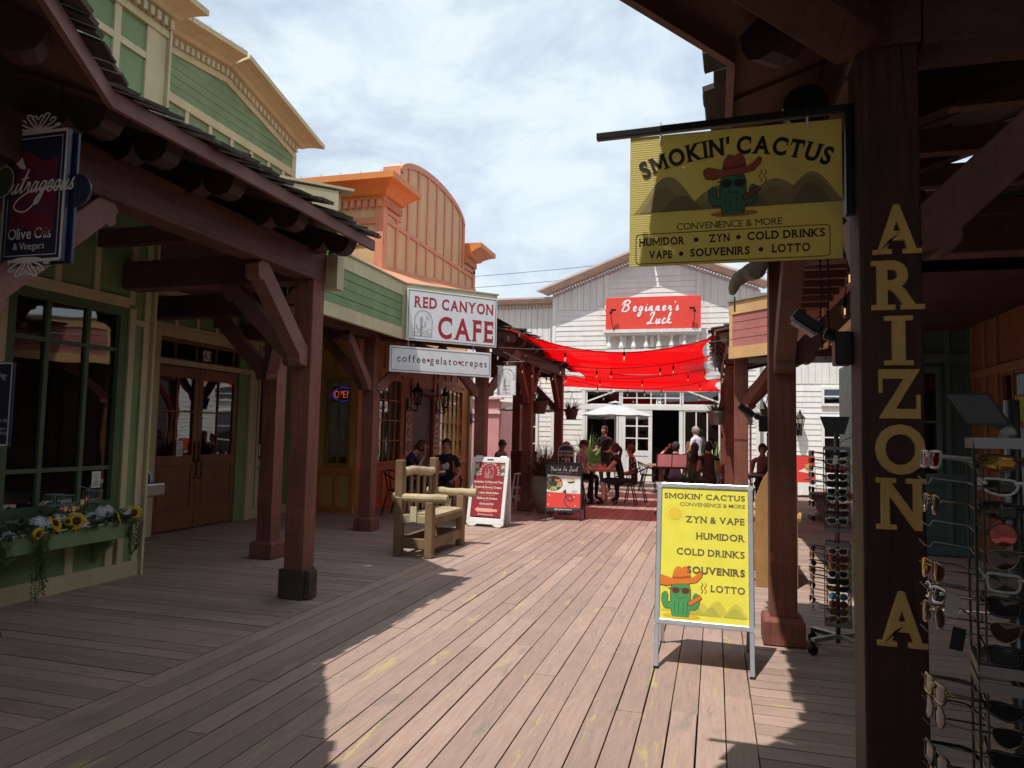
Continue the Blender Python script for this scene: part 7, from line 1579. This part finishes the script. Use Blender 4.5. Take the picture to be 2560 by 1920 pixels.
FRAME = {'black': plain('frame_black', (.012, .012, .012), .25), 'white': plain('frame_white', (.65, .65, .65), .3), 'gold': plain('frame_gold', (.34, .25, .13), .25, 1), 'silver': plain('frame_silver', (.6, .6, .6), .22, 1), 'clear': plain('frame_clear', (.45, .44, .42), .15), 'tortoise': plain('frame_tortoise', (.10, .045, .015), .25, var=.6)}
PROTO = {k: make_glasses(k) for k in ('square', 'aviator', 'wrap', 'round')}; USED = set()
def place_glasses(kind, fr, le, loc, rz, label, group, tilt=0.0):
    src = PROTO[kind]
    if kind not in USED: USED.add(kind); r = src; r.location = loc; r['label'] = label; r['group'] = group
    else: r = dup(src, loc, None, label, group)
    r.rotation_euler = (tilt, 0, rz)
    for ch in r.children:
        ch.material_slots[0].link = 'OBJECT'; ch.material_slots[0].material = LENS[le] if ch.name.startswith('lens') else FRAME[fr]
def tag_card(label, p, rz, w=.03, h=.045, col=WPLAS):
    o = MB(); o.obox((0, 0, -h/2), Vector((w/2, 0, 0)), Vector((0, .0008, 0)), Vector((0, 0, h/2))); q = o.build('price_tag', col, None); q.location = p; q.rotation_euler = (.1, .15, rz); tag(q, label, 'price tag', 'tags hanging on the sunglasses racks')
RSTEEL = plain('dull_steel', (.20, .20, .205), .38, .9)
def rack(label, ax, ay, yaw, tiers, hw, colr, base=True):
    t = thing('display_rack', label, 'display rack', (ax, ay, 0), yaw)
    mb = MB(); mb.tube([(0, 0, .06), (0, 0, tiers[0][1]+.10)], .016, 14); mb.build('column', RSTEEL, t, world=False, smooth=True)
    if base:
        for k in range(4):
            a = pi/4+pi/2*k; mb = MB(); mb.bar((0, 0, .11), (.24*cos(a), .24*sin(a), .10), .04, .03); o = mb.build('foot_bar', STEEL, t, world=False, bevel=.004)
            w = MB(); c = Vector((.235*cos(a), .235*sin(a), .035)); w.tube([c+Vector((-.014*sin(a), .014*cos(a), 0)), c-Vector((-.014*sin(a), .014*cos(a), 0))], .034, 14); w.bar(c+Vector((0, 0, .01)), c+Vector((0, 0, .06)), .02, .03); w.build('castor', BLACKM, o, world=False)
    for (zb, zt) in tiers:
        for z in (zb, zt):
            mb = MB()
            for i in range(4): a = i*pi/2; d = Vector((cos(a), sin(a), 0)); s = Vector((-sin(a), cos(a), 0)); mb.obox(d*hw+Vector((0, 0, z)), s*hw, d*.003, (0, 0, .012))
            mb.bar((-hw, 0, z), (hw, 0, z), .008, .01); mb.bar((0, -hw, z), (0, hw, z), .008, .01); mb.build('band', RSTEEL, t, world=False)
        mb = MB()
        for i in range(4):
            a = i*pi/2; d = Vector((cos(a), sin(a), 0)); s = Vector((-sin(a), cos(a), 0))
            for k in (-1, -.82, .82, 1): mb.tube([d*hw+s*hw*k+Vector((0, 0, zb)), d*hw+s*hw*k+Vector((0, 0, zt))], .0025, 6)
        mb.build('wire', RSTEEL, t, world=False)
        n = int((zt-zb-.03)/.052); mb = MB()
        for r_ in range(n):
            z = zt-.045-r_*.052
            for i in range(4):
                a = i*pi/2; d = Vector((cos(a), sin(a), 0)); s = Vector((-sin(a), cos(a), 0)); mb.tube([d*hw-s*hw+Vector((0, 0, z)), d*hw+s*hw+Vector((0, 0, z))], .0018, 5)
                if i in (2, 3): b = d*hw+s*hw*(.82 if i == 3 else -.82)+Vector((0, 0, z)); mb.tube([b, b+d*.075+Vector((0, 0, .008)), b+d*.082+Vector((0, 0, -.006)), b+d*.092+Vector((0, 0, -.002)), b+d*.105+Vector((0, 0, .012))], .0018, 5)
        mb.build('hook', RSTEEL, t, world=False)
    return t
def fill(ax, ay, yaw, hw, zt, n, seq_front, seq_left, which, tier):
    R_ = Matrix.Rotation(yaw, 3, 'Z'); names = ['top', 'second', 'third', 'fourth', 'fifth', 'sixth', 'seventh', 'eighth', 'ninth', 'tenth', 'eleventh', 'twelfth']
    for r_ in range(n):
        z = zt-.045-r_*.052; where = '%s row of %s basket, %s rack' % (names[r_], tier, which)
        if r_ < len(seq_front) and seq_front[r_]:
            k, f, l = seq_front[r_]; p = R_ @ Vector((.0, -hw-.012, 0)); place_glasses(k, f, l, (ax+p.x, ay+p.y, z), yaw+.04*sin(r_*5), '%s %s sunglasses, %s lenses, facing out, %s' % (f, k, l, where), 'sunglasses on the '+which+' rack', .07)
        if r_ < len(seq_left) and seq_left[r_]:
            k, f, l = seq_left[r_]; p = R_ @ Vector((-hw-.085, -hw*.15, 0)); place_glasses(k, f, l, (ax+p.x, ay+p.y, z+.004), yaw-pi/2+.25+.1*sin(r_*3), '%s %s sunglasses, %s lenses, side hook, %s' % (f, k, l, where), 'sunglasses on the '+which+' rack', -.08)
NX, NY, NYAW, NHW = .66, 1.90, -.20, .083
rack('near wheeled steel rack of sunglasses at the right edge', NX, NY, NYAW, [(1.00, 1.50), (.36, .965)], NHW, 1)
fill(NX, NY, NYAW, NHW, 1.50, 9, [('wrap', 'tortoise', 'amber mirrored'), ('wrap', 'white', 'black'), ('wrap', 'black', 'black'), ('round', 'tortoise', 'rose mirrored'), ('aviator', 'gold', 'black'), ('square', 'clear', 'smoke'), ('square', 'black', 'black'), ('aviator', 'gold', 'brown'), ('square', 'black', 'smoke')], [('square', 'clear', 'rose mirrored'), None, ('aviator', 'gold', 'smoke'), None, None, ('aviator', 'gold', 'amber mirrored'), ('wrap', 'silver', 'smoke'), ('round', 'gold', 'brown')], 'near', 'upper')
fill(NX, NY, NYAW, NHW, .965, 11, [('wrap', 'black', 'black'), ('aviator', 'gold', 'black'), ('square', 'black', 'black'), ('square', 'clear', 'brown'), ('square', 'black', 'smoke'), ('square', 'black', 'black'), ('wrap', 'black', 'brown'), ('square', 'tortoise', 'brown'), ('square', 'black', 'black'), ('wrap', 'white', 'smoke'), ('square', 'black', 'brown')], [('square', 'gold', 'smoke'), ('round', 'black', 'smoke'), None, ('square', 'black', 'smoke'), ('square', 'black', 'rose mirrored'), ('round', 'black', 'smoke'), ('square', 'tortoise', 'rose mirrored'), ('wrap', 'white', 'black'), ('square', 'black', 'black')], 'near', 'lower')
for i, (dx, z, lb, cm) in enumerate(((-.16, 1.17, 'pale card tag low on the left hooks of the near rack', plain('grey_tag', (.4, .38, .34), .6)), (-.15, 1.10, 'black card tag on the left hooks of the near rack', BLACKM), (.02, 1.145, 'black card tag across the front lenses of the near rack', BLACKM), (-.12, .75, 'white card tag on the lower left hooks of the near rack', WPLAS))): tag_card(lb, (NX+dx, NY-.12, z), -.3+.2*i, .026, .05, cm)
mr = thing('rack_mirror', 'tilted grey try-on mirror on top of the near sunglasses rack', 'mirror', (NX-.02, NY-.02, 1.53)); mb = MB(); mb.obox((NX-.083, NY-.05, 1.578), Vector((.040, -.009, 0)), Vector((-.019, .008, .036)), Vector((.002, .004, .001))); mb.build('mirror', plain('mirror_back', (.06, .062, .066), .5, .2), mr, bevel=.004); mb = MB(); mb.tube([(NX, NY, 1.50), (NX, NY, 1.53), (NX-.07, NY-.04, 1.56)], .014, 12); mb.build('neck', STEEL, mr)
rb = thing('rack_wrap', 'crumpled clear plastic tied under the near rack mirror', 'plastic wrap', (NX-.02, NY-.03, 1.55)); mb = MB(); mb.ball((NX-.02, NY-.035, 1.525), (.018, .014, .014), 7, 5); mb.ball((NX-.03, NY-.04, 1.515), (.012, .010, .013), 6, 4); mb.build('wrap', plain('milky_plastic', (.45, .44, .40), .3), rb)
PX = thing('price_star', 'yellow starburst card reading BIG $15 clipped at the right edge above the near rack', 'price card', (.83, 2.02, 1.60)); mb = MB(); st_ = []
for i in range(32): a = 2*pi*i/32; k = 1 if i % 2 else .84; st_.append((.085*k*cos(a), .058*k*sin(a)))
Ux = Vector((cos(-.25), sin(-.25), 0)); Vx = Vector((0, 0, 1))*.98+Vector((.15, 0, 0)); mb.prism(st_, (.765, 1.98, 1.585), Ux, Vx.normalized(), Vector((0, .003, 0))); mb.build('card', plain('star_yellow', (.55, .42, .02), .5), PX)
mb = MB(); n_ = Ux.cross(Vx.normalized()); mb.ribbon([(x*.97, y*.97) for x, y in st_]+[(st_[0][0]*.97, st_[0][1]*.97)], .006, (.765, 1.98, 1.585), Ux, Vx.normalized(), n_*.003); mb.build('edge', plain('star_red', (.5, .03, .02), .5), PX)
mb = MB(); text(mb, 'BIG', (.750, 1.98, 1.605), Ux, Vx, .018, 'c', 0, shear=.25, lift=.003); text(mb, '$15', (.755, 1.98, 1.56), Ux, Vx, .036, 'c', .004, shear=.25, lift=.003); mb.tube([(.765, 1.985, 1.54), (.765, 1.985, 1.50), (.70, 1.92, 1.50)], .003, 5, m=1); mb.build('lettering', [plain('marker_brown', (.06, .02, .01), .6), STEEL], PX)
FX, FY, FYAW, FHW = .845, 5.62, -.12, .085
rack('far wheeled steel rack of sunglasses between the two right posts', FX, FY, FYAW, [(.86, 1.44), (.20, .76)], FHW, 1)
rs = random.Random(12); K = ['square', 'wrap', 'aviator', 'round']; FK = ['black', 'black', 'black', 'tortoise', 'silver', 'white']; LK = ['black', 'smoke', 'brown', 'black', 'amber mirrored', 'rose mirrored']
mk = lambda: (rs.choice(K), rs.choice(FK), rs.choice(LK))
fr1 = [('wrap', 'black', 'black'), ('wrap', 'white', 'smoke')]+[mk() for _ in range(8)]; fr2 = [mk(), ('square', 'tortoise', 'rose mirrored'), ('aviator', 'gold', 'amber mirrored')]+[mk() for _ in range(3)]+[('round', 'silver', 'blue mirrored')]+[mk() for _ in range(3)]
fill(FX, FY, FYAW, FHW, 1.44, 10, fr1, [mk() if rs.random() < .75 else None for _ in range(10)], 'far', 'upper'); fill(FX, FY, FYAW, FHW, .76, 10, fr2, [mk() if rs.random() < .8 else None for _ in range(10)], 'far', 'lower')
tag_card('white card tag near the top of the far rack', (FX-.02, FY-.12, 1.39), 0, .03, .06); tag_card('white card tag low on the left of the far rack', (FX-.15, FY-.1, .36), .2, .03, .06)
m2 = thing('rack_mirror', 'trapezoid grey try-on mirror on top of the far sunglasses rack', 'mirror', (FX, FY, 1.55)); mb = MB(); mb.prism([(-.06, -.06), (.06, -.06), (.10, .07), (-.10, .07)], (FX-.01, FY-.03, 1.60), (1, 0, 0), (0, .2, .98), (0, .008, 0)); mb.build('mirror', plain('mirror_back', (.06, .062, .066), .5, .2), m2); mb = MB(); mb.tube([(FX, FY, 1.44), (FX, FY, 1.56)], .016, 10); mb.build('neck', STEEL, m2)
PXB = thing('price_card', 'brown card propped beside the far rack mirror against the corner post', 'price card', (FX+.17, FY, 1.55)); mb = MB(); mb.prism([(-.08, -.06), (.09, -.06), (.09, .04), (.02, .09)], (FX+.17, FY-.04, 1.60), (1, 0, 0), (0, 0, 1), (0, .004, 0)); mb.tube([(FX+.17, FY-.035, 1.56), (FX+.05, FY-.02, 1.50), (FX, FY, 1.46)], .003, 5); mb.build('card', plain('brown_card', (.20, .10, .05), .7), PXB)
# ------------------------------------------------------------ people
def seg_dist(p, a, b):
    d = b-a; t = max(0, min(1, (p-a).dot(d)/max(1e-9, d.dot(d)))); return (p-a-d*t).length
SKIN = [plain('skin_fair', (.62, .36, .27), .5), plain('skin_tan', (.50, .26, .18), .5), plain('skin_deep', (.20, .095, .06), .5)]
HAIRC = {'brown': plain('brown_hair', (.045, .022, .014), .6), 'black': plain('black_hair', (.014, .011, .010), .55), 'grey': plain('grey_hair', (.28, .25, .22), .6), 'auburn': plain('auburn_hair', (.10, .03, .015), .6)}
def clothm(col): return plain('cloth_%d_%d_%d' % tuple(int(c*255) for c in col), col, .85, var=.1)
def person(label, loc, rz, pose, shirt, pants, skin=0, hair='brown', hair_style='short', sleeve=.55, trousers=.95, arms=None, lean=.05, head=(0, 0), cap=None, shoe=(.05, .045, .045), seat=.46, extra=None, scale=1.0, pattern=None, glasses=False, shades=False):
    """figure facing -Y; arms = ((elbow, wrist) right(+x), left(-x)) relative to the shoulder; sleeve/trousers = covered share of the limb"""
    t = thing('person', label, 'person', loc, rz); t.scale = (scale,)*3
    hz = seat+.06 if pose == 'sit' else .93
    y_ = -lean
    J = {'pel': Vector((0, .0, hz)), 'wai': Vector((0, y_*.35, hz+.20)), 'che': Vector((0, y_*.8, hz+.38)), 'nk0': Vector((0, y_, hz+.51)), 'nk1': Vector((0, y_-.02-head[1]*.3, hz+.58))}
    hc = J['nk1']+Vector((head[0]*.2, -.025-head[1]*.6, .115-abs(head[1])*.2)); J['hd0'] = hc+Vector((0, -.015, -.055)); J['hd1'] = hc+Vector((0, 0, .0)); J['hd2'] = hc+Vector((0, .012, .065))
    rad = {'pel': (.155, .125), 'wai': (.135, .105), 'che': (.155, .115), 'nk0': (.085, .075), 'nk1': (.054, .056), 'hd0': (.060, .075), 'hd1': (.076, .095), 'hd2': (.062, .080)}
    E = [('pel', 'wai', 's'), ('wai', 'che', 's'), ('che', 'nk0', 's'), ('nk0', 'nk1', 'k'), ('nk1', 'hd0', 'k'), ('hd0', 'hd1', 'k'), ('hd1', 'hd2', 'k')]
    arms = arms or (((.05, -.02, -.27), (.02, -.22, -.30)), ((-.05, -.02, -.27), (-.02, -.22, -.30)))
    for i, s in enumerate((1, -1)):
        a = 'rl'[i]; sh = Vector((s*.175, y_*.95, hz+.455)); el = sh+Vector(arms[i][0]); wr = sh+Vector(arms[i][1])
        J.update({a+'s': sh, a+'e': el, a+'w': wr, a+'h': wr+(wr-el).normalized()*.05, a+'m': sh.lerp(el, min(.98, sleeve))})
        rad.update({a+'s': (.062, .06), a+'m': (.048, .048), a+'e': (.039, .039), a+'w': (.026, .028), a+'h': (.030, .020)})
        E += [('nk0', a+'s', 's'), (a+'s', a+'m', 's'), (a+'m', a+'e', 'k' if sleeve < 1 else 's'), (a+'e', a+'w', 'k' if sleeve < 1.5 else 's'), (a+'w', a+'h', 'k')]
        hp = Vector((s*.095, -.01, hz-.03))
        if pose == 'sit': kn = Vector((s*.125, -.43, hz+.0)); an = Vector((s*.13, -.40+.05*i, .09)); to = an+Vector((s*.02, -.16, -.05))
        else: kn = Vector((s*.10, -.03*i, .50)); an = Vector((s*.105, .03+.05*i, .09)); to = an+Vector((s*.02, -.16, -.05))
        J.update({a+'p': hp, a+'k': kn, a+'a': an, a+'t': to, a+'q': hp.lerp(kn, .5)}); rad.update({a+'p': (.095, .095), a+'q': (.082, .082), a+'k': (.058, .06), a+'a': (.040, .042), a+'t': (.036, .03)})
        E += [('pel', a+'p', 'p'), (a+'p', a+'q', 'p'), (a+'q', a+'k', 'p' if trousers > .3 else 'k'), (a+'k', a+'a', 'p' if trousers > .8 else 'k'), (a+'a', a+'t', 'b')]
    names = list(J); me = bpy.data.meshes.new('skel'); me.from_pydata([tuple(J[n]) for n in names], [(names.index(a), names.index(b)) for a, b, _ in E], [])
    ob = bpy.data.objects.new('skel', me); COL.objects.link(ob); sk = ob.modifiers.new('s', 'SKIN'); sk.use_smooth_shade = True; sk.branch_smoothing = .6
    for i, n in enumerate(names): d = me.skin_vertices[0].data[i]; d.radius = rad[n]; d.use_root = (n == 'pel')
    ss = ob.modifiers.new('u', 'SUBSURF'); ss.levels = 2; ss.render_levels = 2
    dg = bpy.context.evaluated_depsgraph_get(); m2 = bpy.data.meshes.new_from_object(ob.evaluated_get(dg)); bpy.data.objects.remove(ob); bpy.data.meshes.remove(me)
    mb = MB(); mb.v = [v.co.copy() for v in m2.vertices]; reg = {'s': 0, 'k': 1, 'p': 2, 'b': 3}
    for p in m2.polygons:
        best = min(E, key=lambda e: seg_dist(p.center, J[e[0]], J[e[1]])-.35*min(rad[e[0]][0], rad[e[1]][0])); mb.f.append(tuple(p.vertices)); mb.m.append(reg[best[2]])
    bpy.data.meshes.remove(m2)
    # face, ears, hands
    mb.tube([hc+Vector((0, -.088, .012)), hc+Vector((0, -.112, -.020)), hc+Vector((0, -.094, -.026))], [.008, .014, .010], 8, 1)
    for s in (-1, 1): mb.ball(hc+Vector((s*.078, .005, -.006)), (.010, .020, .028), 8, 6, 1); mb.ball(hc+Vector((s*.030, -.084, .012)), (.012, .008, .007), 8, 5, 4)
    mb.ball(hc+Vector((0, -.088, -.052)), (.022, .008, .005), 8, 5, 5)
    for i, s in enumerate((1, -1)):
        a = 'rl'[i]; h = J[a+'h']; d = (J[a+'h']-J[a+'e']).normalized(); sd_ = Vector((s, 0, 0)); sd_ = (sd_-d*sd_.dot(d)).normalized(); dn = d.cross(sd_)*s
        for k, l in enumerate((.068, .078, .074, .058)):
            b = h+sd_*(-.021+.014*k)+d*.02; mb.tube([b, b+d*l*.5+dn*.004, b+d*l*.82+dn*.016, b+d*l+dn*.030], [.0085, .008, .0072, .0055], 6, 1)
        b = h-sd_*.024-d*.012; mb.tube([b, b-sd_*.020+d*.022, b-sd_*.022+d*.052+dn*.008], [.010, .009, .007], 6, 1)
    shm = pattern or clothm(shirt)
    mb.build('body', [shm, SKIN[skin], clothm(pants), clothm(shoe), plain('eye_dark', (.02, .015, .012), .3), plain('lip', (.30, .10, .09), .5)], t, world=False, smooth=True)
    if hair:
        hm = MB(); q = MB(); q.ball(hc+Vector((0, .012, .014)), (.089, .110, .118), 18, 14)
        for f in q.f:
            c = sum((q.v[i] for i in f), Vector())/len(f)-hc
            low = -.075 if hair_style in ('short', 'bun') else -.10
            if c.z < low or (c.y < -.045 and c.z < .062) or (c.y < -.0 and c.z < .0 and abs(c.x) > .05 and hair_style == 'short'): continue
            hm.face([q.v[i] for i in f])
        if hair_style == 'long': hm.tube(catmull([tuple(hc+Vector((0, .07, .06))), tuple(hc+Vector((0, .105, -.06))), tuple(hc+Vector((0, .11, -.20))), tuple(hc+Vector((.01, .10, -.33)))], 4), [.07]*4+[.075]*4+[.06]*4+[.02], 12)
        if hair_style == 'bun': hm.ball(hc+Vector((0, .10, .08)), .045, 12, 8)
        if hair_style == 'tail': hm.tube(catmull([tuple(hc+Vector((0, .09, .04))), tuple(hc+Vector((.01, .14, -.02))), tuple(hc+Vector((.02, .12, -.16))), tuple(hc+Vector((.01, .11, -.28)))], 4), [.028]*4+[.035]*4+[.028]*4+[.008], 10)
        hm.build('hair', HAIRC[hair], t, world=False, smooth=True)
    if cap:
        cm = MB(); q = MB(); q.ball(hc+Vector((0, .005, .035)), (.093, .112, .10), 18, 12)
        for f in q.f:
            if min((q.v[i]-hc).z for i in f) > .028: cm.face([q.v[i] for i in f])
        cm.raw([hc+Vector(p) for p in ((-.075, -.085, .045), (.075, -.085, .045), (.055, -.185, .035), (-.055, -.185, .035), (-.075, -.085, .052), (.075, -.085, .052), (.055, -.185, .042), (-.055, -.185, .042))], [(0, 3, 2, 1), (4, 5, 6, 7), (0, 1, 5, 4), (1, 2, 6, 5), (2, 3, 7, 6), (3, 0, 4, 7)]); cm.build('cap', clothm(cap), t, world=False)
    if shades:
        gm = MB()
        for s in (-1, 1): gm.obox(hc+Vector((s*.036, -.100, .014)), Vector((.030, .006*s, 0)), Vector((0, .003, 0)), Vector((0, 0, .018))); gm.bar(hc+Vector((s*.068, -.09, .018)), hc+Vector((s*.082, .01, .016)), .006, .008)
        gm.build('sunglasses', BLACKM, t, world=False)
    if extra: extra(t, J, hc)
    return t
def print_shirt(t, J, hc):
    mb = MB(); c = J['che']+Vector((0, -.130, -.06))
    for i, (x, z, r) in enumerate(((-.035, 0, .036), (.035, .02, .042), (.0, -.035, .03), (.05, -.03, .022), (-.05, -.045, .018))): mb.ball(c+Vector((x, .004*i, z)), (r, .012, r*1.1), 12, 8)
    mb.build('shirt_print', plain('white_print', (.62, .62, .62), .7), t, world=False, smooth=True)
def floral():
    m, t, b, out = _new('floral_cloth'); c = t.nodes.new('ShaderNodeTexCoord'); v = t.nodes.new('ShaderNodeTexVoronoi'); v.inputs['Scale'].default_value = 22
    t.links.new(c.outputs['Object'], v.inputs['Vector']); cc = _ramp(t, v.outputs['Distance'], .32, .36, (.70, .50, .50), (.02, .015, .02)); t.links.new(cc, b.inputs['Base Color']); b.inputs['Roughness'].default_value = .85; return m
FLO = floral(); R = radians
person('woman in navy bending over her phone at the cafe table', (-5.42, 11.85, 0), R(95), 'sit', (.016, .02, .05), (.03, .03, .04), 1, 'auburn', 'tail', arms=(((.03, -.16, -.22), (-.04, -.30, -.10)), ((-.03, -.17, -.20), (.03, -.26, .02))), lean=.20, head=(0, .16), seat=.50)
person('seated person in a black shirt with white print, hands by a tray', (-4.72, 12.30, 0), R(8), 'sit', (.012, .012, .014), (.018, .02, .035), 1, 'brown', 'short', arms=(((.08, -.03, -.26), (.02, -.20, -.36)), ((-.09, .02, -.27), (-.10, -.03, -.50))), lean=.04, seat=.50, extra=print_shirt)
person('bald diner in a dark jacket left of the glasses table', (-3.30, 15.72, 0), R(75), 'sit', (.055, .05, .035), (.03, .03, .035), 0, 'grey', 'short', sleeve=1.7, lean=.08)
person('diner in a dark cap and sunglasses beyond the food poster board', (-3.02, 16.25, 0), R(70), 'sit', (.35, .30, .28), (.05, .05, .07), 0, 'grey', 'short', cap=(.06, .018, .02), shades=True, lean=.10, seat=.50)
person('woman in a black tank top reaching across the glasses table', (-1.92, 15.62, 0), R(-82), 'sit', (.012, .012, .016), (.02, .02, .03), 0, 'brown', 'tail', sleeve=.08, trousers=.35, arms=(((.03, -.18, -.22), (-.02, -.44, -.20)), ((-.03, -.18, -.22), (.03, -.42, -.16))), lean=.14, shoe=(.02, .02, .02))
person('diner in a floral top half hidden behind the woman in the tank top', (-1.74, 16.35, 0), R(-75), 'sit', (.1, .05, .05), (.05, .04, .04), 1, 'auburn', 'short', pattern=FLO, lean=.06, seat=.42)
person('dark clothed standing server behind the glasses table', (-2.75, 18.6, 0), R(-20), 'stand', (.02, .014, .016), (.02, .02, .022), 1, 'black', 'bun', lean=.03)
person('diner in a navy cap shading the eyes with a raised arm', (-.88, 17.0, 0), R(176), 'sit', (.05, .02, .03), (.03, .03, .04), 0, 'brown', 'short', cap=(.03, .028, .06), arms=(((.20, -.06, .02), (.05, -.16, .20)), ((-.05, -.02, -.27), (-.02, -.22, -.30))), lean=.04, seat=.50)
def menu(t, J, hc): mb = MB(); mb.obox(J['lh']+Vector((.02, -.07, .05)), Vector((.09, 0, 0)), Vector((0, .03, .12)), Vector((0, -.006, .002))); mb.build('menu_card', plain('kraft_card', (.45, .35, .20), .7), t, world=False)
person('standing grey haired waiter in a white shirt holding a menu', (-.48, 20.7, 0), R(-125), 'stand', (.62, .64, .70), (.10, .10, .12), 1, 'grey', 'short', arms=(((.05, -.03, -.27), (.02, -.20, -.36)), ((-.05, -.05, -.26), (-.02, -.28, -.24))), lean=.02, extra=menu, scale=1.03)
person('dark haired woman seen from behind, left of a pair', (-.42, 15.85, 0), R(178), 'sit', (.06, .045, .04), (.03, .03, .03), 1, 'black', 'long', lean=.06, seat=.50); person('dark haired woman seen from behind with bare shoulders, right of a pair', (-.12, 15.75, 0), R(185), 'sit', (.04, .03, .03), (.03, .03, .03), 1, 'black', 'bun', sleeve=.1, lean=.05, seat=.54)
person('diner in a pale top facing the camera beyond the right posts', (.95, 15.8, 0), R(2), 'sit', (.38, .20, .20), (.03, .03, .03), 1, 'black', 'short', lean=.05, seat=.52); person('diner with dark hair seen from behind beyond the right posts', (1.12, 14.3, 0), R(175), 'sit', (.03, .02, .02), (.03, .03, .03), 1, 'black', 'short', lean=.05, seat=.46)
person('seated diner in a brown patterned top behind the dark post', (-5.28, 17.3, 0), R(70), 'sit', (.28, .17, .15), (.05, .04, .04), 0, 'brown', 'short', shades=True, lean=.10); person('seated diner in a pink top behind the dark post', (-4.85, 18.2, 0), R(10), 'sit', (.60, .34, .34), (.10, .08, .08), 0, 'grey', 'short', lean=.05)
# ------------------------------------------------------------ fine water mist blown from the misters by the right porch
mb = MB(); mb.ball((-.12, 13.4, 2.72), (.85, .9, .42), 16, 10); o = mb.build('mist', WPLAS, None); o['kind'] = 'stuff'
m = bpy.data.materials.new('water_mist'); m.use_nodes = True; t = m.node_tree; t.nodes.clear(); out = t.nodes.new('ShaderNodeOutputMaterial'); v = t.nodes.new('ShaderNodeVolumePrincipled')
v.inputs['Color'].default_value = (.95, .95, .95, 1); c = t.nodes.new('ShaderNodeTexCoord'); n = t.nodes.new('ShaderNodeTexNoise'); n.inputs['Scale'].default_value = 2.2; n.inputs['Detail'].default_value = 5; n.inputs['Distortion'].default_value = .8
t.links.new(c.outputs['Object'], n.inputs['Vector']); g = t.nodes.new('ShaderNodeTexGradient'); g.gradient_type = 'SPHERICAL'; mp = t.nodes.new('ShaderNodeMapping'); mp.vector_type = 'TEXTURE'; mp.inputs['Location'].default_value = (-.12, 13.4, 2.72); mp.inputs['Scale'].default_value = (.85, .9, .42)
t.links.new(c.outputs['Object'], mp.inputs[0]); t.links.new(mp.outputs[0], g.inputs[0]); r = t.nodes.new('ShaderNodeMapRange'); r.inputs[1].default_value = .45; r.inputs[2].default_value = .7; r.inputs[4].default_value = 3.0; t.links.new(n.outputs[0], r.inputs[0])
k = t.nodes.new('ShaderNodeMath'); k.operation = 'MULTIPLY'; t.links.new(g.outputs[1], k.inputs[0]); t.links.new(r.outputs[0], k.inputs[1]); t.links.new(k.outputs[0], v.inputs['Density']); t.links.new(v.outputs[0], out.inputs['Volume'])
o.data.materials[0] = m
